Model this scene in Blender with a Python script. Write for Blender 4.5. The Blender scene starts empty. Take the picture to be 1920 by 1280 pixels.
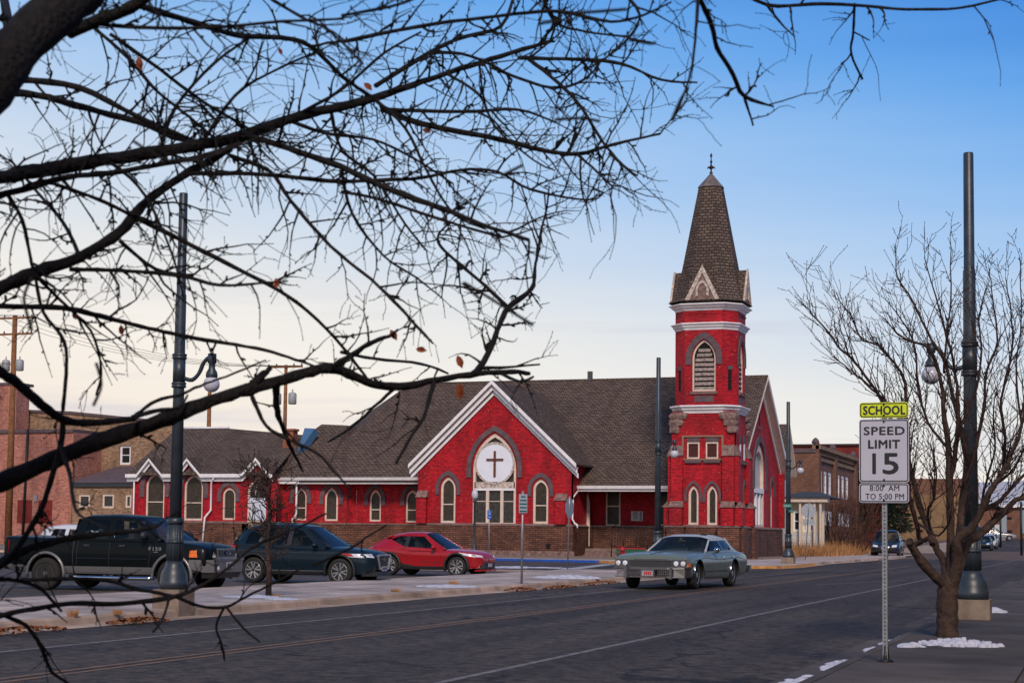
import bpy, bmesh, math, random
import numpy as np
from mathutils import Vector, Matrix
from mathutils.geometry import tessellate_polygon
from mathutils.bvhtree import BVHTree
random.seed(7)
R_ = math.radians
sc = bpy.context.scene
COL = sc.collection

# ------------------------------------------------------------------ camera
# World axes: +Y runs along the main road away from the viewer, +X to its right, Z up.
FPX, YAW, TANP, ROLL, EYE = 3100.0, R_(19.7), 0.067, 0.0112, 1.4
PITCH = math.atan(TANP)
CY = 1003.0 - FPX*TANP
_F0 = Vector((-math.sin(YAW), math.cos(YAW), 0)); _R0 = Vector((math.cos(YAW), math.sin(YAW), 0)); _U = Vector((0, 0, 1))
CF = _F0*math.cos(PITCH)+_U*math.sin(PITCH); _up = -_F0*math.sin(PITCH)+_U*math.cos(PITCH)
CR = _R0*math.cos(ROLL)+_up*math.sin(ROLL); CU = -_R0*math.sin(ROLL)+_up*math.cos(ROLL)
EYEP = Vector((0, 0, EYE))
cam = bpy.data.cameras.new('camera'); camo = bpy.data.objects.new('camera', cam); COL.objects.link(camo)
cam.sensor_width = 36; cam.lens = FPX/1920*36; cam.shift_y = (CY-640)/1920; cam.clip_start = .1; cam.clip_end = 9000
M = Matrix((CR, CU, -CF)).transposed().to_4x4(); M.translation = EYEP; camo.matrix_world = M
cam.dof.use_dof = True; cam.dof.focus_distance = 42; cam.dof.aperture_fstop = 9
sc.camera = camo

# ------------------------------------------------------------------ light
SUN_EL, SUN_AZ = 38, 157           # low soft evening light from behind and left of the viewer
world = bpy.data.worlds.new('World'); sc.world = world; world.use_nodes = True
nt = world.node_tree; N = nt.nodes; L = nt.links
bg = N['Background']; bg.inputs['Strength'].default_value = 1.0
sky = N.new('ShaderNodeTexSky'); sky.sky_type = 'NISHITA'; sky.sun_disc = False
sky.sun_elevation = R_(SUN_EL); sky.sun_rotation = R_(SUN_AZ)
skm = N.new('ShaderNodeVectorMath'); skm.operation = 'SCALE'; skm.inputs['Scale'].default_value = .10
L.new(sky.outputs[0], skm.inputs[0])
tc = N.new('ShaderNodeTexCoord'); nrm = N.new('ShaderNodeVectorMath'); nrm.operation = 'NORMALIZE'
L.new(tc.outputs['Generated'], nrm.inputs[0])
sp = N.new('ShaderNodeSeparateXYZ'); L.new(nrm.outputs[0], sp.inputs[0])
dt = N.new('ShaderNodeVectorMath'); dt.operation = 'DOT_PRODUCT'; L.new(nrm.outputs[0], dt.inputs[0])
dt.inputs[1].default_value = _R0
ma = N.new('ShaderNodeMath'); ma.operation = 'MULTIPLY_ADD'; L.new(dt.outputs['Value'], ma.inputs[0])
ma.inputs[1].default_value = .19; L.new(sp.outputs['Z'], ma.inputs[2])
# high thin streaks of cloud
mp = N.new('ShaderNodeMapping'); mp.inputs['Scale'].default_value = (1.2, 1.2, 16); L.new(nrm.outputs[0], mp.inputs[0])
nz = N.new('ShaderNodeTexNoise'); nz.inputs['Scale'].default_value = 1.6; nz.inputs['Detail'].default_value = 5; L.new(mp.outputs[0], nz.inputs['Vector'])
ma2 = N.new('ShaderNodeMath'); ma2.operation = 'MULTIPLY_ADD'; L.new(nz.outputs['Fac'], ma2.inputs[0]); ma2.inputs[1].default_value = .05
L.new(ma.outputs[0], ma2.inputs[2])
cr = N.new('ShaderNodeValToRGB'); L.new(ma2.outputs[0], cr.inputs[0])
def srgb(r, g, b):
    f = lambda c: (c/255/12.92) if c/255 <= .04045 else ((c/255+.055)/1.055)**2.4
    return (f(r), f(g), f(b), 1)
stops = [(0.0, srgb(238, 220, 206)), (.05, srgb(250, 238, 224)), (.105, srgb(250, 243, 234)), (.15, srgb(233, 234, 234)), (.195, srgb(208, 222, 239)), (.24, srgb(177, 207, 242)), (.285, srgb(144, 190, 241)), (.335, srgb(104, 168, 237)), (.385, srgb(64, 138, 224)), (.46, srgb(58, 122, 208)), (.62, srgb(66, 108, 176)), (1.0, srgb(66, 96, 144))]
el = cr.color_ramp.elements
el[0].position, el[0].color = stops[0]; el[1].position, el[1].color = stops[-1]
for p_, c_ in stops[1:-1]:
    e = el.new(p_); e.color = c_
mx = N.new('ShaderNodeMix'); mx.data_type = 'RGBA'; mx.inputs[0].default_value = .96
# faint lavender cloud streaks low in the sky
mp3 = N.new('ShaderNodeMapping'); mp3.inputs['Scale'].default_value = (2.2, 2.2, 34); mp3.inputs['Rotation'].default_value = (0, R_(-5), 0); L.new(nrm.outputs[0], mp3.inputs[0])
nz3 = N.new('ShaderNodeTexNoise'); nz3.inputs['Scale'].default_value = 1.0; nz3.inputs['Detail'].default_value = 7; nz3.inputs['Roughness'].default_value = .6; L.new(mp3.outputs[0], nz3.inputs['Vector'])
mr3 = N.new('ShaderNodeMapRange'); mr3.inputs[1].default_value = .53; mr3.inputs[2].default_value = .72; mr3.inputs[4].default_value = .6; L.new(nz3.outputs['Fac'], mr3.inputs[0])
bd3 = N.new('ShaderNodeMapRange'); bd3.inputs[1].default_value = .17; bd3.inputs[2].default_value = .10; L.new(sp.outputs['Z'], bd3.inputs[0])
mu3 = N.new('ShaderNodeMath'); mu3.operation = 'MULTIPLY'; L.new(mr3.outputs[0], mu3.inputs[0]); L.new(bd3.outputs[0], mu3.inputs[1])
mc3 = N.new('ShaderNodeMix'); mc3.data_type = 'RGBA'; L.new(mu3.outputs[0], mc3.inputs[0]); L.new(cr.outputs[0], mc3.inputs[6]); mc3.inputs[7].default_value = srgb(196, 196, 216)
L.new(skm.outputs[0], mx.inputs[6]); L.new(mc3.outputs[2], mx.inputs[7]); L.new(mx.outputs[2], bg.inputs['Color'])

sl = bpy.data.lights.new('sun', 'SUN'); sl.energy = 3.0; sl.angle = R_(14); sl.color = (1, .84, .70)
so = bpy.data.objects.new('sun', sl); COL.objects.link(so)
_sd = Vector((math.sin(R_(SUN_AZ))*math.cos(R_(SUN_EL)), math.cos(R_(SUN_AZ))*math.cos(R_(SUN_EL)), math.sin(R_(SUN_EL))))
so.rotation_euler = _sd.to_track_quat('Z', 'Y').to_euler()
sc.view_settings.view_transform = 'Standard'; sc.view_settings.look = 'None'; sc.view_settings.exposure = 0; sc.view_settings.gamma = 1
sc.render.engine = 'CYCLES'
sc.render.resolution_x = 1024; sc.render.resolution_y = 682

# ------------------------------------------------------------------ surveying: where a sight line meets a real plane
def ray(x, y): return CF + CR*((x-960)/FPX) - CU*((y-CY)/FPX)
def onz(x, y, z=0.0):
    d = ray(x, y); return EYEP + d*((z-EYE)/d.z)
def ony(x, y, Y):
    d = ray(x, y); return EYEP + d*(Y/d.y)
def onx(x, y, X):
    d = ray(x, y); return EYEP + d*(X/d.x)
def atd(x, y, D): return EYEP + ray(x, y)*D
def ppm(P): return FPX/((Vector(P)-EYEP).dot(CF))

# ------------------------------------------------------------------ materials
MATS = {}
def newmat(name):
    m = bpy.data.materials.new(name); m.use_nodes = True; MATS[name] = m
    return m, m.node_tree.nodes, m.node_tree.links, m.node_tree.nodes['Principled BSDF']
def mat(name, col, rough=.7, metal=0, var=.12, scale=6, bump=0, bscale=60, coat=0, spec=None, rvar=0):
    """plain surface with mottling and fine relief"""
    m, n, l, b = newmat(name)
    t = n.new('ShaderNodeTexCoord'); z = n.new('ShaderNodeTexNoise'); z.inputs['Scale'].default_value = scale; z.inputs['Detail'].default_value = 6
    l.new(t.outputs['Object'], z.inputs['Vector'])
    r = n.new('ShaderNodeValToRGB'); l.new(z.outputs['Fac'], r.inputs[0])
    r.color_ramp.elements[0].position = .3; r.color_ramp.elements[1].position = .7
    r.color_ramp.elements[0].color = [c*(1-var) for c in col[:3]]+[1]; r.color_ramp.elements[1].color = [min(1, c*(1+var)) for c in col[:3]]+[1]
    l.new(r.outputs[0], b.inputs['Base Color'])
    b.inputs['Roughness'].default_value = rough; b.inputs['Metallic'].default_value = metal; b.inputs['Coat Weight'].default_value = coat
    if rough > .55 and spec is None: b.inputs['Specular IOR Level'].default_value = .3
    if coat: b.inputs['Coat Roughness'].default_value = .04
    if spec is not None: b.inputs['Specular IOR Level'].default_value = spec
    if bump:
        z2 = n.new('ShaderNodeTexNoise'); z2.inputs['Scale'].default_value = bscale; z2.inputs['Detail'].default_value = 4; l.new(t.outputs['Object'], z2.inputs['Vector'])
        bp = n.new('ShaderNodeBump'); bp.inputs['Strength'].default_value = bump; bp.inputs['Distance'].default_value = .02
        l.new(z2.outputs['Fac'], bp.inputs['Height']); l.new(bp.outputs[0], b.inputs['Normal'])
    return m
def brickmat(name, c1, c2, mortar, bw, bh, ms=.012, rough=.8, bump=.6, chips=None, chipfac=.68, stain=.25, squash=1, offset=.5, stscale=.5, msm=.1):
    """coursed brick, stone or shingle laid in metres along the face (UV)"""
    m, n, l, b = newmat(name)
    uv = n.new('ShaderNodeUVMap'); uv.uv_map = 'UVMap'
    br = n.new('ShaderNodeTexBrick'); br.inputs['Scale'].default_value = 1; br.inputs['Brick Width'].default_value = bw; br.inputs['Row Height'].default_value = bh
    br.inputs['Mortar Size'].default_value = ms; br.inputs['Mortar Smooth'].default_value = msm; br.inputs['Color1'].default_value = c1; br.inputs['Color2'].default_value = c2
    br.inputs['Mortar'].default_value = mortar; br.offset = offset; br.squash = squash
    nw = n.new('ShaderNodeTexNoise'); nw.inputs['Scale'].default_value = 1.3; nw.inputs['Detail'].default_value = 3; l.new(uv.outputs[0], nw.inputs['Vector'])
    add = n.new('ShaderNodeVectorMath'); add.operation = 'MULTIPLY_ADD'; l.new(nw.outputs['Color'], add.inputs[0]); add.inputs[1].default_value = (.03, .03, 0); l.new(uv.outputs[0], add.inputs[2])
    l.new(add.outputs[0], br.inputs['Vector'])
    st = n.new('ShaderNodeTexNoise'); st.inputs['Scale'].default_value = stscale; st.inputs['Detail'].default_value = 8; st.inputs['Roughness'].default_value = .65; sm_ = n.new('ShaderNodeMapping'); sm_.inputs['Scale'].default_value = (1.5, .55, 1); l.new(uv.outputs[0], sm_.inputs[0]); l.new(sm_.outputs[0], st.inputs['Vector'])
    mr = n.new('ShaderNodeMapRange'); mr.inputs[1].default_value = .3; mr.inputs[2].default_value = .7; mr.inputs[3].default_value = 1-stain; mr.inputs[4].default_value = 1+stain*.6; l.new(st.outputs['Fac'], mr.inputs[0])
    ml = n.new('ShaderNodeVectorMath'); ml.operation = 'SCALE'; l.new(br.outputs['Color'], ml.inputs[0]); l.new(mr.outputs[0], ml.inputs['Scale'])
    out = ml.outputs[0]
    if chips:
        ch = n.new('ShaderNodeTexNoise'); ch.inputs['Scale'].default_value = 5.5; ch.inputs['Detail'].default_value = 3; ch.inputs['Roughness'].default_value = .75; l.new(uv.outputs[0], ch.inputs['Vector'])
        gt = n.new('ShaderNodeMapRange'); gt.inputs[1].default_value = chipfac; gt.inputs[2].default_value = chipfac+.03; l.new(ch.outputs['Fac'], gt.inputs[0])
        mm = n.new('ShaderNodeMix'); mm.data_type = 'RGBA'; l.new(gt.outputs[0], mm.inputs[0]); l.new(out, mm.inputs[6]); mm.inputs[7].default_value = chips; out = mm.outputs[2]
    l.new(out, b.inputs['Base Color']); b.inputs['Roughness'].default_value = rough; b.inputs['Specular IOR Level'].default_value = .25
    bp = n.new('ShaderNodeBump'); bp.inputs['Strength'].default_value = bump; bp.inputs['Distance'].default_value = .02; bp.invert = True
    l.new(br.outputs['Fac'], bp.inputs['Height'])
    z2 = n.new('ShaderNodeTexNoise'); z2.inputs['Scale'].default_value = 14; z2.inputs['Detail'].default_value = 5; l.new(uv.outputs[0], z2.inputs['Vector'])
    bp2 = n.new('ShaderNodeBump'); bp2.inputs['Strength'].default_value = .5; bp2.inputs['Distance'].default_value = .03; l.new(z2.outputs['Fac'], bp2.inputs['Height']); l.new(bp.outputs[0], bp2.inputs['Normal'])
    l.new(bp2.outputs[0], b.inputs['Normal'])
    return m
c4 = lambda r, g, b: (r, g, b, 1)
brickmat('red_brick', c4(.60, .012, .022), c4(.31, .006, .015), c4(.18, .008, .014), .24, .085, .012, rough=.62, bump=.7, chips=c4(.5, .27, .24), chipfac=.66, stain=.45)
brickmat('stone_base', c4(.21, .088, .056), c4(.10, .046, .034), c4(.045, .026, .022), .42, .125, .016, bump=1, stain=.55, chips=c4(.33, .18, .12), chipfac=.64)
brickmat('shingle', c4(.165, .118, .094), c4(.088, .063, .052), c4(.03, .022, .02), .34, .19, .03, rough=.9, bump=1, stain=.22, stscale=.35)
brickmat('tan_brick', c4(.46, .28, .165), c4(.21, .12, .07), c4(.24, .18, .13), .3, .11, .016, stain=.45, chips=c4(.09, .05, .04), chipfac=.60)
brickmat('pink_brick', c4(.58, .20, .14), c4(.32, .095, .07), c4(.40, .25, .20), .34, .13, .02, stain=.4, chips=c4(.15, .05, .04), chipfac=.58)
brickmat('brown_brick', c4(.24, .105, .06), c4(.14, .06, .04), c4(.16, .10, .08), .3, .1, .014, stain=.35)
brickmat('dark_red_brick', c4(.25, .03, .022), c4(.17, .02, .017), c4(.12, .03, .025), .3, .1, .014, stain=.3)
brickmat('chimney_brick', c4(.42, .12, .05), c4(.25, .06, .03), c4(.2, .13, .1), .22, .08, .012, stain=.3)
brickmat('siding', c4(.62, .62, .6), c4(.58, .58, .57), c4(.25, .25, .25), 6, .13, .014, stain=.12, bump=.8)
brickmat('yellow_siding', c4(.62, .42, .17), c4(.56, .37, .15), c4(.25, .17, .08), 6, .13, .014, stain=.12, bump=.8)
brickmat('ochre_wall', c4(.25, .155, .08), c4(.19, .115, .06), c4(.2, .13, .08), .5, .2, .012, stain=.35)
mat('hood_stone', (.105, .075, .085), .85, var=.25, scale=3, bump=.5, bscale=14)
mat('rough_stone', (.19, .12, .105), .9, var=.5, scale=5, bump=1, bscale=9)
mat('sill_stone', (.16, .10, .09), .85, var=.3, scale=3, bump=.5, bscale=14)
mat('white_trim', (.74, .72, .74), .55, var=.10, scale=3, bump=.15, bscale=20)
mat('cream_frame', (.62, .50, .42), .6, var=.12, scale=4)
mat('peeling_paint', (.45, .38, .33), .75, var=.55, scale=7, bump=.6, bscale=25)
mat('louvre_wood', (.25, .20, .185), .85, var=.5, scale=6, bump=.6, bscale=20); mat('disc_white', (.70, .72, .80), .5, var=.05, scale=2)
mat('brown_wood', (.11, .035, .02), .6, var=.3)
mat('taupe_frame', (.22, .14, .10), .7, var=.15)
mat('dark_screen', (.06, .012, .010), .6, var=.3)
mat('iron', (.018, .018, .02), .5, metal=.3)
mat('pole_paint', (.024, .034, .044), .42, metal=.0, var=.25, scale=5, bump=.12, bscale=40)
mat('galvanised', (.30, .31, .33), .45, metal=.6, var=.2, scale=20)
mat('hole', (.008, .008, .008), .9)
mat('blue_curb', (.015, .07, .30), .6, var=.2); mat('yellow_curb', (.45, .22, .06), .7, var=.35, scale=3)
def slabmat(name, c, lo, hi):
    m = mat(name, c, .9, var=.30, scale=1.4, bump=.45, bscale=50); n = m.node_tree.nodes; l = m.node_tree.links; b = n['Principled BSDF']; src = b.inputs['Base Color'].links[0].from_socket
    oi = n.new('ShaderNodeObjectInfo'); r = n.new('ShaderNodeMapRange'); r.inputs[3].default_value = lo; r.inputs[4].default_value = hi; l.new(oi.outputs['Random'], r.inputs[0])
    g = n.new('ShaderNodeNewGeometry'); z = n.new('ShaderNodeTexNoise'); z.inputs['Scale'].default_value = .45; z.inputs['Detail'].default_value = 9; z.inputs['Roughness'].default_value = .7; l.new(g.outputs['Position'], z.inputs['Vector'])
    r2 = n.new('ShaderNodeMapRange'); r2.inputs[1].default_value = .32; r2.inputs[2].default_value = .68; r2.inputs[3].default_value = .68; r2.inputs[4].default_value = 1.15; l.new(z.outputs['Fac'], r2.inputs[0]); mu = n.new('ShaderNodeMath'); mu.operation = 'MULTIPLY'; l.new(r.outputs[0], mu.inputs[0]); l.new(r2.outputs[0], mu.inputs[1])
    s = n.new('ShaderNodeVectorMath'); s.operation = 'SCALE'; l.new(src, s.inputs[0]); l.new(mu.outputs[0], s.inputs['Scale']); l.new(s.outputs[0], b.inputs['Base Color'])
slabmat('concrete', (.42, .35, .32), .78, 1.08); slabmat('concrete_shaded', (.085, .07, .065), .75, 1.15); slabmat('curb_conc', (.42, .31, .24), .8, 1.1)  # near pavement and kerb: building shade put into a darker concrete colour
mat('footing', (.21, .16, .125), .95, var=.3, scale=4, bump=.4, bscale=30)
mat('globe', (.5, .5, .56), .25, var=.04)
mat('sign_back', (.32, .35, .38), .5, metal=.4, var=.12)
mat('sign_white', (.45, .45, .53), .45, var=.04, scale=3); mat('sign_yellow', (.62, .72, .008), .45, var=.03)
mat('emblem_blue', (.01, .03, .12), .3); mat('sign_black', (.012, .012, .014), .5); mat('sign_blue', (.02, .10, .42), .5); mat('sign_green', (.01, .16, .11), .5); mat('paper', (.50, .50, .50), .7)
mat('bark_near', (.012, .010, .010), .9, var=.5, scale=30, bump=.9, bscale=70)
mat('bark_red', (.042, .022, .018), .85, var=.45, scale=14, bump=.9, bscale=30)
mat('bark_trunk', (.050, .031, .024), .9, var=.5, scale=9, bump=1, bscale=18)
mat('leaf_brown', (.20, .045, .012), .7, var=.4, scale=20)
mat('litter', (.20, .07, .025), .9, var=.5, scale=12)
mat('dry_grass', (.34, .17, .07), .9, var=.4, scale=3); mat('conifer', (.030, .045, .028), .9, var=.5, scale=2)
mat('shrub', (.13, .062, .042), .9, var=.4, scale=2)
mat('snow', (.46, .47, .55), .6, var=.08, scale=8, bump=.5, bscale=20)
mat('roof_dark', (.05, .055, .06), .8, var=.2); mat('solar', (.06, .14, .26), .3, var=.1)
mat('pipe_dark', (.07, .07, .075), .6); mat('wood_pole', (.20, .085, .035), .85, var=.35, scale=4, bump=.4, bscale=30)
mat('wire', (.03, .03, .03), .6); mat('transformer', (.30, .31, .32), .5, var=.1)
mat('door_white', (.52, .56, .66), .5, var=.08); mat('house_cream', (.58, .50, .36), .6, var=.08)
mat('red_paint', (.30, .008, .01), .5); mat('green_paint', (.01, .09, .045), .5); mat('soil', (.11, .075, .055), .95, var=.3, scale=1)
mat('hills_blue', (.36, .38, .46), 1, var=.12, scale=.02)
# glass of the windows: dark leaded lights
def leaded(name, c1, c2, lead, sx=.16, sy=.22, rough=.12):
    m, n, l, b = newmat(name)
    uv = n.new('ShaderNodeUVMap'); uv.uv_map = 'UVMap'
    v = n.new('ShaderNodeTexVoronoi'); v.inputs['Scale'].default_value = 1
    mp = n.new('ShaderNodeMapping'); mp.inputs['Scale'].default_value = (1/sx, 1/sy, 1); l.new(uv.outputs[0], mp.inputs[0]); l.new(mp.outputs[0], v.inputs['Vector'])
    r = n.new('ShaderNodeValToRGB'); l.new(v.outputs['Color'], r.inputs[0]); r.color_ramp.elements[0].color = c1; r.color_ramp.elements[1].color = c2
    d = n.new('ShaderNodeTexVoronoi'); d.feature = 'DISTANCE_TO_EDGE'; l.new(mp.outputs[0], d.inputs['Vector']); d.inputs['Scale'].default_value = 1
    g = n.new('ShaderNodeMath'); g.operation = 'LESS_THAN'; g.inputs[1].default_value = .06; l.new(d.outputs['Distance'], g.inputs[0])
    mm = n.new('ShaderNodeMix'); mm.data_type = 'RGBA'; l.new(g.outputs[0], mm.inputs[0]); l.new(r.outputs[0], mm.inputs[6]); mm.inputs[7].default_value = lead
    l.new(mm.outputs[2], b.inputs['Base Color']); b.inputs['Roughness'].default_value = rough; b.inputs['Specular IOR Level'].default_value = .3
    bp = n.new('ShaderNodeBump'); bp.inputs['Strength'].default_value = .25; bp.inputs['Distance'].default_value = .01; l.new(v.outputs['Distance'], bp.inputs['Height']); l.new(bp.outputs[0], b.inputs['Normal'])
leaded('leaded_glass', c4(.018, .016, .012), c4(.070, .052, .036), c4(.035, .03, .026), .10, .15, .3)
leaded('leaded_grey', c4(.03, .03, .028), c4(.075, .068, .060), c4(.02, .02, .02), .10, .2, .3)
mat('window_glass', (.018, .022, .024), .08, var=.3, scale=1); mat('grey_glass', (.26, .30, .34), .2, var=.1)
# asphalt
def asphalt(name, c, patch=.25):
    m, n, l, b = newmat(name)
    t = n.new('ShaderNodeNewGeometry'); P = t.outputs['Position']
    a = n.new('ShaderNodeTexNoise'); a.inputs['Scale'].default_value = 4.5; a.inputs['Detail'].default_value = 7; a.inputs['Roughness'].default_value = .85; l.new(P, a.inputs['Vector'])
    mpp = n.new('ShaderNodeMapping'); mpp.inputs['Scale'].default_value = (1.0, .06, 1); l.new(P, mpp.inputs[0])
    w = n.new('ShaderNodeTexNoise'); w.inputs['Scale'].default_value = 1; w.inputs['Detail'].default_value = 6; l.new(mpp.outputs[0], w.inputs['Vector'])
    v = n.new('ShaderNodeTexVoronoi'); v.inputs['Scale'].default_value = 45; l.new(P, v.inputs['Vector'])
    r = n.new('ShaderNodeMapRange'); r.inputs[1].default_value = .43; r.inputs[2].default_value = .57; r.inputs[3].default_value = .35; r.inputs[4].default_value = 1.75; l.new(a.outputs['Fac'], r.inputs[0])
    r2 = n.new('ShaderNodeMapRange'); r2.inputs[1].default_value = .3; r2.inputs[2].default_value = .7; r2.inputs[3].default_value = 1-patch; r2.inputs[4].default_value = 1+patch; l.new(w.outputs['Fac'], r2.inputs[0])
    mu = n.new('ShaderNodeMath'); mu.operation = 'MULTIPLY'; l.new(r.outputs[0], mu.inputs[0]); l.new(r2.outputs[0], mu.inputs[1])
    # sealed and open cracks
    cv = n.new('ShaderNodeTexVoronoi'); cv.feature = 'DISTANCE_TO_EDGE'; mc = n.new('ShaderNodeMapping'); mc.inputs['Scale'].default_value = (.16, .09, 1); l.new(P, mc.inputs[0])
    na = n.new('ShaderNodeTexNoise'); na.inputs['Scale'].default_value = .8; na.inputs['Detail'].default_value = 5; l.new(P, na.inputs['Vector'])
    ad = n.new('ShaderNodeVectorMath'); ad.operation = 'MULTIPLY_ADD'; l.new(na.outputs['Color'], ad.inputs[0]); ad.inputs[1].default_value = (.35, .35, 0); l.new(mc.outputs[0], ad.inputs[2])
    l.new(ad.outputs[0], cv.inputs['Vector']); cv.inputs['Scale'].default_value = 1
    ck = n.new('ShaderNodeMapRange'); ck.inputs[1].default_value = .003; ck.inputs[2].default_value = .008; ck.inputs[3].default_value = .25; ck.inputs[4].default_value = 1; l.new(cv.outputs['Distance'], ck.inputs[0])
    mu2 = n.new('ShaderNodeMath'); mu2.operation = 'MULTIPLY'; l.new(mu.outputs[0], mu2.inputs[0]); l.new(ck.outputs[0], mu2.inputs[1])
    s = n.new('ShaderNodeVectorMath'); s.operation = 'SCALE'; s.inputs[0].default_value = c; l.new(mu2.outputs[0], s.inputs['Scale'])
    # pale stones and grit in the surface
    gv = n.new('ShaderNodeTexVoronoi'); gv.inputs['Scale'].default_value = 9; l.new(P, gv.inputs['Vector']); gm_ = n.new('ShaderNodeMapRange'); gm_.inputs[1].default_value = .10; gm_.inputs[2].default_value = .07; l.new(gv.outputs['Distance'], gm_.inputs[0])
    gc_ = n.new('ShaderNodeSeparateColor'); l.new(gv.outputs['Color'], gc_.inputs[0]); gt_ = n.new('ShaderNodeMath'); gt_.operation = 'GREATER_THAN'; gt_.inputs[1].default_value = .72; l.new(gc_.outputs[0], gt_.inputs[0]); gf_ = n.new('ShaderNodeMath'); gf_.operation = 'MULTIPLY'; l.new(gt_.outputs[0], gf_.inputs[0]); l.new(gm_.outputs[0], gf_.inputs[1])
    gx_ = n.new('ShaderNodeMix'); gx_.data_type = 'RGBA'; l.new(gf_.outputs[0], gx_.inputs[0]); l.new(s.outputs[0], gx_.inputs[6]); gx_.inputs[7].default_value = (.14, .12, .11, 1)
    l.new(gx_.outputs[2], b.inputs['Base Color']); b.inputs['Roughness'].default_value = .8; b.inputs['Specular IOR Level'].default_value = .3
    bp = n.new('ShaderNodeBump'); bp.inputs['Strength'].default_value = .7; bp.inputs['Distance'].default_value = .01; l.new(v.outputs['Distance'], bp.inputs['Height']); l.new(bp.outputs[0], b.inputs['Normal'])
asphalt('asphalt', (.047, .035, .027), .5); asphalt('asphalt_lot', (.060, .050, .048), .35)
def worn(name, c, base):
    """road paint worn through to the asphalt"""
    m, n, l, b = newmat(name)
    t = n.new('ShaderNodeNewGeometry'); a = n.new('ShaderNodeTexNoise'); a.inputs['Scale'].default_value = 7; a.inputs['Detail'].default_value = 8; a.inputs['Roughness'].default_value = .8; l.new(t.outputs['Position'], a.inputs['Vector'])
    r = n.new('ShaderNodeMapRange'); r.inputs[1].default_value = .42; r.inputs[2].default_value = .6; l.new(a.outputs['Fac'], r.inputs[0])
    mm = n.new('ShaderNodeMix'); mm.data_type = 'RGBA'; l.new(r.outputs[0], mm.inputs[0]); mm.inputs[6].default_value = c; mm.inputs[7].default_value = base
    l.new(mm.outputs[2], b.inputs['Base Color']); b.inputs['Roughness'].default_value = .8
worn('line_white', c4(.22, .195, .18), c4(.07, .065, .07)); worn('line_yellow', c4(.24, .12, .045), c4(.07, .055, .05)); worn('line_bright', c4(.42, .42, .46), c4(.22, .22, .24))
def paint(name, c, rough=.38, metal=.0, coat=.45, spec=.4): return mat(name, c, rough, metal, var=.06, scale=1.2, coat=coat, spec=spec)
paint('paint_black_green', (.002, .004, .005), .5, 0, .10, .12); paint('paint_navy', (.004, .013, .022), .45, 0, .15, .2); paint('paint_red', (.33, .004, .009)); paint('paint_teal', (.125, .165, .158), .36, 0, .4)
paint('paint_darkblue', (.006, .012, .024)); paint('paint_white', (.55, .57, .62)); paint('paint_silver', (.17, .165, .165), .4, .4, .4); paint('paint_grey', (.2, .22, .24))
mat('spire_metal', (.17, .14, .13), .5, .3, var=.3, scale=4); mat('vinyl_roof', (.36, .40, .43), .5, var=.06); mat('chrome', (.62, .62, .64), .16, metal=1, var=.05); mat('black_plastic', (.014, .014, .015), .55); mat('tyre', (.022, .021, .02), .85, bump=.3); mat('seat_teal', (.10, .13, .13), .8)
mat('alloy', (.50, .50, .52), .3, metal=.8); mat('lamp_clear', (.66, .68, .72), .15); mat('lamp_orange', (.75, .16, .03), .2); mat('lamp_red', (.45, .01, .015), .2)
mat('plate', (.32, .30, .34), .5); mat('seat_cloth', (.045, .042, .04), .9); mat('skin', (.42, .2, .14), .6); mat('hair', (.03, .015, .01), .8); mat('jacket', (.05, .05, .07), .9)
m, n, l, b = newmat('car_glass')     # see-through tinted glass
b.inputs['Base Color'].default_value = (.02, .03, .035, 1); b.inputs['Roughness'].default_value = .04; b.inputs['Specular IOR Level'].default_value = .8; b.inputs['Alpha'].default_value = 1
tr = n.new('ShaderNodeBsdfTransparent'); tr.inputs[0].default_value = (.78, .88, .90, 1); ms_ = n.new('ShaderNodeMixShader'); fr_ = n.new('ShaderNodeFresnel'); fr_.inputs[0].default_value = 1.6
ad_ = n.new('ShaderNodeMath'); ad_.operation = 'MULTIPLY_ADD'; ad_.inputs[1].default_value = 1.4; ad_.inputs[2].default_value = .11; l.new(fr_.outputs[0], ad_.inputs[0]); l.new(ad_.outputs[0], ms_.inputs[0])
l.new(tr.outputs[0], ms_.inputs[1]); l.new(b.outputs[0], ms_.inputs[2]); l.new(ms_.outputs[0], n['Material Output'].inputs['Surface'])

# ------------------------------------------------------------------ mesh helpers
def auto_uv(me):
    uvl = me.uv_layers.new(name='UVMap')
    Z = Vector((0, 0, 1))
    for p in me.polygons:
        nn = p.normal; t = Z.cross(nn)
        t = Vector((1, 0, 0)) if t.length < 1e-3 else t.normalized()
        v = nn.cross(t)
        for li in p.loop_indices:
            c = me.vertices[me.loops[li].vertex_index].co; uvl.data[li].uv = (c.dot(t), c.dot(v))
def link(o, parent=None):
    COL.objects.link(o)
    if parent: o.parent = parent
    return o
def tag(o, label=None, cat=None, group=None, kind=None):
    if label: o['label'] = label
    if cat: o['category'] = cat
    if group: o['group'] = group
    if kind: o['kind'] = kind
    return o
def thing(name, label, cat, loc=(0, 0, 0), group=None, rz=0):
    o = bpy.data.objects.new(name, None); o.empty_display_size = .3; COL.objects.link(o); o.location = loc; o.rotation_euler = (0, 0, rz)
    return tag(o, label, cat, group)
def org(o):
    return (org(o.parent) if o.parent else Vector()) + Vector(o.location)
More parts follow.
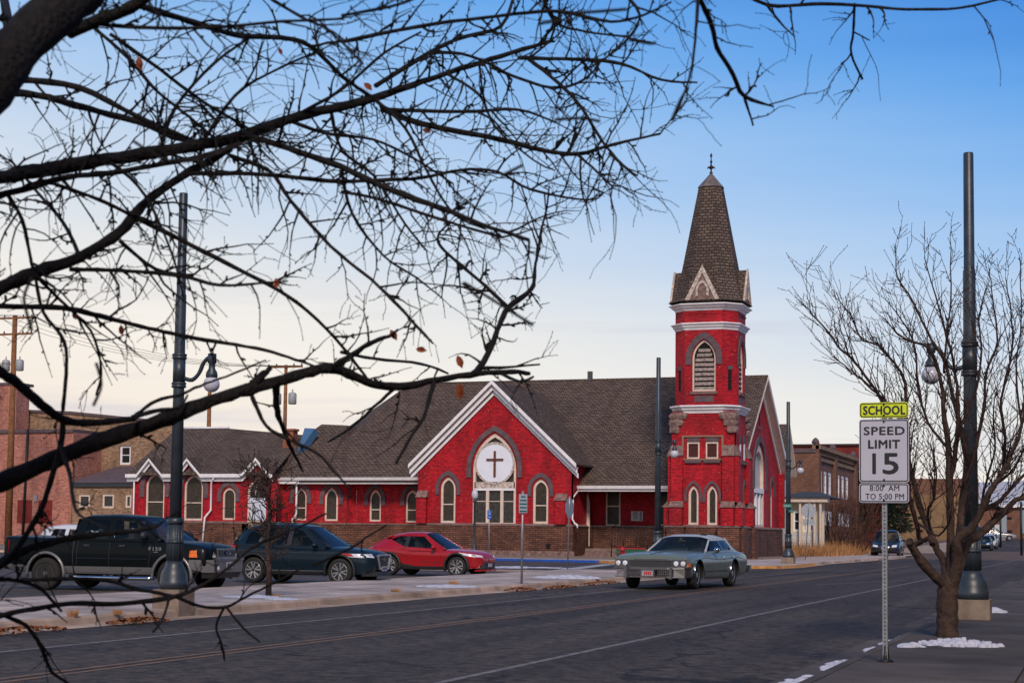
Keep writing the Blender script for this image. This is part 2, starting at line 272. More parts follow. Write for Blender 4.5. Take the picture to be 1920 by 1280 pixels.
class MB:
    def __init__(s): s.v = []; s.f = []; s.sm = []
    def add(s, vs, fs, smooth=False):
        k = len(s.v); s.v += [tuple(x) for x in vs]; s.f += [tuple(i+k for i in f) for f in fs]; s.sm += [smooth]*len(fs)
        return s
    def box(s, x0, x1, y0, y1, z0, z1):
        v = [(x, y, z) for z in (z0, z1) for y in (y0, y1) for x in (x0, x1)]
        return s.add(v, [(0, 2, 3, 1), (4, 5, 7, 6), (0, 1, 5, 4), (2, 6, 7, 3), (0, 4, 6, 2), (1, 3, 7, 5)])
    def hexa(s, c):   # eight corners: bottom four, top four, both anticlockwise from above
        return s.add(c, [(3, 2, 1, 0), (4, 5, 6, 7), (0, 1, 5, 4), (1, 2, 6, 5), (2, 3, 7, 6), (3, 0, 4, 7)])
    def tube(s, pts, rad, n=6, cap=True, smooth=True):
        pts = [Vector(p) for p in pts]; k0 = len(s.v); m = len(pts)
        if not hasattr(rad, '__len__'): rad = [rad]*m
        up = Vector((.13, .31, .94))
        for i, p in enumerate(pts):
            d = (pts[min(i+1, m-1)]-pts[max(i-1, 0)])
            if d.length < 1e-9: d = Vector((0, 0, 1))
            d.normalize(); a = d.cross(up)
            if a.length < .05: a = d.cross(Vector((1, 0, 0)))
            a.normalize(); b_ = d.cross(a)
            for j in range(n):
                t = 2*math.pi*j/n; q = p + (a*math.cos(t)+b_*math.sin(t))*rad[i]; s.v.append(tuple(q))
        for i in range(m-1):
            for j in range(n):
                s.f.append((k0+i*n+j, k0+i*n+(j+1) % n, k0+(i+1)*n+(j+1) % n, k0+(i+1)*n+j)); s.sm.append(smooth)
        if cap:
            s.f.append(tuple(k0+j for j in reversed(range(n)))); s.sm.append(False)
            s.f.append(tuple(k0+(m-1)*n+j for j in range(n))); s.sm.append(False)
        return s
    def lathe(s, prof, c=(0, 0, 0), n=16, axis='z', smooth=True):
        k0 = len(s.v); c = Vector(c)
        for (r, h) in prof:
            for j in range(n):
                t = 2*math.pi*j/n
                q = {'z': (r*math.cos(t), r*math.sin(t), h), 'y': (r*math.cos(t), h, -r*math.sin(t)), 'x': (h, r*math.cos(t), r*math.sin(t))}[axis]
                s.v.append(tuple(c+Vector(q)))
        for i in range(len(prof)-1):
            for j in range(n):
                s.f.append((k0+i*n+j, k0+i*n+(j+1) % n, k0+(i+1)*n+(j+1) % n, k0+(i+1)*n+j)); s.sm.append(smooth)
        s.f.append(tuple(k0+j for j in reversed(range(n)))); s.sm.append(False)
        s.f.append(tuple(k0+(len(prof)-1)*n+j for j in range(n))); s.sm.append(False)
        return s
    def build(s, name, m, parent=None, world=True, kind=None, recalc=True, uv=True):
        me = bpy.data.meshes.new(name)
        vs = s.v
        if parent is not None and world:
            o0 = org(parent)
            vs = [(a-o0.x, b_-o0.y, c-o0.z) for a, b_, c in vs]
        me.from_pydata(vs, [], s.f)
        me.polygons.foreach_set('use_smooth', s.sm)
        if recalc:
            bm = bmesh.new(); bm.from_mesh(me); bmesh.ops.recalc_face_normals(bm, faces=bm.faces); bm.to_mesh(me); bm.free()
        if uv: auto_uv(me)
        me.materials.append(MATS[m] if isinstance(m, str) else m)
        o = bpy.data.objects.new(name, me); link(o, parent)
        if kind: o['kind'] = kind
        return o
def child_of(o):     # parent usable with world coordinates when the parent is itself a part
    return o
class Frame:
    """a vertical wall plane: u along it, v up, w outwards"""
    def __init__(s, o, d):
        s.o = Vector(o); s.d = Vector(d).normalized(); s.n = s.d.cross(Vector((0, 0, 1)))
    def P(s, u, v, w=0): return s.o + s.d*u + Vector((0, 0, v)) + s.n*w
    def px(s, x, y):
        r = ray(x, y); t = (s.o-EYEP).dot(s.n)/r.dot(s.n); q = EYEP + r*t - s.o
        return q.dot(s.d), q.z + s.o.z*0
    def u(s, x, y=950): return s.px(x, y)[0]
    def v(s, x, y): return s.px(x, y)[1]
def poly_panel(mb, fr, outer, holes=(), w0=0, w1=-.25, back=False):
    """flat wall piece with openings: front at w0, reveals back to w1"""
    loops = [outer]+list(holes)
    tris = tessellate_polygon([[Vector((u, v, 0)) for u, v in lp] for lp in loops])
    flat = [p for lp in loops for p in lp]
    mb.add([fr.P(u, v, w0) for u, v in flat], [tuple(t) for t in tris])
    if back: mb.add([fr.P(u, v, w1) for u, v in flat], [tuple(reversed(t)) for t in tris])
    for lp in loops:
        m_ = len(lp); mb.add([fr.P(u, v, w0) for u, v in lp]+[fr.P(u, v, w1) for u, v in lp], [(i, (i+1) % m_, m_+(i+1) % m_, m_+i) for i in range(m_)])
    return mb
def lancet(c, a, z0, zs, zt, n=7, d=0):
    """pointed-arch outline grown by d"""
    a_ = a+d; H = (zt-zs)+d*1.15; r = (a_*a_+H*H)/(2*a_); pts = []
    if z0 is not None: pts += [(c-a_, z0-d), (c+a_, z0-d)]
    th = math.asin(min(1, H/r)) if r > a_ else math.pi/2
    if H < a_: th = math.pi-math.asin(min(1, H/r)) if r < a_ else math.asin(H/r)
    arc = [(c+(a_-r)+r*math.cos(th*i/n), zs+r*math.sin(th*i/n)) for i in range(n+1)]
    pts += arc; pts += [(2*c-u, v) for u, v in reversed(arc[:-1])]
    return pts
def ring(mb, fr, outer, inner, w0, w1):
    """strip between two outlines with the same number of points, closed"""
    m_ = len(outer); vs = [fr.P(u, v, w) for w in (w0, w1) for lp in (outer, inner) for u, v in lp]; fs = []
    for i in range(m_):
        j = (i+1) % m_
        fs += [(i, j, m_+j, m_+i), (2*m_+i, 3*m_+i, 3*m_+j, 2*m_+j), (i, 2*m_+i, 2*m_+j, j), (m_+i, m_+j, 3*m_+j, 3*m_+i)]
    mb.add(vs, fs); return mb
def strip(mb, fr, outer, inner, w0, w1):
    m_ = len(outer); vs = [fr.P(u, v, w) for w in (w0, w1) for lp in (outer, inner) for u, v in lp]; fs = []
    for i in range(m_-1):
        j = i+1
        fs += [(i, j, m_+j, m_+i), (2*m_+i, 3*m_+i, 3*m_+j, 2*m_+j), (i, 2*m_+i, 2*m_+j, j), (m_+i, m_+j, 3*m_+j, 3*m_+i)]
    for e in (0, m_-1): fs.append((e, m_+e, 3*m_+e, 2*m_+e))
    mb.add(vs, fs); return mb
def fbox(mb, fr, u0, u1, v0, v1, w0, w1):
    c = [fr.P(u, v, w) for v in (v0, v1) for (u, w) in ((u0, w1), (u1, w1), (u1, w0), (u0, w0))]
    return mb.hexa(c)
def fpoly(mb, fr, pts, w0, w1):
    m_ = len(pts); tr_ = tessellate_polygon([[Vector((u, v, 0)) for u, v in pts]])
    mb.add([fr.P(u, v, w0) for u, v in pts]+[fr.P(u, v, w1) for u, v in pts],
           [tuple(t) for t in tr_]+[tuple(m_+i for i in reversed(t)) for t in tr_]+[(i, (i+1) % m_, m_+(i+1) % m_, m_+i) for i in range(m_)])
    return mb
def smooth_path(pts, sub=4):
    """Catmull-Rom through points of any dimension"""
    P = [np.array(p, float) for p in pts]; out = []
    for i in range(len(P)-1):
        p0 = P[max(i-1, 0)]; p1 = P[i]; p2 = P[i+1]; p3 = P[min(i+2, len(P)-1)]
        for k in range(sub):
            t = k/sub; out.append(.5*((2*p1)+(-p0+p2)*t+(2*p0-5*p1+4*p2-p3)*t*t+(-p0+3*p1-3*p2+p3)*t**3))
    out.append(P[-1]); return out

# ================================================================== THE SETTING
def zg(y): return 0 if y < 150 else (.0125*(y-150) if y < 420 else .0125*270)
def sheet(name, x0, x1, y0, y1, z, m, dx=400, step=20, kind='structure'):
    ys = [y0]; 
    while ys[-1] < y1: ys.append(min(y1, ys[-1]+step))
    v = []; f = []
    for y in ys: v += [(x0, y, z+zg(y)), (x1, y, z+zg(y))]
    for i in range(len(ys)-1): f.append((2*i, 2*i+1, 2*i+3, 2*i+2))
    mb = MB().add(v, f); o = mb.build(name, m); o['kind'] = kind; return o
sheet('ground', -3000, 3000, -60, 5000, -.03, 'soil', step=60)
LK, RK = -14.3, -2.62           # kerb faces of the main road
sheet('road', LK, RK, -40, 600, 0, 'asphalt')
# the side street and the car park beyond the island pavement
mb = MB()
def fan(mb, pts, z): 
    t = tessellate_polygon([[Vector((x, y, 0)) for x, y in pts]]); mb.add([(x, y, z) for x, y in pts], [tuple(q) for q in t])
kc = [(-14.3, 130), (-14.6, 93), (-14.0, 80), (-14.2, 76), (-15.6, 74.2), (-18, 75.5), (-21.5, 79.3), (-25.2, 84.2), (-31.6, 85.7), (-60, 86), (-140, 86)]
fan(mb, [(-14.3, 61.5)]+[(LK, 74)]+kc[4:]+[(-140, 62.5), (-21, 62.5), (-19.4, 61.5)], .0)
o = mb.build('side_street', 'asphalt_lot'); o['kind'] = 'structure'
mb = MB(); fan(mb, [(-19.5, -20), (-19.5, 61.5), (-21, 62.5), (-140, 62.5), (-140, -20)], 0.0)
o = mb.build('parking_lot', 'asphalt_lot'); o['kind'] = 'structure'
# road markings
def stripe(name, x, w, y0, y1, m, wob=0):
    v = []; f = []; n_ = int((y1-y0)/3)+1
    for i in range(n_+1):
        y = y0+(y1-y0)*i/n_; dx = wob*math.sin(y*.13)
        v += [(x-w/2+dx, y, .004+zg(y)), (x+w/2+dx, y, .004+zg(y))]
    for i in range(n_): f.append((2*i, 2*i+1, 2*i+3, 2*i+2))
    o = MB().add(v, f).build(name, m); o['kind'] = 'structure'; return o
stripe('lane_line', -11.92, .10, 5, 74, 'line_white'); stripe('lane_line', -5.97, .10, 5, 300, 'line_white', .03)
stripe('centre_line', -9.58, .09, 5, 90, 'line_yellow', .02); stripe('centre_line', -9.80, .09, 5, 90, 'line_yellow', .02)
for a, b_ in (((1370, 1051.5), (1722, 1049)), ((1350, 1068.7), (1722, 1069.5)), ((1530, 1096), (1700, 1087))):   # stop bar and crosswalk lines across the far lanes
    A, B = onz(*a), onz(*b_); w = Vector((0, .22, 0)); 
    mb = MB().add([A-w+Vector((0, 0, .006)), B-w+Vector((0, 0, .006)), B+w+Vector((0, 0, .006)), A+w+Vector((0, 0, .006))], [(0, 1, 2, 3)]); mb.build('crosswalk_line', 'line_white')['kind'] = 'structure'
for pts in (((1020, 1070.5), (1062, 1069.5), (1160, 1057), (1130, 1057)), ((1085, 1074), (1150, 1077), (1150, 1071.5), (1105, 1070))):
    fan_p = [onz(x, y)[:2] for x, y in pts]; mb = MB(); fan(mb, fan_p, .008); mb.build('crosswalk_line', 'line_bright')['kind'] = 'structure'

def kerb(name, path, w=.16, h=.13, m='curb_conc', side=1, gutter=.45, z0=0):
    """kerb with a gutter pan along a path; side=+1 puts the top to the left of travel"""
    P_ = [Vector((x, y, 0)) for x, y in path]; rows = []
    for i, p in enumerate(P_):
        d = (P_[min(i+1, len(P_)-1)]-P_[max(i-1, 0)]).normalized(); nrm_ = Vector((-d.y, d.x, 0))*side; zz = zg(p.y)+z0
        rows.append([p-nrm_*gutter+Vector((0, 0, .006+zz)), p+Vector((0, 0, .012+zz)), p+nrm_*.025+Vector((0, 0, h-.03+zz)), p+nrm_*.055+Vector((0, 0, h+zz)), p+nrm_*w+Vector((0, 0, h+zz)), p+nrm_*w+Vector((0, 0, -.05+zz))])
    v = [q for r in rows for q in r]; f = []
    for i in range(len(rows)-1):
        for j in range(5): f.append((i*6+j, i*6+j+1, (i+1)*6+j+1, (i+1)*6+j))
    f += [tuple(range(6)), tuple((len(rows)-1)*6+j for j in range(6))]
    return MB().add(v, f).build(name, m)
def dens(path, step):
    out = [path[0]]
    for a, b_ in zip(path, path[1:]):
        L_ = math.dist(a, b_); k = max(1, round(L_/step)); out += [(a[0]+(b_[0]-a[0])*i/k, a[1]+(b_[1]-a[1])*i/k) for i in range(1, k+1)]
    return out
# near-side pavement (right) and island pavement (left), slab by slab
def pavement(name, x0, x1, y0, y1, nx, ly, z, m, jit=.004, seed=1, trim=None):
    base = MB().box(x0, x1, y0, y1, -.05, z-.04).build(name, 'soil'); base['kind'] = 'structure'
    rnd = random.Random(seed); wx = (x1-x0)/nx; y = y0; gp_ = .028 if x0 < 0 and x1 < 0 else .012
    while y < y1-.1:
        l_ = min(ly*(1+rnd.uniform(-.08, .08)), y1-y)
        for i in range(nx):
            a, b_ = x0+i*wx+gp_, x0+(i+1)*wx-gp_; c, d = y+gp_, y+l_-gp_; t = [z+rnd.uniform(-jit, jit) for _ in range(4)]
            mb = MB().add([(a, c, z-.05), (b_, c, z-.05), (b_, d, z-.05), (a, d, z-.05), (a, c, t[0]), (b_, c, t[1]), (b_, d, t[2]), (a, d, t[3])],
                          [(4, 5, 6, 7), (0, 1, 5, 4), (1, 2, 6, 5), (2, 3, 7, 6), (3, 0, 4, 7)])
            mb.build('slab', m, base)
        y += l_
    return base
pv = pavement('pavement', LK-4.9, LK-.16, 10, 60.5, 3, 1.75, .13, 'concrete', .006, 3)
kp = dens([(LK, 8), (LK, 56), (LK-.3, 59.2), (LK-1.5, 60.8), (LK-3, 61.3), (LK-5.1, 61.5)], 3)
for i in range(0, len(kp)-1):
    a = kp[i]; b_ = kp[i+1]
    if math.dist(a, b_) > 2: a = (a[0], a[1]+.012); b_ = (b_[0], b_[1]-.012)
    h = .045 if 21.8 < a[1] < 26.5 and 0 else (.13)
    o = kerb('kerb_block', [a, b_], side=1); o.parent = pv
k2 = kerb('kerb_block', [(LK-5.06, 61), (LK-5.06, 8)], side=1, gutter=.02, w=.15); k2.parent = pv
mb = MB(); fan(mb, [(LK-.1, 59.2), (LK-.1, 60.4), (-16, 60.6), (-17.5, 61.1), (-19.2, 61.3), (-19.2, 60.4), (-14.6, 60.4)], .128); fan(mb, [(-25.5, 59), (-19.3, 59.9), (-19.3, 61.4), (-21.5, 63.3), (-26, 63.0)], .02)
mb.build('kerb_apron', 'curb_conc', pv)
pr = pavement('near_pavement', RK+.16, 6.0, 8, 60, 5, 1.95, .13, 'concrete_shaded', .004, 5)
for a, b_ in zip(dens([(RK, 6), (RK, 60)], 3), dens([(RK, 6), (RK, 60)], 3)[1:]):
    kerb('kerb_block', [(a[0], a[1]+.008), (b_[0], b_[1]-.008)], side=-1, m='concrete_shaded', w=.16).parent = pr
# church-side pavement and its painted kerb
mb = MB(); inner = kc; fan(mb, [(-14.5, 150)]+[(x-.12 if i < 4 else x, y+(.12 if i >= 4 else 0)) for i, (x, y) in enumerate(kc)]+[(-140, 150)], .125)
cp = mb.build('church_pavement', 'footing'); cp['kind'] = 'structure'
mb = MB(); fan(mb, [(-14.6, 150), (-14.75, 93), (-14.15, 80), (-14.35, 76.1), (-15.6, 74.4), (-18, 75.7), (-21.5, 79.5), (-25.2, 84.4), (-31.6, 85.9), (-60, 86.2), (-60, 88.2), (-31, 88), (-24.5, 87.3), (-21, 90), (-19.3, 97), (-19.3, 150)], .129)
for o in (mb.build('pavement', 'concrete'),): o['kind'] = 'structure'
far = dens(kc, 2.6)
for a, b_ in zip(far, far[1:]):
    m_ = 'curb_conc'
    if a[0] <= -25 and b_[0] > -46: m_ = 'blue_curb' 
    elif (-25.3 < a[0] < -20) : m_ = 'yellow_curb'
    if a[0] > -16.5 and 74 < a[1] < 90: m_ = 'yellow_curb'
    kerb('kerb_block', [a, b_], side=-1, m=m_, gutter=.3).parent = cp
for a, b_ in zip(dens([(-31.6, 85.7), (-46, 85.9)], 2.6), dens([(-31.6, 85.7), (-46, 85.9)], 2.6)[1:]):
    pass
# pavement and kerb further up the main road, both sides
mb = MB()
for (x0, x1) in ((-20, LK), (RK, 8)):
    ys = [150, 180, 220, 260, 320, 420, 600] if x0 < -10 else [60, 100, 150, 180, 220, 260, 320, 420, 600]
    v = []; f = []
    for y in ys: v += [(x0, y, .12+zg(y)), (x1, y, .12+zg(y)), (x1, y, zg(y)), (x0, y, zg(y)-.02)]
    for i in range(len(ys)-1): f += [(4*i, 4*i+1, 4*i+5, 4*i+4), (4*i+1, 4*i+2, 4*i+6, 4*i+5), (4*i, 4*i+3, 4*i+7, 4*i+4)]
    mb.add(v, f)
mb.build('far_pavement', 'curb_conc')['kind'] = 'structure'
# raised strip between car park and side street, far left, and pavement at the brick buildings
A = onz(0, 1043, .13)
mb = MB().box(-140, -52, A.y-.4, A.y+.8, -.02, .13); mb.build('kerb_strip', 'concrete')['kind'] = 'structure'
# distant hills, blue with distance
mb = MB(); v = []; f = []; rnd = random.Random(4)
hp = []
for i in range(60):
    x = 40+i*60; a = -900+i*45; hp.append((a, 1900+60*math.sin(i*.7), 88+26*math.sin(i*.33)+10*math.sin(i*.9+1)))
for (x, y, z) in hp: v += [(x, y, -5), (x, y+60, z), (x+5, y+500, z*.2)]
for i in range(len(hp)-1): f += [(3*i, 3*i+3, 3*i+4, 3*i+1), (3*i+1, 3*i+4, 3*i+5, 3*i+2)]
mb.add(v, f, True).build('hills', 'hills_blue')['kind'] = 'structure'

# ================================================================== THE CHURCH
ZL = 2.12        # top of the stone base
church = thing('church', 'bright red brick church with a brown shingled roof and a corner steeple beside the street', 'church', (-37, 105, 0))
F_tr = Frame((0, 100, 0), (1, 0, 0)); F_tw = Frame((0, 98.0, 0), (1, 0, 0)); F_po = Frame((0, 104.5, 0), (1, 0, 0))
F_fa = Frame((-22, 0, 0), (0, 1, 0)); F_tx = Frame((-20.85, 0, 0), (0, 1, 0))
def wall(fr, outer, holes=(), name='wall', m='red_brick', w0=0, w1=-.35):
    mb = MB(); poly_panel(mb, fr, outer, holes, w0, w1); return mb.build(name, m, church)
def window(fr, c, a, z0, zs, zt, hood=.27, bars=1, pm='leaded_glass', fm='cream_frame', fw=.12, depth=-.14, drop=.75, hm='hood_stone', par=None, name='window', sill=True):
    """returns the opening; builds frame > panes, hood mould and sill"""
    par = par or church
    O = lancet(c, a, z0, zs, zt); I = lancet(c, a-fw, z0+fw, zs, zt-fw*1.5)
    mb = MB(); ring(mb, fr, O, I, depth+.05, depth-.04)
    W = mb.build(name, fm, par)
    zb = [z0+fw]+[z0+(zs-z0)*(k+1)/(bars+1)*1.08 for k in range(bars)]
    for k in range(bars):
        fbox(MB(), fr, c-a+fw*.8, c+a-fw*.8, zb[k+1]-.035, zb[k+1]+.035, depth-.03, depth+.02).build('meeting_rail', fm, W)
    lo = [(c-a+fw*.5, z0+fw*.5), (c+a-fw*.5, z0+fw*.5), (c+a-fw*.5, zb[-1]), (c-a+fw*.5, zb[-1])]
    if bars: fpoly(MB(), fr, lo, depth-.05, depth-.06).build('pane', pm, W)
    up = lancet(c, a-fw*.5, (zb[-1] if bars else z0+fw*.5), zs, zt-fw*.8)
    fpoly(MB(), fr, up, depth-.05, depth-.06).build('pane', pm, W)
    if hood:
        Oo = lancet(c, a, None, zs, zt, d=hood+.10); Ii = lancet(c, a, None, zs, zt, d=.09)
        Oo = [(Oo[0][0], zs-drop*.55)]+Oo+[(Oo[-1][0], zs-drop*.55)]; Ii = [(Ii[0][0], zs-drop*.55)]+Ii+[(Ii[-1][0], zs-drop*.55)]
        mb = MB(); strip(mb, fr, Oo, Ii, -.02, .07); mb.build('hood_mould', hm, par)
    return O
def wpx(fr, xl, xr, yt, yb, ys=None, **k):
    ym = (yt+yb)/2; ul, ur = fr.u(xl, ym), fr.u(xr, ym); c, a = (ul+ur)/2, (ur-ul)/2; xm = (xl+xr)/2
    zt = fr.v(xm, yt); z0 = max(fr.v(xm, yb), ZL+.03) if not k.pop('free', 0) else fr.v(xm, yb); zs = fr.v(xm, ys) if ys else zt-a*1.5
    return window(fr, c, a, z0, zs, zt, **k)
# ---- transept with the large cross window
TX0, TX1, TXC, TAP = -42.3, -31.75, -37.02, 11.35; EAV = 5.95
sl_ = (TAP-EAV)/(5.75)
h_in = TAP-(TXC-TX0)*sl_-.15
zap_w = TAP-.2
outer = [(TX0, ZL), (TX1, ZL), (TX1, zap_w-(TX1-TXC)*sl_), (TXC, zap_w), (TX0, zap_w-(TXC-TX0)*sl_)]
H = []
H.append(wpx(F_tr, 826, 854, 893, 981, 915, hood=.24, fw=.15)); H.append(wpx(F_tr, 999, 1028, 897, 984, 918, hood=.24, fw=.15))
# big window
cl, cr_ = F_tr.u(886, 950), F_tr.u(967, 950); c = (cl+cr_)/2; a = (cr_-cl)/2; z0 = F_tr.v(927, 983); zt = F_tr.v(927, 812); zs = F_tr.v(927, 880)
O = lancet(c, a, z0, zs, zt, 10); H.append(O)
mb = MB(); ring(mb, F_tr, O, lancet(c, a-.17, z0+.12, zs, zt-.26, 10), -.05, -.2); BW = mb.build('window', 'cream_frame', church); BW['label'] = 'large pointed window with a white disc and dark cross'
zm0, zm1 = F_tr.v(927, 915), F_tr.v(927, 903)
fpoly(MB(), F_tr, lancet(c, a-.1, zm1-.02, zs, zt-.14, 10), -.2, -.21).build('pane', 'leaded_glass', BW)
fbox(MB(), F_tr, c-a+.1, c+a-.1, zm0-.14, zm0, -.16, -.03).build('transom', 'white_trim', BW)
fbox(MB(), F_tr, c-a+.1, c+a-.1, zm0+.002, zm1, -.17, -.05).build('transom', 'peeling_paint', BW)
zc = F_tr.v(927, 868); rr = (F_tr.v(927, 828.5)-F_tr.v(927, 906))/2
mb = MB(); mb.lathe([(rr, 0), (rr, -.05), (rr-.04, -.07)], F_tr.P(c, zc, -.12), 40, 'y', False); mb.build('disc', 'disc_white', BW)
mb = MB(); 
ro = [(c+(rr+.04)*math.cos(t), zc+(rr+.04)*math.sin(t)) for t in [2*math.pi*i/40 for i in range(40)]]; ri = [(c+(rr-.09)*math.cos(t), zc+(rr-.09)*math.sin(t)) for t in [2*math.pi*i/40 for i in range(40)]]
ring(mb, F_tr, ro, ri, -.02, -.09); mb.build('disc_rim', 'peeling_paint', BW)
cx0 = F_tr.u(927.5, 870)
mb = MB(); fbox(mb, F_tr, cx0-.07, cx0+.07, F_tr.v(927, 893.5), F_tr.v(927, 845), -.03, .03); fbox(mb, F_tr, F_tr.u(912, 860), cx0-.071, F_tr.v(927, 863), F_tr.v(927, 859.3), -.03, .03); fbox(mb, F_tr, cx0+.071, F_tr.u(943.5, 860), F_tr.v(927, 863), F_tr.v(927, 859.3), -.03, .03)
mb.build('cross', 'brown_wood', BW)
for i, (xa, xb) in enumerate(((890, 910.5), (916, 937.5), (943, 963.5))):
    ua, ub = F_tr.u(xa, 950), F_tr.u(xb, 950)
    fpoly(MB(), F_tr, [(ua, z0+.1), (ub, z0+.1), (ub, zm0-.12), (ua, zm0-.12)], -.19, -.2).build('pane', 'leaded_grey', BW)
    fbox(MB(), F_tr, ua, ub, F_tr.v(927, 940), F_tr.v(927, 938.6), -.185, -.15).build('glazing_bar', 'cream_frame', BW)
for xa, xb in ((910.5, 916), (937.5, 943)):
    fbox(MB(), F_tr, F_tr.u(xa, 950), F_tr.u(xb, 950), z0+.1, zm0-.142, -.17, -.04).build('mullion', 'cream_frame', BW)
Oo = lancet(c, a, None, zs, zt, 10, d=.42); Ii = lancet(c, a, None, zs, zt, 10, d=.12)
lo_ = F_tr.v(927, 895); Oo = [(Oo[0][0], lo_)]+Oo+[(Oo[-1][0], lo_)]; Ii = [(Ii[0][0], lo_)]+Ii+[(Ii[-1][0], lo_)]
strip(MB(), F_tr, Oo, Ii, -.02, .09)
mb = MB(); strip(mb, F_tr, Oo, Ii, -.02, .09); mb.build('hood_mould', 'hood_stone', church)
wall(F_tr, outer, H)
# transept side wall facing the porch, and the other side
F_ts = Frame((TX1, 0, 0), (0, 1, 0)); wall(F_ts, [(100.003, ZL), (106, ZL), (106, 5.9), (100.003, 5.9)])
F_ts2 = Frame((TX0, 106, 0), (0, -1, 0)); wall(F_ts2, [(0, ZL), (5.997, ZL), (5.997, 5.9), (0, 5.9)])
# buttress caps at transept corners
def buttress(x0, x1, y0, zb, zt, capd=.45):
    fr = Frame((0, y0, 0), (1, 0, 0))
    fbox(MB(), fr, x0, x1, zb, zt-capd, 0, .32).build('buttress', 'red_brick', church)
    mb = MB(); P_ = fr.P; mb.hexa([P_(x0-.06, zt-capd+.002, .40), P_(x1+.06, zt-capd+.002, .40), P_(x1+.06, zt-capd+.002, .002), P_(x0-.06, zt-capd+.002, .002), P_(x0-.02, zt-.08, .12), P_(x1+.02, zt-.08, .12), P_(x1+.02, zt, .002), P_(x0-.02, zt, .002)])
    mb.build('buttress_cap', 'rough_stone', church)
buttress(TX0+.02, TX0+.7, 100, ZL+.001, F_tr.v(790, 919)); buttress(TX1-1.0, TX1-.28, 100, ZL+.001, F_tr.v(1062, 925))
# stone base: a plinth block under everything, with a sloped ledge
def plinth(x0, x1, y0, y1, proud=.15, top=ZL, zb=-.05, m='stone_base'):
    MB().box(x0-proud, x1+proud, y0-proud, y1, zb, top-.12).build('plinth', m, church)
    mb = MB(); p = proud; 
    mb.hexa([(x0-p-.05, y0-p-.05, top-.119), (x1+p+.05, y0-p-.05, top-.119), (x1+p+.05, y1, top-.119), (x0-p-.05, y1, top-.119), (x0-.0, y0-.0, top+.03), (x1+.0, y0-.0, top+.03), (x1+.0, y1, top+.03), (x0-.0, y1, top+.03)])
    mb.build('ledge', 'sill_stone', church)
    MB().box(x0-p-.12, x1+p+.12, y0-p-.12, y0-p+.05, zb, .42).build('footing', 'rough_stone', church)
plinth(TX0, TX1, 100, 104.3)
MB().box(F_tr.u(1026, 1018), F_tr.u(1033, 1018), 99.80, 99.9, F_tr.v(1030, 1028), F_tr.v(1030, 1019)).build('vent', 'hole', church)
# transept roof, right and left slopes, verge boards
def slab_roof(pts, th=.12, name='roof', m='shingle'):
    """roof plane: polygon in 3D given thickness downwards"""
    n_ = len(pts); P_ = [Vector(p) for p in pts]; q = [p-Vector((0, 0, th)) for p in P_]
    nn = (P_[1]-P_[0]).cross(P_[2]-P_[0]).normalized(); a_ = (P_[1]-P_[0]).normalized(); b_ = nn.cross(a_)
    tr_ = tessellate_polygon([[Vector(((p-P_[0]).dot(a_), (p-P_[0]).dot(b_), 0)) for p in P_]])
    mb = MB().add(P_+q, [tuple(t) for t in tr_]+[tuple(n_+i for i in reversed(t)) for t in tr_]+[(i, (i+1) % n_, n_+(i+1) % n_, n_+i) for i in range(n_)])
    return mb.build(name, m, church)
RS = .788
def zn(y): return 12.4-(111.4-y)*RS           # nave front slope
ex = 5.75
yr = lambda z: 111.4-(12.4-z)/RS              # where the nave slope reaches height z
zt_l = TAP-ex*sl_
slab_roof([(TXC, 99.45, TAP), (TXC, yr(TAP)+.0, TAP), (TXC+ex, yr(zt_l), zt_l), (TXC+ex, 99.45, zt_l)])
slab_roof([(TXC, 99.45, TAP), (TXC-ex, 99.45, zt_l), (TXC-ex, yr(zt_l), zt_l), (TXC, yr(TAP), TAP)])
def verge(fr, pts_top, t1, t2, w0, w1, m='white_trim', name='verge_board'):
    """raking board: outline below a broken line"""
    mb = MB(); o_ = [(u, v-t1) for u, v in pts_top]; i_ = [(u, v-t2) for u, v in pts_top]; strip(mb, fr, o_, i_, w0, w1); return mb.build(name, m, church)
tp = [(TXC-ex, zt_l), (TXC, TAP), (TXC+ex, zt_l)]
verge(F_tr, tp, .0, .26, .55, .62); verge(F_tr, tp, .30, .62, .30, .36); verge(F_tr, [(u, v) for u, v in tp], .62, .92, .04, .12)
verge(F_tr, tp, .262, .298, .06, .54, 'peeling_paint', 'soffit')
# ---- nave
XR = -21.4; XL = -47.9
slab_roof([(XR, 111.4, 12.4), (XL, 111.4, 12.4), (-52, 102.0, zn(102.0)), (-42.5, 102.0, zn(102.0)), (-31.9, 102.0, zn(102.0)), (-31.9, 101.45, zn(101.45)), (-25.6, 101.45, zn(101.45)), (-25.2, 103.0, zn(103.0)), (XR, 103.4, zn(103.4))])
slab_roof([(XR, 111.4, 12.4), (XR, 119.2, 12.4-7.8*RS), (XL, 121.0, 12.4-9.6*RS), (XL, 111.4, 12.4)])
slab_roof([(XL, 111.4, 12.4), (-59.5, 111.4, 5.1), (-52, 102.0, zn(102.0))]); slab_roof([(XL, 111.4, 12.4), (-55, 121, 4.9), (-59.5, 111.4, 5.1)])        # hipped end
MB().box(-34.2, -33.9, 111.2, 111.5, 12.3, 13.0).build('vent_pipe', 'pipe_dark', church)
mb = MB(); mb.tube([(XR, 111.4, 12.42), (XL, 111.4, 12.42)], .07, 5); mb.build('ridge_cap', 'shingle', church)
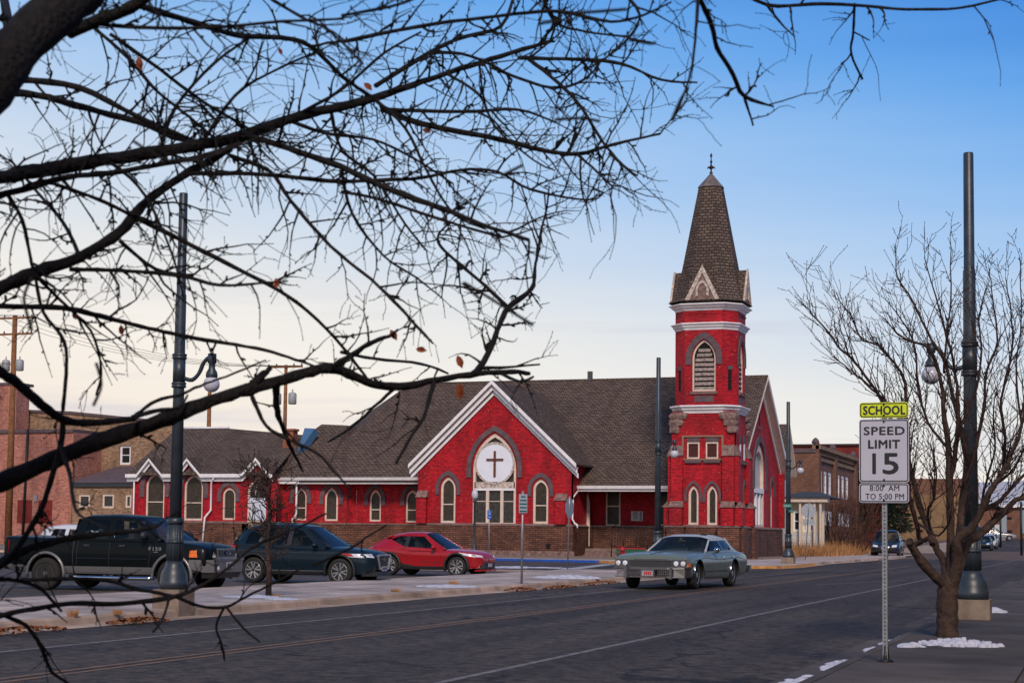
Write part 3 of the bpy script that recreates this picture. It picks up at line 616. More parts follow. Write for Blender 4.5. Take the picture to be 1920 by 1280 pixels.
# ---- facade gable towards the main road
fz = lambda y: 12.4-abs(y-111.4)*RS
outer = [(103.4, ZL), (119.0, ZL), (119.0, fz(119.0)-.12), (111.4, 12.28), (103.4, fz(103.4)-.12)]
FH = []
cF = (F_fa.u(1413.6, 930)+F_fa.u(1433.4, 930))/2; aF = (F_fa.u(1433.4, 930)-F_fa.u(1413.6, 930))/2
zsF = F_fa.v(1423, 890); ztF = F_fa.v(1424, 832); OF = lancet(cF, aF, ZL+.03, zsF, ztF, 10); FH.append(OF)
mb = MB(); ring(mb, F_fa, OF, lancet(cF, aF-.32, ZL+.2, zsF, ztF-.5, 10), -.05, -.25); FW = mb.build('window', 'cream_frame', church); FW['label'] = 'tall pointed window on the street facade with a grey disc'
fpoly(MB(), F_fa, lancet(cF, aF-.2, zsF-1.2, zsF, ztF-.4, 10), -.24, -.25).build('pane', 'grey_glass', FW)
fbox(MB(), F_fa, cF-aF+.2, cF+aF-.2, F_fa.v(1423, 924), F_fa.v(1423, 915), -.22, .0).build('transom', 'white_trim', FW)
fpoly(MB(), F_fa, [(cF-aF+.3, ZL+.2), (cF+aF-.3, ZL+.2), (cF+aF-.3, F_fa.v(1423, 924)), (cF-aF+.3, F_fa.v(1423, 924))], -.24, -.25).build('pane', 'leaded_grey', FW)
for k in (-.33, .33): fbox(MB(), F_fa, cF+aF*k-.14, cF+aF*k+.14, ZL+.2, F_fa.v(1423, 925), -.2, -.04).build('mullion', 'white_trim', FW)
Oo = lancet(cF, aF, None, zsF, ztF, 10, d=.5); Ii = lancet(cF, aF, None, zsF, ztF, 10, d=.12); Oo = [(Oo[0][0], zsF-1)]+Oo+[(Oo[-1][0], zsF-1)]; Ii = [(Ii[0][0], zsF-1)]+Ii+[(Ii[-1][0], zsF-1)]
mb = MB(); strip(mb, F_fa, Oo, Ii, -.02, .1); mb.build('hood_mould', 'hood_stone', church)
FH.append(window(F_fa, 115.9, .42, ZL+.03, F_fa.v(1447, 920), F_fa.v(1447, 905), hood=.3, fw=.16))
wall(F_fa, outer, FH)
fbox(MB(), F_fa, 111.28, 111.5, 9.0, 10.8, -.02, .03).build('slit', 'hole', church); fbox(MB(), F_fa, 111.1, 111.7, 8.8, 8.95, .0, .1).build('sill', 'sill_stone', church)
fbox(MB(), F_fa, 118.5, 119.0, ZL, 6.0, .0, .35).build('buttress', 'red_brick', church)
tp = [(103.2, fz(103.2)), (111.4, 12.4), (119.6, fz(119.6))]
verge(F_fa, tp[1:], .0, .30, .56, .64); verge(F_fa, tp[:2], .02, .14, .58, .61); verge(F_fa, tp, .303, .35, .10, .60, 'cream_frame', 'soffit'); verge(F_fa, tp[1:], .36, .62, .02, .12)
MB().box(-22.4, -21.85, 103.2, 119.2, -.05, ZL-.12).build('plinth', 'stone_base', church)
mb = MB(); mb.hexa([(-22.4, 103.2, ZL-.119), (-21.8, 103.2, ZL-.119), (-21.8, 119.3, ZL-.119), (-22.4, 119.3, ZL-.119), (-22.4, 103.2, ZL+.02), (-22.0, 103.2, ZL+.02), (-22.0, 119.1, ZL+.02), (-22.4, 119.1, ZL+.02)]); mb.build('ledge', 'sill_stone', church)
wall(Frame((-22.002, 119.0, 0), (-1, 0, 0)), [(0, 0), (30, 0), (30, 6.1), (0, 6.1)])
# ---- porch between transept and tower
wall(F_po, [(TX1+.003, ZL), (-24.6, ZL), (-24.6, 6.8), (TX1+.003, 6.8)], [])
MB().box(TX1+.003, -24.75, 104.35, 104.9, -.05, ZL-.12).build('plinth', 'stone_base', church)
MB().box(TX1+.003, -24.75, 104.28, 104.5, ZL-.119, ZL).build('ledge', 'sill_stone', church)
def sash(fr, ul, ur, vb, vt, fm='white_trim', pm='window_glass', par=None, name='window', bar=True, w=.03, fw=.09, screen=False):
    par = par or church; mb = MB(); O = [(ul, vb), (ur, vb), (ur, vt), (ul, vt)]; I = [(ul+fw, vb+fw), (ur-fw, vb+fw), (ur-fw, vt-fw), (ul+fw, vt-fw)]
    ring(mb, fr, O, I, w+.06, w-.05); W = mb.build(name, fm, par); vm = (vb+vt)/2
    if bar:
        fpoly(MB(), fr, [(ul+fw/2, vb+fw/2), (ur-fw/2, vb+fw/2), (ur-fw/2, vm), (ul+fw/2, vm)], w-.02, w-.03).build('pane', pm, W)
        fpoly(MB(), fr, [(ul+fw/2, vm), (ur-fw/2, vm), (ur-fw/2, vt-fw/2), (ul+fw/2, vt-fw/2)], w-.0, w-.01).build('pane', pm, W)
        fbox(MB(), fr, ul+fw*.9, ur-fw*.9, vm-.04, vm+.04, w-.01, w+.03).build('meeting_rail', fm, W)
    else: fpoly(MB(), fr, [(ul+fw/2, vb+fw/2), (ur-fw/2, vb+fw/2), (ur-fw/2, vt-fw/2), (ul+fw/2, vt-fw/2)], w-.02, w-.03).build('pane', pm, W)
    return W
sash(F_po, F_po.u(1137), F_po.u(1164), F_po.v(1150, 985), F_po.v(1150, 912), 'cream_frame', 'leaded_glass'); sash(F_po, F_po.u(1237), F_po.u(1254), F_po.v(1245, 985), F_po.v(1245, 912), 'cream_frame', 'leaded_glass')
# open pointed door leaf and frame at the transept side
mb = MB(); fpoly(mb, Frame((0, 103.4, 0), (1, 0, 0)), [(-32.0+.1, .75), (-31.55, .75), (-31.55, 3.6), (-31.68, 4.25), (-31.85, 3.6)], 0, .1); mb.build('door_frame', 'cream_frame', church)
nb = MB(); fbox(nb, F_po, F_po.u(1184, 960), F_po.u(1206, 960), F_po.v(1190, 976), F_po.v(1190, 958), .02, .07); NB = nb.build('notice_board', 'paper', church)
ua, ub = F_po.u(1187.5, 960), F_po.u(1197, 960)
mb = MB(); 
for i in range(7): fbox(mb, F_po, ua, ub, F_po.v(1190, 960.5+i*2), F_po.v(1190, 960.0+i*2)+.015, .071, .074)
for i in range(4): fbox(mb, F_po, F_po.u(1200, 960), F_po.u(1204, 960), F_po.v(1190, 961.5+i*4)-.04, F_po.v(1190, 961.5+i*4)+.05, .071, .074)
mb.build('printed_lines', 'hood_stone', NB)
fr = Frame((0, 101.3, 0), (1, 0, 0)); gz = 4.62
fbox(MB(), fr, -31.80, -25.75, gz-.36, gz-.2, -.1, .0).build('fascia', 'white_trim', church)
mb = MB(); mb.hexa([fr.P(-31.85, gz-.2, .14), fr.P(-25.7, gz-.2, .14), fr.P(-25.7, gz-.2, 0), fr.P(-31.85, gz-.2, 0), fr.P(-31.85, gz, .18), fr.P(-25.62, gz, .18), fr.P(-25.62, gz, 0), fr.P(-31.85, gz, 0)]); mb.build('gutter', 'white_trim', church)
MB().box(-31.7, -25.8, 101.4, 104.45, gz-.32, gz-.26).build('porch_ceiling', 'dark_screen', church)
mb = MB(); q = Frame((0, 99.9, 0), (1, 0, 0)); mb.tube([(-31.6, 101.0, gz-.3), (-31.62, 100.2, gz-.7), (-31.66, 100.0, gz-1), (-31.66, 99.95, 2.45), (-31.45, 99.8, 2.2), (-31.25, 99.7, 2.1), (-31.25, 99.7, 1.9)], .06, 6); mb.build('downspout', 'white_trim', church)
# porch deck and steps
MB().box(-31.3, -24.9, 101.6, 104.35, -.05, .62).build('porch_deck', 'footing', church)
for i, (d, z) in enumerate(((.4, .46), (.8, .31), (1.2, .17))): MB().box(-31.1, -27.8, 101.6-d, 101.6-d+.40, -.05, z+.05).build('step', 'rough_stone', church)
rl = MB()
for x in np.linspace(-29.2, -25.3, 6): rl.tube([(x, 100.4, .1), (x, 100.4, 2.0)], .04, 4)
for z in (.75, 2.0): rl.tube([(-29.2, 100.4, z), (-25.3, 100.4, z)], .035, 4)
for x in np.linspace(-29, -25.3, 22): rl.tube([(x, 100.41, .75), (x, 100.41, 1.97)], .018, 4)
rl.tube([(-29.2, 100.4, 2.0), (-29.2, 101.7, 2.2)], .03, 4)
rl.build('railing', 'iron', church)
# ---- left wing
GW = 5.18
fr = Frame((0, 102.1, 0), (1, 0, 0))
F_wA = Frame((0, 102.6, 0), (1, 0, 0)); F_wD = Frame((0, 103.7, 0), (1, 0, 0))
xa, xb = F_wA.u(543), F_wA.u(592); 
aA = Vector((xb, 102.6, 0)); F_wB = Frame(aA, (1, .30, 0)); uB = F_wB.u(650); Bend = F_wB.P(uB, 0); F_wC = Frame(Bend, (.75, 1, 0)); 
xD = F_wD.u(668); Cd = Vector((xD, 103.7, 0)); F_wC = Frame(Bend, Cd-Bend); uC = (Cd-Bend).length
wall(F_wA, [(xa-.6, ZL), (xb, ZL), (xb, GW-.3), (xa-.6, GW-.3)], [wpx(F_wA, 552.5, 574.5, 914, 975, 932, hood=.26)])
wall(F_wB, [(0.003, ZL), (uB-.003, ZL), (uB-.003, GW-.3), (0.003, GW-.3)], [wpx(F_wB, 609, 633.5, 914, 976, 934, hood=.26, bars=0)])
wall(F_wC, [(0.003, ZL), (uC-.003, ZL), (uC-.003, GW-.3), (0.003, GW-.3)])
wall(F_wD, [(xD, ZL), (TX0+.002, ZL), (TX0+.002, GW-.3), (xD, GW-.3)], [wpx(F_wD, 692.5, 714, 917, 977, 936, hood=.26), wpx(F_wD, 760.5, 784, 918, 979, 936, hood=.26)])
pl = [(xa-.8, 102.45), (xb+.05, 102.45), (Bend.x+.1, Bend.y-.15), (xD+.1, 103.5), (TX0-.1, 103.5), (TX0-.1, 105), (xa-.8, 105)]
def extr(pts, z0, z1, name, m):
    n_ = len(pts); t = tessellate_polygon([[Vector((x, y, 0)) for x, y in pts]])
    mb = MB().add([(x, y, z0) for x, y in pts]+[(x, y, z1) for x, y in pts], [tuple(n_+i for i in q) for q in t]+[tuple(reversed(q)) for q in t]+[(i, (i+1) % n_, n_+(i+1) % n_, n_+i) for i in range(n_)])
    return mb.build(name, m, church)
extr(pl, -.05, ZL-.12, 'plinth', 'stone_base'); extr([(x, y-(.06 if i < 5 else 0)) for i, (x, y) in enumerate(pl)], ZL-.119, ZL-.0, 'ledge', 'sill_stone')
x0w = fr.u(522, 890)
def gutter(fr, u0, u1, z, w=.0):
    mb = MB(); mb.hexa([fr.P(u0, z-.2, w+.13), fr.P(u1, z-.2, w+.13), fr.P(u1, z-.2, w-.05), fr.P(u0, z-.2, w-.05), fr.P(u0, z, w+.19), fr.P(u1, z, w+.19), fr.P(u1, z, w-.05), fr.P(u0, z, w-.05)]); mb.build('gutter', 'white_trim', church)
    fbox(MB(), fr, u0, u1, z-.44, z-.205, w-.12, w+.02).build('fascia', 'white_trim', church)
gutter(fr, x0w, TX0-.02, GW+.02)
MB().box(x0w, TX0-.02, 102.2, 104.0, GW-.36, GW-.3).build('soffit', 'white_trim', church)
# lower wing roof, hipped
A1 = (x0w-.1, 102.0, GW); R1 = ony(603, 795, 107); R2 = ony(650, 797, 107)
slab_roof([A1, (-50.2+.0, 102.0, GW), tuple(R2), tuple(R1)])
slab_roof([(-50.2, 102.0, GW), (-48.5, 110, GW), (R2.x, 112, R2.z), tuple(R2)])
slab_roof([A1, tuple(R1), (-57.5, 108, 6.6), (-56.0, 103, 5.4)])
slab_roof([tuple(R1), tuple(R2), (-50, 113, 6), (-58, 113, 6)])
mb = MB(); mb.tube([(xa-.1+.55, 102.35, GW-.3), (xa-.1+.75, 102.3, GW-.5), (xa-.1+.78, 102.3, 2.7), (xa-.1+.55, 102.2, 2.35), (xa-.1+.55, 102.2, 0)], .07, 6); mb.build('downspout', 'white_trim', church)
# ---- left annex with three little gables
F_an = Frame((0, 101, 0), (1, 0, 0)); GA = 5.40; axL, axR = F_an.u(248), F_an.u(541)
axR = min(axR, xa-.62)
holes = [wpx(F_an, 273, 308, 887, 974, 912, hood=.34, fw=.13, drop=1.3), wpx(F_an, 345, 380, 889, 975, 914, hood=.34, fw=.13, drop=1.3), wpx(F_an, 417, 441, 913, 974, 929, hood=.28, fw=.12, bars=0)]
# arched doorway
dl, dr = F_an.u(463.5), F_an.u(517.5); dc, da = (dl+dr)/2, (dr-dl)/2; dz0 = F_an.v(490, 1010); dO = lancet(dc, da, ZL+.02, F_an.v(490, 925), F_an.v(490, 891), 9); 
mb = MB(); ring(mb, F_an, dO, lancet(dc, da-.14, ZL+.1, F_an.v(490, 925), F_an.v(490, 891)-.2, 9), -.06, -.2); DO = mb.build('doorway', 'cream_frame', church)
zt_ = F_an.v(490, 933); fpoly(MB(), F_an, lancet(dc, da-.1, zt_, F_an.v(490, 925), F_an.v(490, 891)-.12, 9), -.18, -.19).build('fanlight', 'leaded_grey', DO)
fbox(MB(), F_an, dl+.1, dr-.1, ZL+.1, zt_, -.17, -.1).build('door', 'door_white', DO)
for s in (-1, 1):
    th = [(dc+s*(da-.14)*math.cos(t)*.5+s*da*.1, zt_+ (F_an.v(490, 891)-zt_-.3)*math.sin(t)) for t in np.linspace(0, 1.5, 7)]
    MB().tube([F_an.P(u, v, -.16) for u, v in th], .035, 4).build('tracery', 'cream_frame', DO)
holes.append(dO)
gx = [(F_an.u(262, 888), F_an.u(285.7, 858), F_an.u(310, 889)), (F_an.u(333, 889), F_an.u(356.7, 859), F_an.u(381.8, 889.6)), (F_an.u(458, 889), F_an.u(485, 861), F_an.u(511, 889))]
gp = F_an.v(285.7, 858)
top = [(axR, GA-.25)]
for a_, b_, c_ in reversed(gx): top += [(c_-.1, GA-.25), (b_, gp-.28), (a_+.1, GA-.25)]
top += [(axL, GA-.25)]
wall(F_an, [(axL, ZL), (axR, ZL)]+top, holes)
lead = [(axL-.35, GA)]
for a_, b_, c_ in gx: lead += [(a_, GA), (b_, gp), (c_, GA)]
lead += [(axR+.3, GA)]
verge(F_an, lead, 0, .24, .40, .48, name='eaves_board'); verge(F_an, lead, .20, .50, .16, .24, name='eaves_board'); verge(F_an, lead, .201, .24, .0, .40, 'white_trim', 'soffit')
F_al = Frame((axL, 110, 0), (0, -1, 0)); wall(F_al, [(0, ZL), (8.997, ZL), (8.997, GA-.25), (0, GA-.25)])
wall(Frame((axR-.002, 101.003, 0), (0, 1, 0)), [(0, ZL), (1.6, ZL), (1.6, GA-.25), (0, GA-.25)])
plinth(axL, dl+.05, 101, 110); plinth(dr-.05, axR-.1, 101, 103)
rA = ony(322, 803, 107.5); rB = ony(430, 803, 107.5); rC = ony(545, 812, 107.5); zr = rB.z
L0 = (axL-.4, 100.55, GA+.02)
slab_roof([L0, (gx[1][2]+.0, 100.55, GA+.02), (rB.x, 107.5, zr), (rA.x+.4, 107.5, zr)]); slab_roof([(gx[1][2], 100.55, GA+.02), (axR+.35, 100.55, GA+.02), (rC.x+1.2, 107.5, zr-.55), (rC.x, 107.5, zr-.45), (rB.x, 107.5, zr)])
slab_roof([L0, (rA.x+.4, 107.5, zr), (axL-.4, 114, GA)]); slab_roof([(rA.x+.4, 107.5, zr), (rB.x, 107.5, zr), (axR, 114, GA), (axL-.4, 114, GA)])
mb = MB(); mb.tube([(rA.x+.4, 107.45, zr+.06), (rB.x, 107.45, zr+.06)], .09, 5); mb.build('ridge_cap', 'white_trim', church)
for a_, b_, c_ in gx:           # gable roofs running back into the slope
    sl2 = (zr-GA)/(107.5-100.55); yb_ = 100.55+(gp-GA)/sl2
    slab_roof([(b_, 100.5, gp+.03), (b_, yb_, gp+.03), (a_, 100.52, GA+.03)], .06); slab_roof([(b_, 100.5, gp+.03), (c_, 100.52, GA+.03), (b_, yb_, gp+.03)], .06)
dx = F_an.u(398.5, 940)
mb = MB(); mb.tube([(dx+.3, 100.6, GA-.25), (dx, 100.8, GA-.5), (dx, 100.8, 2.9), (dx-.35, 100.6, 2.4), (dx-.45, 100.5, .1)], .075, 6); mb.build('downspout', 'white_trim', church)
MB().tube([(axL+.2, 100.85, GA-.3), (axL+.2, 100.85, .1)], .06, 5).build('downspout', 'white_trim', church)
for (pa, pb) in (((370, 1002), (419, 979)), ((447, 1000), (468, 985))):
    rl = MB(); A = ony(*pa, 99.8); B = ony(*pb, 99.8); rl.tube([A, B], .03, 4)
    for t in (0, .55, 1):
        q = A.lerp(B, t); rl.tube([q, (q.x, q.y, .1)], .025, 4)
    rl.build('railing', 'iron', church)
for k in range(4): MB().box(dl-.4, dr+.4, 100.85-.35*(4-k), 100.85-.35*(3-k), -.05, .35+.35*k).build('step', 'footing', church)
MB().box(dl-.3, dr+.3, 100.85, 101.2, -.05, ZL+.02).build('landing', 'footing', church)
# chimney and the blue skylight cover
cb = ony(545, 848, 105.5); ct = ony(545, 804, 105.5)
CH = MB().box(cb.x-.42, cb.x+.38, 105.1, 105.8, cb.z-.6, ct.z-.15).build('chimney', 'chimney_brick', church); MB().box(cb.x-.5, cb.x+.46, 105.02, 105.88, ct.z-.149, ct.z).build('chimney_cap', 'chimney_brick', CH)
MB().box(cb.x-.5, cb.x+.5, 104.95, 105.09, cb.z-.25, cb.z-.05).build('flashing', 'snow', CH)
mb = MB(); q = [ony(571, 802, 105), ony(590, 803, 105), ony(569, 833, 104.2), ony(558, 846, 104.0)]; mb.add(q+[p+Vector((.1, .5, -.3)) for p in q], [(0, 1, 2, 3), (4, 7, 6, 5), (0, 4, 5, 1), (1, 5, 6, 2), (2, 6, 7, 3), (3, 7, 4, 0)]); mb.build('skylight_cover', 'solar', church)

# ---- the tower
TX_0, TX_1, TY0, TY1 = -24.73, -20.85, 98.0, 101.9
SK = .78
def octa(x0, x1, y0, y1, k, z): return [(x0+k, y0, z), (x1-k, y0, z), (x1, y0+k, z), (x1, y1-k, z), (x1-k, y1, z), (x0+k, y1, z), (x0, y1-k, z), (x0, y0+k, z)]
def loft(rings, name, m, par=church, cap=True):
    n_ = len(rings[0]); v = [p for r in rings for p in r]; f = []
    for i in range(len(rings)-1):
        for j in range(n_): f.append((i*n_+j, i*n_+(j+1) % n_, (i+1)*n_+(j+1) % n_, (i+1)*n_+j))
    if cap: f += [tuple(reversed(range(n_))), tuple((len(rings)-1)*n_+j for j in range(n_))]
    return MB().add(v, f).build(name, m, par)
zt1 = F_tw.v(1330, 768)      # lower cornice
zt2 = F_tw.v(1335, 612); zt3 = F_tw.v(1335, 575)
# lower walls
def rectwin(fr, ul, ur, vb, vt): return [(ul, vb), (ur, vb), (ur, vt), (ul, vt)]
wl = [wpx(F_tw, 1290.5, 1310, 909, 984, 928, hood=.135, fw=.14, bars=0), wpx(F_tw, 1325.5, 1345, 909, 984, 928, hood=.135, fw=.14, bars=0)]
wall(F_tw, [(TX_0, ZL), (TX_1, ZL), (TX_1, zt1-.1), (TX_0, zt1-.1)], wl)
wr = [window(F_tx, F_tx.u(1396, 940), .27, ZL+.03, F_tx.v(1396, 925), F_tx.v(1396, 911), hood=.26, fw=.12)]
wall(F_tx, [(TY0+.003, ZL), (TY1, ZL), (TY1, zt1-.1), (TY0+.003, zt1-.1)], wr)
for x_ in (1387, 1394.5):
    u_ = F_tx.u(x_, 850); fbox(MB(), F_tx, u_-.14, u_+.14, F_tx.v(x_, 863), F_tx.v(x_, 832), .02, .06).build('slit_window', 'white_trim', church); fbox(MB(), F_tx, u_-.3, u_+.3, F_tx.v(x_, 831), F_tx.v(x_, 817), .02, .08).build('lintel', 'hood_stone', church)
fbox(MB(), F_tx, F_tx.u(1385, 868), F_tx.u(1401, 868), F_tx.v(1393, 871), F_tx.v(1393, 865), .02, .12).build('sill', 'sill_stone', church)
wall(Frame((TX_0, 103.4, 0), (0, -1, 0)), [(0, ZL), (5.397, ZL), (5.397, zt1-.1), (0, zt1-.1)])
MB().box(TX_0+.01, TX_1-.01, TY1-.3, TY1, ZL, zt1-.1).build('wall', 'red_brick', church)
# square pair of windows in a taupe surround
ul, ur, vb, vt = F_tw.u(1279, 840), F_tw.u(1357, 840), F_tw.v(1318, 862.5), F_tw.v(1318, 816)
mb = MB(); ring(mb, F_tw, [(ul, vb), (ur, vb), (ur, vt), (ul, vt)], [(ul+.12, vb+.1), (ur-.12, vb+.1), (ur-.12, vt-.1), (ul+.12, vt-.1)], .10, -.02); mb.build('surround', 'taupe_frame', church)
for xa_, xb_ in ((1289, 1312), (1324, 1347)):
    sash(F_tw, F_tw.u(xa_, 845), F_tw.u(xb_, 845), F_tw.v(1318, 859.5), F_tw.v(1318, 829), 'cream_frame', 'dark_screen', bar=False, fw=.08)
    fbox(MB(), F_tw, F_tw.u(xa_-1, 845), F_tw.u(xb_+1, 845), F_tw.v(1318, 828), F_tw.v(1318, 820.5), .0, .04).build('lintel', 'hood_stone', church)
    fbox(MB(), F_tw, F_tw.u(xa_-4, 845), F_tw.u(xb_+4, 845), F_tw.v(1318, 867.5), F_tw.v(1318, 863), .0, .14).build('sill', 'hood_stone', church)
# angle buttresses in two stages with sloped stone caps
zc1t, zc1b = F_tw.v(1345, 834), F_tw.v(1345, 854.5); zc2t, zc2b = F_tw.v(1345, 939.5), F_tw.v(1345, 951)
BW_ = .72
def bstage(fr, u0, u1, zb, zt, d0, d1, capt):
    fbox(MB(), fr, u0, u1, zb, zt, .0, d0).build('buttress', 'red_brick', church)
    mb = MB(); mb.hexa([fr.P(u0-.05, zt+.001, d0+.08), fr.P(u1+.05, zt+.001, d0+.08), fr.P(u1+.05, zt+.001, d1*.3), fr.P(u0-.05, zt+.001, d1*.3), fr.P(u0-.02, zt+.09, d0+.05), fr.P(u1+.02, zt+.09, d0+.05), fr.P(u1+.02, capt, d1+.01), fr.P(u0-.02, capt, d1+.01)])
    mb.build('buttress_cap', 'rough_stone', church)
for (fr_, u0, u1) in ((F_tw, TX_0+.005, TX_0+BW_), (F_tw, TX_1-BW_, TX_1-.005), (F_tx, TY0+.005, TY0+BW_), (F_tx, TY1-BW_, TY1-.005), (Frame((TX_0, 0, 0), (0, -1, 0)), -TY0-BW_, -TY0-.005)):
    bstage(fr_, u0, u1, zc2t-.05, zc1b, .24, .03, zc1t); bstage(fr_, u0-.03, u1+.03, ZL, zc2b, .48, .24, zc2t)
for (x0, x1, y0, y1) in ((TX_0-.45, TX_1+.45, TY0-.15, TY1+.6),):
    MB().box(x0, x1, y0, y1, -.05, ZL-.12).build('plinth', 'stone_base', church)
    mb = MB(); mb.hexa([(x0-.06, y0-.06, ZL-.119), (x1+.06, y0-.06, ZL-.119), (x1+.06, y1, ZL-.119), (x0-.06, y1, ZL-.119), (x0+.25, y0+.16, ZL+.04), (x1-.35, y0+.16, ZL+.04), (x1-.35, y1, ZL+.04), (x0+.25, y1, ZL+.04)]); mb.build('ledge', 'sill_stone', church)
for u0, u1 in ((TX_0-.15, TX_0+.9), (TX_1-.9, TX_1+.42)): MB().box(u0, u1, TY0-.62, TY0-.151, -.05, ZL-.12).build('plinth', 'stone_base', church); MB().box(u0-.06, u1+.06, TY0-.68, TY0-.2, ZL-.119, ZL-.03).build('ledge', 'sill_stone', church)
for u0, u1 in ((TY0-.1, TY0+.85), (TY1-.85, TY1+.1)): MB().box(TX_1+.451, TX_1+.62, u0, u1, -.05, ZL-.12).build('plinth', 'stone_base', church)
# rough corbelled stones at the chamfers: each block a piece
rs = random.Random(11)
def rough_block(c, sx, sy, sz, parent=church):
    mb = MB(); v = []
    for z in (-1, 0, 1):
        for x, y in ((-1, -1), (0, -1.15), (1, -1), (1.15, 0), (1, 1), (0, 1.1), (-1, 1), (-1.1, 0)):
            v.append((c[0]+x*sx/2*(1-.10*abs(z))+rs.uniform(-.05, .05), c[1]+y*sy/2*(1-.10*abs(z))+rs.uniform(-.05, .05), c[2]+z*sz/2*.98+rs.uniform(-.02, .02)))
    f = [(i+8*k, (i+1) % 8+8*k, (i+1) % 8+8*k+8, i+8*k+8) for k in (0, 1) for i in range(8)]+[tuple(reversed(range(8))), tuple(range(16, 24))]
    mb.add(v, f).build('corbel_stone', 'rough_stone', parent)
hz = (F_tw.v(1330, 772.5)-F_tw.v(1330, 811))/3
for sx_, cxx in ((-1, TX_0), (1, TX_1)):
    for yy, sy_ in ((TY0, 1), (TY1, -1)):
        for k in range(3):
            w_ = (1.75, 1.35, .95)[k]*.62; zc_ = F_tw.v(1330, 772.5)-hz*(k+.5)
            rough_block((cxx-sx_*(w_*.5-.14-.0), yy+sy_*(w_*.42-.12), zc_), w_, w_*.9, hz*.97)
# cornices
def cornice(z0, z1, off, name='cornice', k=SK, m='white_trim'):
    r = []
    for (z, o) in ((z0, .02), (z0+(z1-z0)*.25, .06), (z0+(z1-z0)*.45, off*.55), (z0+(z1-z0)*.6, off*.6), (z0+(z1-z0)*.8, off), (z1-.04, off), (z1, off-.1)):
        r.append(octa(TX_0-o, TX_1+o, TY0-o, TY1+o, k+o*.3, z))
    return loft(r, name, m)
cornice(F_tw.v(1330, 774), F_tw.v(1330, 759), .30)
# belfry body, with openings in the front and right faces
zb0 = F_tw.v(1330, 760); 
F_b = F_tw; F_br = F_tx
bo = [wpx(F_b, 1298, 1342, 636, 733, 672, hood=.0, fw=.10, bars=0, pm='hole', fm='cream_frame', free=1, name='belfry_opening')]
wall(F_b, [(TX_0+SK, zb0-.1), (TX_1-SK, zb0-.1), (TX_1-SK, zt3-.05), (TX_0+SK, zt3-.05)], bo)
cbr = (TY0+TY1)/2; zbs, zbt, zbb = F_b.v(1320, 672), F_b.v(1320, 636), F_b.v(1320, 733)
ab = (F_b.u(1342, 690)-F_b.u(1298, 690))/2
bo2 = [window(F_br, cbr, ab, zbb, zbs, zbt, hood=.0, fw=.10, bars=0, pm='hole', name='belfry_opening')]
wall(F_br, [(TY0+SK, zb0-.1), (TY1-SK, zb0-.1), (TY1-SK, zt3-.05), (TY0+SK, zt3-.05)], bo2)
def chw(p0, p1):
    fr = Frame((p0[0], p0[1], 0), (p1[0]-p0[0], p1[1]-p0[1], 0)); L_ = math.dist(p0, p1); wall(fr, [(0.002, zb0-.1), (L_-.002, zb0-.1), (L_-.002, zt3-.05), (0.002, zt3-.05)], w1=-.2); return fr, L_
ob = octa(TX_0, TX_1, TY0, TY1, SK, 0)
for i in (1, 3, 5, 7, 4, 6):
    fr_, L_ = chw(ob[i], ob[(i+1) % 8])
    if i in (1, 7): 
        fbox(MB(), fr_, L_/2-.13, L_/2+.13, F_b.v(1370, 730), F_b.v(1370, 692), -.02, .01).build('slit', 'hole', church); fbox(MB(), fr_, L_/2-.18, L_/2+.18, F_b.v(1370, 691), F_b.v(1370, 684), .0, .05).build('lintel', 'hood_stone', church)
for fr_, cc in ((F_b, (F_b.u(1298, 690)+F_b.u(1342, 690))/2), (F_br, cbr)):
    Oo = lancet(cc, ab, None, zbs, zbt, 8, d=.40); Ii = lancet(cc, ab, None, zbs, zbt, 8, d=.05); lo_ = F_b.v(1320, 683); Oo = [(Oo[0][0], lo_)]+Oo+[(Oo[-1][0], lo_)]; Ii = [(Ii[0][0], lo_)]+Ii+[(Ii[-1][0], lo_)]
    mb = MB(); strip(mb, fr_, Oo, Ii, -.01, .07); mb.build('hood_mould', 'hood_stone', church)
    for k in range(9):
        z_ = zbb+.16+k*(zbt-zbb)*.092; hw = ab-.13 if z_ < zbs-.2 else ab-.13-(z_-zbs+.2)*.32
        mb = MB(); mb.hexa([fr_.P(cc-hw, z_-.08, -.10), fr_.P(cc+hw, z_-.08, -.10), fr_.P(cc+hw, z_-.05, -.11), fr_.P(cc-hw, z_-.05, -.11), fr_.P(cc-hw, z_+.09, -.17), fr_.P(cc+hw, z_+.09, -.17), fr_.P(cc+hw, z_+.12, -.18), fr_.P(cc-hw, z_+.12, -.18)])
        mb.build('louvre', 'louvre_wood', church)
    fbox(MB(), fr_, cc-ab-.12, cc+ab+.12, zbb-.18, zbb-.02, .0, .1).build('sill', 'sill_stone', church); fbox(MB(), fr_, cc-ab*.8, cc+ab*.8, F_b.v(1320, 753), F_b.v(1320, 741.5), -.01, .02).build('recess', 'hood_stone', church)
cornice(F_tw.v(1335, 617.5), F_tw.v(1335, 604), .26); 
mb = MB()
fd = [(F_b, TX_0+SK, TX_1-SK), (F_br, TY0+SK, TY1-SK)]
for fr_, u0, u1 in fd:
    k_ = int((u1-u0)/.17)
    for i in range(k_): fbox(mb, fr_, u0+i*(u1-u0)/k_+.03, u0+(i+1)*(u1-u0)/k_-.03, F_tw.v(1335, 588), F_tw.v(1335, 584), .0, .05)
mb.build('dentils', 'red_brick', church)
cornice(F_tw.v(1335, 581), F_tw.v(1335, 568), .38, 'eaves')
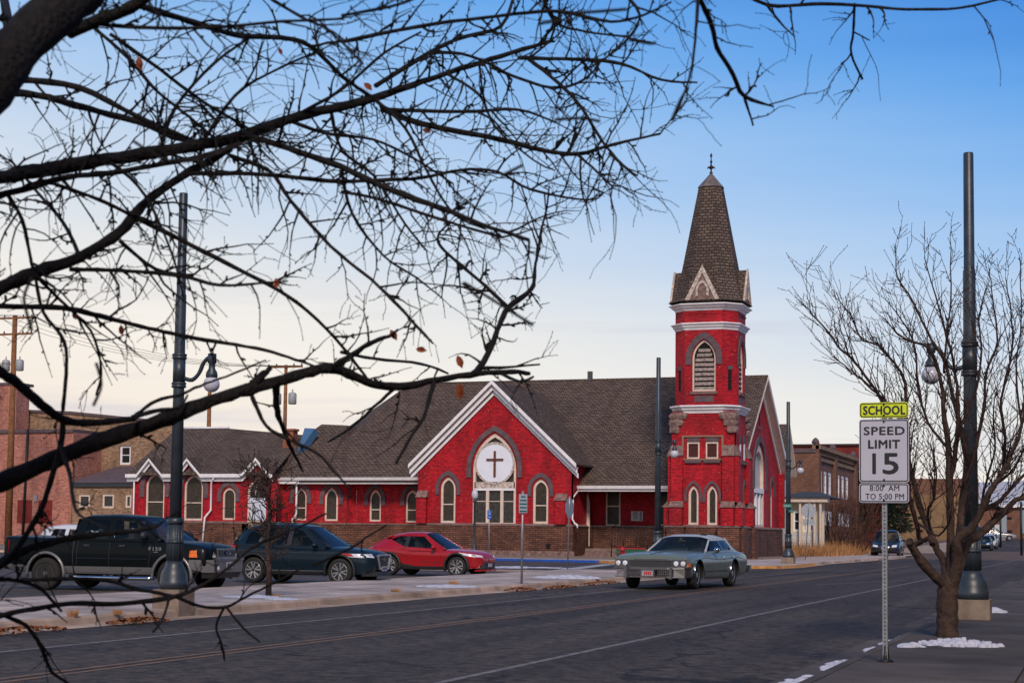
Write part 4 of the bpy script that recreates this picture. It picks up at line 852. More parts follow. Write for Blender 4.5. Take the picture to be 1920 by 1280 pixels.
# spire: flared octagonal foot, tapering shaft, metal cap, finial
zs0 = F_tw.v(1335, 568)+.02; cxT, cyT = (TX_0+TX_1)/2, (TY0+TY1)/2
def oc(h, z, k): return octa(cxT-h, cxT+h, cyT-h, cyT+h, h*k, z)
zsp = lambda y: EYE+(ony(1336, y, cyT).z-EYE)
hw0 = (TX_1-TX_0)/2
loft([oc(hw0+.42, zsp(572), .42), oc(hw0+.16, zsp(565), .46), oc(hw0-.14, zsp(530), .54), oc(hw0-.30, zsp(505), .58), oc(.72, zsp(352), .586)], 'spire', 'shingle')
loft([oc(.78, zsp(353), .586), oc(.70, zsp(349), .586), oc(.04, zsp(325), .586)], 'spire_cap', 'spire_metal')
mb = MB(); zf = zsp(326); mb.lathe([(.05, 0), (.12, .1), (.05, .2), (.05, .35), (.14, .42), (.14, .5), (.05, .6), (.045, .75), (.10, .8), (.035, .9), (.035, 1.1), (.09, 1.18), (.0, 1.40)], (cxT, cyT, zf-.05), 8)
for k in range(4):
    t = k*math.pi/2+.3; mb.tube([(cxT, cyT, zf+.32), (cxT+.2*math.cos(t), cyT+.2*math.sin(t), zf+.42), (cxT+.24*math.cos(t), cyT+.24*math.sin(t), zf+.3)], [.05, .06, .02], 5)
mb.build('finial', 'bark_red', church)
# gablets on all four sides, each a small dormer with its own shingled roof
GO = .30
for (fr_, cc, front) in ((Frame((0, TY0-GO, 0), (1, 0, 0)), cxT, 1), (Frame((TX_1+GO, 0, 0), (0, 1, 0)), cyT, 1), (Frame((TX_0-GO, 0, 0), (0, -1, 0)), -cyT, 0), (Frame((0, TY1+GO, 0), (-1, 0, 0)), -cxT, 0)):
    wz0, wz1 = F_tw.v(1320, 563), F_tw.v(1320, 500); hw = 1.02
    mb = MB(); bk_ = -2.0
    v = [fr_.P(cc-hw, wz0-.1, .0), fr_.P(cc+hw, wz0-.1, .0), fr_.P(cc, wz1, .0), fr_.P(cc-hw, wz0-.1, bk_), fr_.P(cc+hw, wz0-.1, bk_), fr_.P(cc, wz1, bk_)]
    mb.add(v, [(0, 1, 2), (3, 5, 4), (0, 2, 5, 3), (1, 4, 5, 2), (0, 3, 4, 1)]).build('gablet_roof', 'shingle', church)
    mb = MB(); strip(mb, fr_, [(cc-hw-.04, wz0), (cc, wz1+.08), (cc+hw+.04, wz0)], [(cc-hw+.24, wz0), (cc, wz1-.42), (cc+hw-.24, wz0)], .0, .12); mb.build('verge_board', 'peeling_paint', church)
    if front:
        fpoly(MB(), fr_, [(cc-hw+.2, wz0+.02), (cc+hw-.2, wz0+.02), (cc, wz1-.4)], .01, .05).build('gablet_panel', 'rough_stone', church)
        mb = MB(); ra = [(cc+(.42)*math.cos(t), wz0+.42+.75*math.sin(t)) for t in np.linspace(-.3, math.pi+.3, 9)]; ri = [(cc+(.28)*math.cos(t), wz0+.42+.6*math.sin(t)) for t in np.linspace(-.3, math.pi+.3, 9)]; strip(mb, fr_, ra, ri, .05, .11); mb.build('tracery', 'peeling_paint', church)

# ================================================================== OTHER BUILDINGS
def simple_wall(parent, fr, u0, u1, v0, v1, m, holes=(), name='wall', w1=-.3):
    mb = MB(); poly_panel(mb, fr, [(u0, v0), (u1, v0), (u1, v1), (u0, v1)], holes, 0, w1); return mb.build(name, m, parent)
# pink brick building, far left
pb = thing('brick_building', 'low pink brick building with bricked-up openings at the far left edge', 'building', (-95, 130, 0))
F1 = Frame((0, 126.5, 0), (1, 0, 0)); a, b_ = F1.u(-150), F1.u(134); zt_ = F1.v(80, 811)
simple_wall(pb, F1, a, b_, -.1, zt_, 'pink_brick'); MB().box(a, b_, 126.35, 135, zt_+.001, zt_+.3).build('parapet_cap', 'hood_stone', pb); MB().box(b_-.3, b_-.001, 126.6, 135, 0, zt_).build('wall', 'pink_brick', pb)
for x0, x1, y0, y1 in ((33, 60, 937, 980), (72, 98, 937, 980)): fbox(MB(), F1, F1.u(x0, 950), F1.u(x1, 950), F1.v(50, y1), F1.v(50, y0), .0, .03).build('blocked_window', 'dark_red_brick', pb)
MB().tube([F1.P(F1.u(52, 900), zt_+.3, .2), F1.P(F1.u(48, 900), .5, .2)], .12, 6).build('downspout', 'iron', pb)
fbox(MB(), F1, F1.u(65, 930), F1.u(71, 930), F1.v(50, 940), F1.v(50, 928), .0, .15).build('meter_box', 'galvanised', pb)
tb = thing('brick_building', 'tall red brick block rising above the left edge of the picture', 'building', (-100, 132, 0))
F2 = Frame((0, 128.5, 0), (1, 0, 0)); z2 = F2.v(10, 722); simple_wall(tb, F2, F2.u(-200), F2.u(24), 3, z2, 'pink_brick', w1=-2); MB().box(F2.u(-200), F2.u(24)+.1, 128.4, 131, z2+.001, z2+.25).build('parapet_cap', 'hood_stone', tb)
# tan brick two-storey building behind the truck
tn = thing('brick_building', 'mottled tan brick building with white sash windows behind the dark pickup truck', 'building', (-85, 134, 0))
F3 = Frame((0, 131, 0), (1, 0, 0)); a, b_ = F3.u(24), F3.u(335)
mb = MB(); wins = [(169.5, 190.5, 822, 869), (224, 245, 835, 871)]
hs = []
for x0, x1, y0, y1 in wins: hs.append([(F3.u(x0, 850), F3.v(200, y1)), (F3.u(x1, 850), F3.v(200, y1)), (F3.u(x1, 850), F3.v(200, y0)), (F3.u(x0, 850), F3.v(200, y0))])
poly_panel(mb, F3, [(a, 0), (b_, 0), (b_, F3.v(300, 797)), (F3.u(135, 790), F3.v(135, 776)), (a, F3.v(25, 772))], hs, 0, -.4); mb.build('wall', 'tan_brick', tn)
mb = MB(); strip(mb, F3, [(a, F3.v(25, 772)+.25), (F3.u(135, 790), F3.v(135, 776)+.25), (b_, F3.v(300, 797)+.25)], [(a, F3.v(25, 772)), (F3.u(135, 790), F3.v(135, 776)), (b_, F3.v(300, 797))], -.5, .12); mb.build('parapet_cap', 'hood_stone', tn)
for i, h_ in enumerate(hs): sash(F3, h_[0][0], h_[1][0], h_[0][1], h_[2][1], 'white_trim', 'window_glass', tn, w=-.2, fw=.2)
ua, ub = hs[0][0][0], hs[0][1][0]; zz = hs[0][2][1]
mb = MB(); fpoly(mb, F3, [(ua-.1, zz)]+[((ua+ub)/2-(ub-ua+.2)/2*math.cos(t), zz+.001+.55*math.sin(t)) for t in np.linspace(.1, math.pi-.1, 8)]+[(ub+.1, zz)], -.1, .12); mb.build('arched_hood', 'white_trim', tn)
ln = thing('lean_to', 'low tan brick lean-to with a dark shed roof and small square windows', 'building', (-82, 127, 0))
F4 = Frame((0, 124, 0), (1, 0, 0)); a, b_ = F4.u(136, 930), F4.u(262, 930); hs = []
for x0, x1, y0, y1 in ((147.5, 168.5, 927, 951), (192, 213.5, 926, 952), (235, 246, 927, 951)): hs.append([(F4.u(x0, 940), F4.v(200, y1)), (F4.u(x1, 940), F4.v(200, y1)), (F4.u(x1, 940), F4.v(200, y0)), (F4.u(x0, 940), F4.v(200, y0))])
simple_wall(ln, F4, a, b_, -.1, F4.v(200, 912), 'tan_brick', hs)
for h_ in hs: sash(F4, h_[0][0], h_[1][0], h_[0][1], h_[2][1], 'cream_frame', 'window_glass', ln, bar=False, w=-.1, fw=.16)
fbox(MB(), F4, a-.1, b_, F4.v(200, 912)+.001, F4.v(200, 905), .0, .2).build('fascia', 'pole_paint', ln)
MB().add([(a-.2, 123.7, F4.v(200, 905)+.01), (b_, 123.7, F4.v(200, 905)+.01), (b_, 131.0, F4.v(200, 880)+.6), (a-.2, 131.0, F4.v(200, 880)+.6)], [(0, 1, 2, 3)]).build('roof', 'hood_stone', ln)

# right background: two-storey commercial building
cb_ = thing('brick_building', 'two-storey brown brick building with tall paired white windows and a corniced parapet', 'building', (-26, 158, 0))
XB = -24.0; FS = Frame((0, 147, 0), (1, 0, 0)); FX = Frame((XB, 0, 0), (0, 1, 0))
zl = FS.v(1500, 848); za = FX.v(1531, 842)
simple_wall(cb_, FS, -40, XB, -.1, zl, 'brown_brick'); MB().box(-40, XB, 146.9, 147.4, zl+.001, zl+.35).build('parapet_cap', 'hood_stone', cb_)
y_end = FX.u(1603, 900); wn = []
ws = [(1536, 1541.5), (1544.5, 1550), (1553, 1558.5), (1569.5, 1574.5), (1577.5, 1582.5), (1585.5, 1590.5)]
for x0, x1 in ws: wn.append([(FX.u(x0, 910), FX.v(1550, 930)), (FX.u(x1, 910), FX.v(1550, 930)), (FX.u(x1, 910), FX.v(1550, 884)), (FX.u(x0, 910), FX.v(1550, 884))])
simple_wall(cb_, FX, 147.002, y_end, -.1, za, 'brown_brick', wn)
for h_ in wn: sash(FX, h_[0][0], h_[1][0], h_[0][1], h_[2][1], 'white_trim', 'grey_glass', cb_, w=-.1, fw=.28)
for x0, x1 in ws[:3]+ws[3:]:
    u0, u1 = FX.u(x0, 980), FX.u(x1, 980); fbox(MB(), FX, u0, u1, FX.v(1550, 985), FX.v(1550, 958), -.0, .05).build('window', 'white_trim', cb_)
for u0, u1 in ((147, 148.2), (FX.u(1563, 860)-.5, FX.u(1563, 860)+.7), (y_end-1.2, y_end)):
    fbox(MB(), FX, u0, u1, 0, za+.5, .0, .3).build('pilaster', 'brown_brick', cb_); 
    mb = MB(); mb.lathe([(.3, 0), (.36, .15), (.24, .4), (.05, .55)], FX.P((u0+u1)/2, za+.5, -.1), 8); mb.build('pinnacle', 'hood_stone', cb_)
fbox(MB(), FX, 148.2, y_end-1.2, FX.v(1550, 880)+.6, FX.v(1550, 880)+.9, .0, .15).build('string_course', 'tan_brick', cb_)
fbox(MB(), FX, 147.0, y_end, za, za+.35, -.3, .45).build('cornice', 'tan_brick', cb_)
mb = MB()
for i in range(36):
    u = 148.3+i*(y_end-150)/36; fbox(mb, FX, u, u+.25, za-.45, za-.001, .0, .25)
mb.build('corbels', 'tan_brick', cb_)
rd = thing('brick_building', 'plain dark red brick building rising behind the brown corniced building', 'building', (-30, 195, 0))
FR_ = Frame((0, 185, 0), (1, 0, 0)); simple_wall(rd, FR_, FR_.u(1484, 850), FR_.u(1655, 850), 0, FR_.v(1550, 836), 'dark_red_brick'); fbox(MB(), FR_, FR_.u(1484, 850), FR_.u(1655, 850), FR_.v(1550, 836)+.001, FR_.v(1550, 832), -.5, .2).build('parapet_cap', 'bark_red', rd)
# yellow gabled house right behind the church, and the porch house
yh = thing('house', 'narrow yellow gabled house squeezed behind the church facade', 'house', (-28, 130, 0))
YX = -23.5; FY = Frame((YX, 0, 0), (0, 1, 0)); ap = (FY.u(1469.5, 796), FY.v(1469.5, 796)); e1 = (FY.u(1482, 886), FY.v(1482, 886)); hwid = e1[0]-ap[0]
fpoly(MB(), FY, [(ap[0]-hwid, e1[1]), (ap[0]+hwid*.96, e1[1]), (ap[0], ap[1]-.25)], -.3, 0).build('gable', 'yellow_siding', yh)
simple_wall(yh, FY, ap[0]-hwid, ap[0]+hwid*.92, -.1, e1[1]-.001, 'siding')
mb = MB(); strip(mb, FY, [(ap[0]-hwid, e1[1]), ap, e1], [(ap[0]-hwid, e1[1]-.35), (ap[0], ap[1]-.4), (e1[0], e1[1]-.35)], .02, .5); mb.build('verge_board', 'cream_frame', yh)
for s in (-1, 1): MB().add([(YX+.5, ap[0], ap[1]+.05), (YX+.5, ap[0]+s*hwid*1.02, e1[1]+.02), (YX-12, ap[0]+s*hwid*1.02, e1[1]+.02), (YX-12, ap[0], ap[1]+.05)], [(0, 1, 2, 3)]).build('roof', 'shingle', yh)
ph = thing('porch_house', 'small cream house with a dark porch roof and tall white framed windows', 'house', (-26, 134, 0))
FP = Frame((0, 130, 0), (1, 0, 0)); a, b_ = FP.u(1462, 960), FP.u(1545, 960); zr_ = FP.v(1500, 941); hs = []
for x0, x1, y0, y1 in ((1487.5, 1500.5, 958, 995), (1506, 1513.5, 966, 996), (1517.5, 1526, 966, 996)): hs.append([(FP.u(x0, 975), FP.v(1500, y1)), (FP.u(x1, 975), FP.v(1500, y1)), (FP.u(x1, 975), FP.v(1500, y0)), (FP.u(x0, 975), FP.v(1500, y0))])
simple_wall(ph, FP, a, b_, -.1, zr_, 'house_cream', hs)
for h_ in hs: sash(FP, h_[0][0], h_[1][0], h_[0][1], h_[2][1], 'white_trim', 'window_glass', ph, w=-.08, fw=.13)
fbox(MB(), FP, FP.u(1472, 1003), FP.u(1535, 1003), .1, FP.v(1500, 998), .01, .06).build('siding_skirt', 'siding', ph)
for x in (1503, 1530, 1541): fbox(MB(), FP, FP.u(x, 970)-.08, FP.u(x, 970)+.08, 0, zr_-.001, .5, .72).build('post', 'cream_frame', ph)
fbox(MB(), FP, a-.3, b_+.4, zr_, zr_+.35, -.3, .9).build('fascia', 'cream_frame', ph)
mb = MB(); mb.hexa([(a-.4, 128.9, zr_+.36), (b_+.6, 128.9, zr_+.36), (b_+.6, 136, zr_+.36), (a-.4, 136, zr_+.36), (a+1, 134.5, zr_+.95), (b_-1.2, 134.5, zr_+.95), (b_-1.2, 136, zr_+.95), (a+1, 136, zr_+.95)]); mb.build('roof', 'roof_dark', ph)
# long tan wall beyond the parked dark SUV, and the shop row at the right edge
tw = thing('warehouse', 'long ochre walled warehouse with a red brick upper band across the end of the street', 'building', (-10, 262, 1.2))
FW_ = Frame((0, 262, 0), (1, 0, 0)); a, b_ = FW_.u(1630, 950), FW_.u(1835, 950); zm_ = FW_.v(1720, 927); simple_wall(tw, FW_, a, b_, .5, zm_, 'ochre_wall'); simple_wall(tw, FW_, a, b_, zm_+.002, FW_.v(1720, 897), 'brown_brick')
for i in range(9):
    for j in range(3): 
        u = a+3+i*4.4; fbox(MB(), FW_, u, u+.7, 2.6+j*2.0, 3.0+j*2.0, .0, .05).build('vent', 'hole', tw)
sr = thing('shop_row', 'red brick shop row with a pale flat cornice at the right edge', 'building', (25, 290, 1.7))
FQ = Frame((0, 290, 0), (1, 0, 0)); a, b_ = FQ.u(1836, 970), FQ.u(2050, 970); simple_wall(sr, FQ, a, b_, 1, FQ.v(1880, 951), 'brown_brick', [[(FQ.u(1876, 980), FQ.v(1880, 998)), (FQ.u(1888, 980), FQ.v(1880, 998)), (FQ.u(1888, 980), FQ.v(1880, 960)), (FQ.u(1876, 980), FQ.v(1880, 960))]])
fbox(MB(), FQ, a, b_, FQ.v(1880, 951)+.01, FQ.v(1880, 946), -.5, .6).build('cornice', 'white_trim', sr)
fbox(MB(), FQ, FQ.u(1865, 980), FQ.u(1875, 980), FQ.v(1880, 999), FQ.v(1880, 983), .1, .3).build('shop_sign', 'paper', sr); fbox(MB(), FQ, FQ.u(1876, 980)+.01, FQ.u(1888, 980)-.01, FQ.v(1880, 998), FQ.v(1880, 960), -.2, -.1).build('shop_window', 'grey_glass', sr)
fbox(MB(), FQ, FQ.u(1913, 980), FQ.u(1925, 980), FQ.v(1880, 999), FQ.v(1880, 955), .0, .1).build('shop_door', 'grey_glass', sr)

# ================================================================== UTILITY POLES AND WIRES
def util_pole(px, ytop, Y, armys, tfy, label, r=.17, halfarm=1.7, base=True):
    q = ony(px, 950, Y); t = thing('utility_pole', label, 'utility pole', (q.x, Y, 0), 'utility poles beyond the church')
    zt = ony(px, ytop, Y).z; MB().tube([(q.x, Y, -.1), (q.x, Y, zt)], [r*1.25, r*.8], 8).build('pole', 'wood_pole', t)
    for ya in armys:
        z = ony(px, ya, Y).z; MB().box(q.x-halfarm, q.x+halfarm, Y-.2, Y-.08, z-.08, z+.08).build('crossarm', 'wood_pole', t)
        mb = MB()
        for k in (-.95, -.5, .5, .95): mb.lathe([(.05, 0), (.09, .08), (.04, .18), (.02, .22)], (q.x+k*halfarm, Y-.14, z+.08), 6)
        mb.build('insulators', 'hood_stone', t)
        mb = MB()
        for s in (-1, 1): mb.tube([(q.x+s*halfarm*.6, Y-.2, z-.05), (q.x, Y-.2, z-.7)], .02, 4)
        mb.build('brace', 'iron', t)
    for s in tfy:
        y_, sd = s; z = ony(px, y_, Y).z
        MB().lathe([(.28, -.45), (.34, -.4), (.34, .4), (.26, .5), (.06, .55), (.05, .8)], (q.x+sd*.7, Y-.1, z), 10).build('transformer', 'transformer', t)
    return q.x, zt
p1x, p1z = util_pole(17, 592, 118, (597, 627), ((686, 1), (686, -1)), 'tall brown wooden utility pole with two crossarms at the far left', .26, 1.9)
p2x, p2z = util_pole(531, 684, 122, (688,), ((748, 1), (748, -1)), 'wooden utility pole with a transformer behind the church chimney', .17, 1.6)
util_pole(388, 735, 135, (), (), 'short bare wooden utility pole rising behind the annex roof', .22)
for k in range(4):
    A = Vector((p1x-1.8+k*1.2, 117.9, ony(17, 594, 118).z)); B = Vector((p2x-1.5+k, 121.9, ony(531, 686, 122).z))
    pts = [A.lerp(B, t)-Vector((0, 0, 1.2*4*t*(1-t))) for t in np.linspace(0, 1, 16)]
    tag(MB().tube([A-Vector((40, 5, -2))]+pts, .016, 4).build('power_wire', 'wire'), 'thin power line strung between the two wooden utility poles', 'wire', 'power lines between the wooden poles')

# ================================================================== STREET LAMPS
def street_lamp(x, y, zt, za, arm, label, blk=.62, s=1.0, z0=.13, grp='tall dark street lamp poles with a globe'):
    t = thing('street_lamp', label, 'street lamp', (x, y, z0), grp)
    B = lambda mb, n, m, par=None: mb.build(n, m, par or t, world=False)
    B(MB().box(-blk/2, blk/2, -blk/2, blk/2, -.2, .32), 'concrete_footing', 'footing')
    mb = MB(); mb.lathe([(.27*s, .32), (.27*s, .44), (.255*s, .46), (.255*s, .54), (.24*s, .57), (.235*s, .60), (.20*s, .65), (.168*s, .71), (.15*s, .78)], n=16); B(mb, 'base', 'pole_paint')
    mb = MB(); k0 = []
    prof = [(.15, 1.0), (.14, 1.55), (.135, 1.56)]
    mb.lathe([(.15*s, .77), (.138*s, 1.42)], n=16)
    for i in range(12):
        a_ = 2*math.pi*i/12; mb.tube([(.148*s*math.cos(a_), .148*s*math.sin(a_), .80), (.138*s*math.cos(a_), .138*s*math.sin(a_), 1.38)], .018*s, 4)
    mb.lathe([(.16*s, 1.4), (.165*s, 1.43), (.16*s, 1.48), (.13*s, 1.5)], n=16); mb.lathe([(.162*s, 1.08), (.168*s, 1.10), (.162*s, 1.12)], n=16)
    B(mb, 'fluted_shaft', 'pole_paint')
    zm = za+ (zt-za)*.42
    B(MB().lathe([(.118*s, 1.49), (.105*s, za-.3), (.102*s, zm), (.098*s, zm+.02), (.088*s, zm+.03), (.082*s, zt-.02), (.075*s, zt)], n=14), 'pole', 'pole_paint')
    mb = MB()
    for z in (za-.24, za+.24): mb.lathe([(.105*s, z-.05), (.14*s, z-.04), (.14*s, z-.01), (.12*s, z), (.14*s, z+.01), (.14*s, z+.04), (.105*s, z+.05)], n=14)
    mb.lathe([(.118*s, za-.2), (.118*s, za+.2)], n=14); B(mb, 'collar', 'pole_paint')
    ax, ay = arm; mb = MB(); d = .62
    pts = smooth_path([(.1, za-.13), (.25, za-.16), (.38, za-.05), (.46, za+.12), (.55, za+.2), (d, za+.2)], 3); mb.tube([(p[0]*ax, p[0]*ay, p[1]) for p in pts], .036, 6); B(mb, 'arm', 'pole_paint')
    c = (d*ax, d*ay); gr = .155*s
    H = B(MB().lathe([(.07, .27), (.075, .12), (.05, .10), (.055, .02), (.09, -.04), (.10, -.10), (.09, -.13)], (c[0], c[1], za), 12), 'lamp_hood', 'pole_paint')
    pf = [(gr*math.sin(t), -gr*math.cos(t)) for t in np.linspace(.05, math.pi-.5, 12)]
    B(MB().lathe(pf, (c[0], c[1], za-.13-gr*.8), 20), 'globe', 'globe', H)
    return t
LP = onz(325, 1140, .13); 
def zat(P, y, px=None): 
    X, Y_ = P.x, P.y; zs = np.linspace(0, 16, 1601)
    best = min(zs, key=lambda z: abs((CY-FPX*((Vector((X, Y_, z))-EYEP).dot(CU))/((Vector((X, Y_, z))-EYEP).dot(CF)))-y)); return float(best)
street_lamp(LP.x, LP.y, zat(LP, 362)-.13, zat(LP, 695)-.13, (1, 0), 'nearest tall lamp pole with a globe, in front of the dark pickup truck', blk=.50, s=.88)
RP = onz(1822, 1161, .13); RP.y += .25; RP.x = RP.y*(RP.x/(RP.y-.25))
street_lamp(RP.x, RP.y, zat(RP, 287)-.13, zat(RP, 672)-.13, (-1, 0), 'tall lamp pole behind the pruned tree on the near pavement', blk=.60, s=1.0)
q = onz(1478, 1056, .13); street_lamp(q.x, q.y, zat(q, 753)-.13, zat(q, 872)-.13, (1, 0), 'tall lamp pole with a street name sign at the corner right of the church', s=1.12, blk=.62)
F2P = q
q = Vector((-15.6, 59.0, .13)); 
for _ in range(20):
    d_ = Vector((q.x, q.y, 1.0))-EYEP; sx = 960+FPX*d_.dot(CR)/d_.dot(CF); q.x += (1233-sx)/FPX*d_.dot(CF)/.94
street_lamp(q.x, q.y, zat(q, 670)-.13, zat(q, 838)-.13, (1, 0), 'tall lamp pole with a round white globe rising directly behind the blue-green sedan', s=1.0)
# far lamp poles at right
q = Vector((-1.4, 205, .8)); 
for (px, Y_, yt, lb) in ((1915, 150, 925, 'distant thin lamp pole at the far right edge'),):
    pp = ony(px, 1000, Y_); t = thing('street_lamp', 'dark lamp pole standing in front of the red brick shops at the right edge', 'street lamp', (pp.x, Y_, 0)); MB().tube([(pp.x, Y_, 0), (pp.x, Y_, ony(px, 940, Y_).z)], .11, 6).build('pole', 'iron', t)
pp = ony(1876, 1000, 200); t = thing('street_lamp', 'distant dark lamp pole with a lantern in front of the shop window', 'street lamp', (pp.x, 200, .6)); MB().tube([(pp.x, 200, .5), (pp.x, 200, ony(1876, 950, 200).z)], .13, 6).build('pole', 'iron', t); MB().lathe([(.1, 0), (.35, .2), (.35, .6), (.1, .8)], (pp.x-.5, 200, ony(1876, 955, 200).z), 8).build('lantern', 'iron', t)
# small decorative lamp in front of the transept
q = ony(889, 1043, 86.6); t = thing('post_lamp', 'short green post lamp with a frosted globe in front of the big church window', 'street lamp', (q.x, 86.6, .13))
B = lambda mb, n, m: mb.build(n, m, t, world=False)
B(MB().lathe([(.24, 0), (.24, .12), (.19, .2), (.13, .55), (.10, .7), (.07, .9), (.065, 3.05), (.1, 3.1), (.1, 3.2), (.06, 3.28)], n=12), 'post', 'pole_paint'); B(MB().lathe([(.10, 3.26), (.17, 3.38), (.185, 3.55), (.15, 3.7), (.07, 3.8), (.02, 3.84)], n=14), 'globe', 'globe')

# ================================================================== SIGNS
def text_mesh(body, fr_or_m, x, y, w, h, name, m, parent, off=.0, world=True, spacing=1.0, mirror=False):
    """lettering as real flat geometry fitted into a w x h box centred at (x,y) of frame"""
    cu = bpy.data.curves.new('t', 'FONT'); cu.body = body; cu.offset = 0; cu.space_character = spacing; cu.extrude = .0; cu.resolution_u = 3
    to = bpy.data.objects.new('t', cu); COL.objects.link(to); dg = bpy.context.evaluated_depsgraph_get(); me = bpy.data.meshes.new_from_object(to.evaluated_get(dg))
    xs = [v.co.x for v in me.vertices]; ys = [v.co.y for v in me.vertices]; mx_, my_ = (min(xs)+max(xs))/2, (min(ys)+max(ys))/2; sx, sy = w/(max(xs)-min(xs)), h/(max(ys)-min(ys))
    vs = [fr_or_m((v.co.x-mx_)*sx+x, (v.co.y-my_)*sy+y) for v in me.vertices]; fs = [tuple(p.vertices) for p in me.polygons]
    if off:   # heavier strokes: thin layers a hair apart, shifted round a small circle
        base = list(me.vertices); n0 = len(vs); d0_ = (fr_or_m(0, 1)-fr_or_m(0, 0)).cross(fr_or_m(1, 0)-fr_or_m(0, 0)).normalized()*.0002; f0 = list(fs)
        for k in range(8):
            a = k*math.pi/4; vs += [fr_or_m((v.co.x-mx_)*sx+x+off*math.cos(a), (v.co.y-my_)*sy+y+off*math.sin(a))-d0_*(k+1)*(-1) for v in base]; fs += [tuple(i+n0*(k+1) for i in f) for f in f0]
    bpy.data.objects.remove(to); bpy.data.curves.remove(cu); bpy.data.meshes.remove(me)
    return MB().add(vs, fs).build(name, m, parent, world=world, recalc=False, uv=False)
SP = onz(1660, 1240, .13); sg = thing('speed_sign', 'school speed limit 15 sign on a perforated steel post at the near kerb', 'sign', (SP.x, SP.y, .13))
FG = Frame((0, SP.y-.045, 0), (1, 0, 0)); yS = SP.y
ztop = FG.v(1658, 757)
PO = MB().box(SP.x-.026, SP.x+.026, yS-.022, yS+.03, .13, ztop).build('post', 'galvanised', sg)
mb = MB(); z = .3
while z < FG.v(1658, 944): mb.lathe([(.0085, 0), (.0085, -.001)], (SP.x, yS-.0225, z), 6, 'y', False); z += .0254*1.6
mb.build('punched_holes', 'hole', PO)['kind'] = 'stuff'
mb = MB(); mb.lathe([(.085, 0), (.08, .02), (.045, .03), (.035, .10), (.033, .16)], (SP.x, yS, .13), 4); mb.build('post_foot', 'iron', sg)
def rrect(x0, x1, z0, z1, r, n=5):
    pts = []
    for cx_, cz_, a0 in ((x1-r, z1-r, 0), (x0+r, z1-r, 90), (x0+r, z0+r, 180), (x1-r, z0+r, 270)):
        for i in range(n+1): t = R_(a0+90*i/n); pts.append((cx_+r*math.cos(t), cz_+r*math.sin(t)))
    return pts
def plate(x0, x1, y0, y1, m, name, lines, bord=.011, inset=.008):
    ym = (y0+y1)/2; u0, u1, v0, v1 = FG.u(x0, ym), FG.u(x1, ym), FG.v((x0+x1)/2, y1), FG.v((x0+x1)/2, y0)
    Pn = fpoly(MB(), FG, rrect(u0, u1, v0, v1, .03), 0, .004).build(name, m, sg)
    i1, i2 = inset, inset+bord
    ring(MB(), FG, rrect(u0+i1, u1-i1, v0+i1, v1-i1, .026), rrect(u0+i2, u1-i2, v0+i2, v1-i2, .018), .0045, .0055).build('border', 'sign_black', Pn)
    mb = MB()
    for zb in (v0+.028, v1-.028): mb.lathe([(.011, .0), (.011, -.006), (.004, -.009)], FG.P((u0+u1)/2, zb, .004), 8, 'y')
    mb.build('bolt', 'iron', Pn)
    for (tx, xa, xb, ya, yb, off) in lines:
        ua, ub, va, vb = FG.u(xa, ya), FG.u(xb, ya), FG.v((xa+xb)/2, yb), FG.v((xa+xb)/2, ya)
        text_mesh(tx, lambda a, b: FG.P(a, b, .0055), (ua+ub)/2, (va+vb)/2, ub-ua, vb-va, 'lettering', 'sign_black', Pn, off, spacing=1.08)
plate(1611.5, 1703.5, 754, 783, 'sign_yellow', 'school_plate', [('SCHOOL', 1619, 1697, 761, 777, .005)])
plate(1611, 1704.5, 785.5, 904, 'sign_white', 'speed_plate', [('SPEED', 1620, 1696, 800, 815, .004), ('LIMIT', 1628.5, 1687, 825, 840, .005), ('1', 1636, 1642, 850, 888, .003), ('5', 1656, 1684, 850, 888, .007)])
plate(1611, 1704.5, 905.5, 942, 'sign_white', 'hours_plate', [('8:00  AM', 1631, 1686, 909.5, 920, .0015), ('TO 5:00 PM', 1623, 1695, 925, 936, .0015)])
# backs of stop signs
def stop_back(px, py, zt_px, cx_, cy_, r, label, lean, dz=None, extra=False):
    q = onz(px, py, .13); D = (q-EYEP).dot(CF); c = atd(cx_, cy_, D); s = FPX/D; t = thing('stop_sign', label, 'sign', (q.x, q.y, .13))
    top = atd(cx_+(cx_-px)*.15, cy_-r*1.1, D)
    MB().tube([q, c, top], .032, 6).build('post', 'galvanised', t)
    rr_ = r/s; mb = MB(); mb.lathe([(rr_, 0), (rr_, .01)], (0, 0, 0), 8, 'y', False); v = []
    ang = lean; M_ = Matrix.Rotation(ang, 3, 'Z') @ Matrix.Rotation(R_(22.5), 3, 'Y')
    mb.v = [tuple(M_ @ Vector(p) + c+Vector((0, .05, 0))) for p in mb.v]; mb.build('sign_plate', 'sign_back', t)
    if extra:
        c2 = atd(cx_, cy_+r+7, D); w = 11/s; h = 6/s; d = Vector((math.cos(ang), math.sin(ang), 0)); mb = MB(); fr = Frame((c2.x, c2.y+.06, 0), d); fbox(mb, fr, -w, w, c2.z-h, c2.z+h, 0, .01); mb.build('lower_plate', 'sign_back', t)
    return t
stop_back(1064, 1066, 0, 1067.5, 952, 20, 'back of a stop sign on a leaning post at the island corner', R_(85)); stop_back(1510, 1048, 0, 1516, 957, 14.5, 'back of a stop sign on the corner right of the church', R_(20), extra=True)
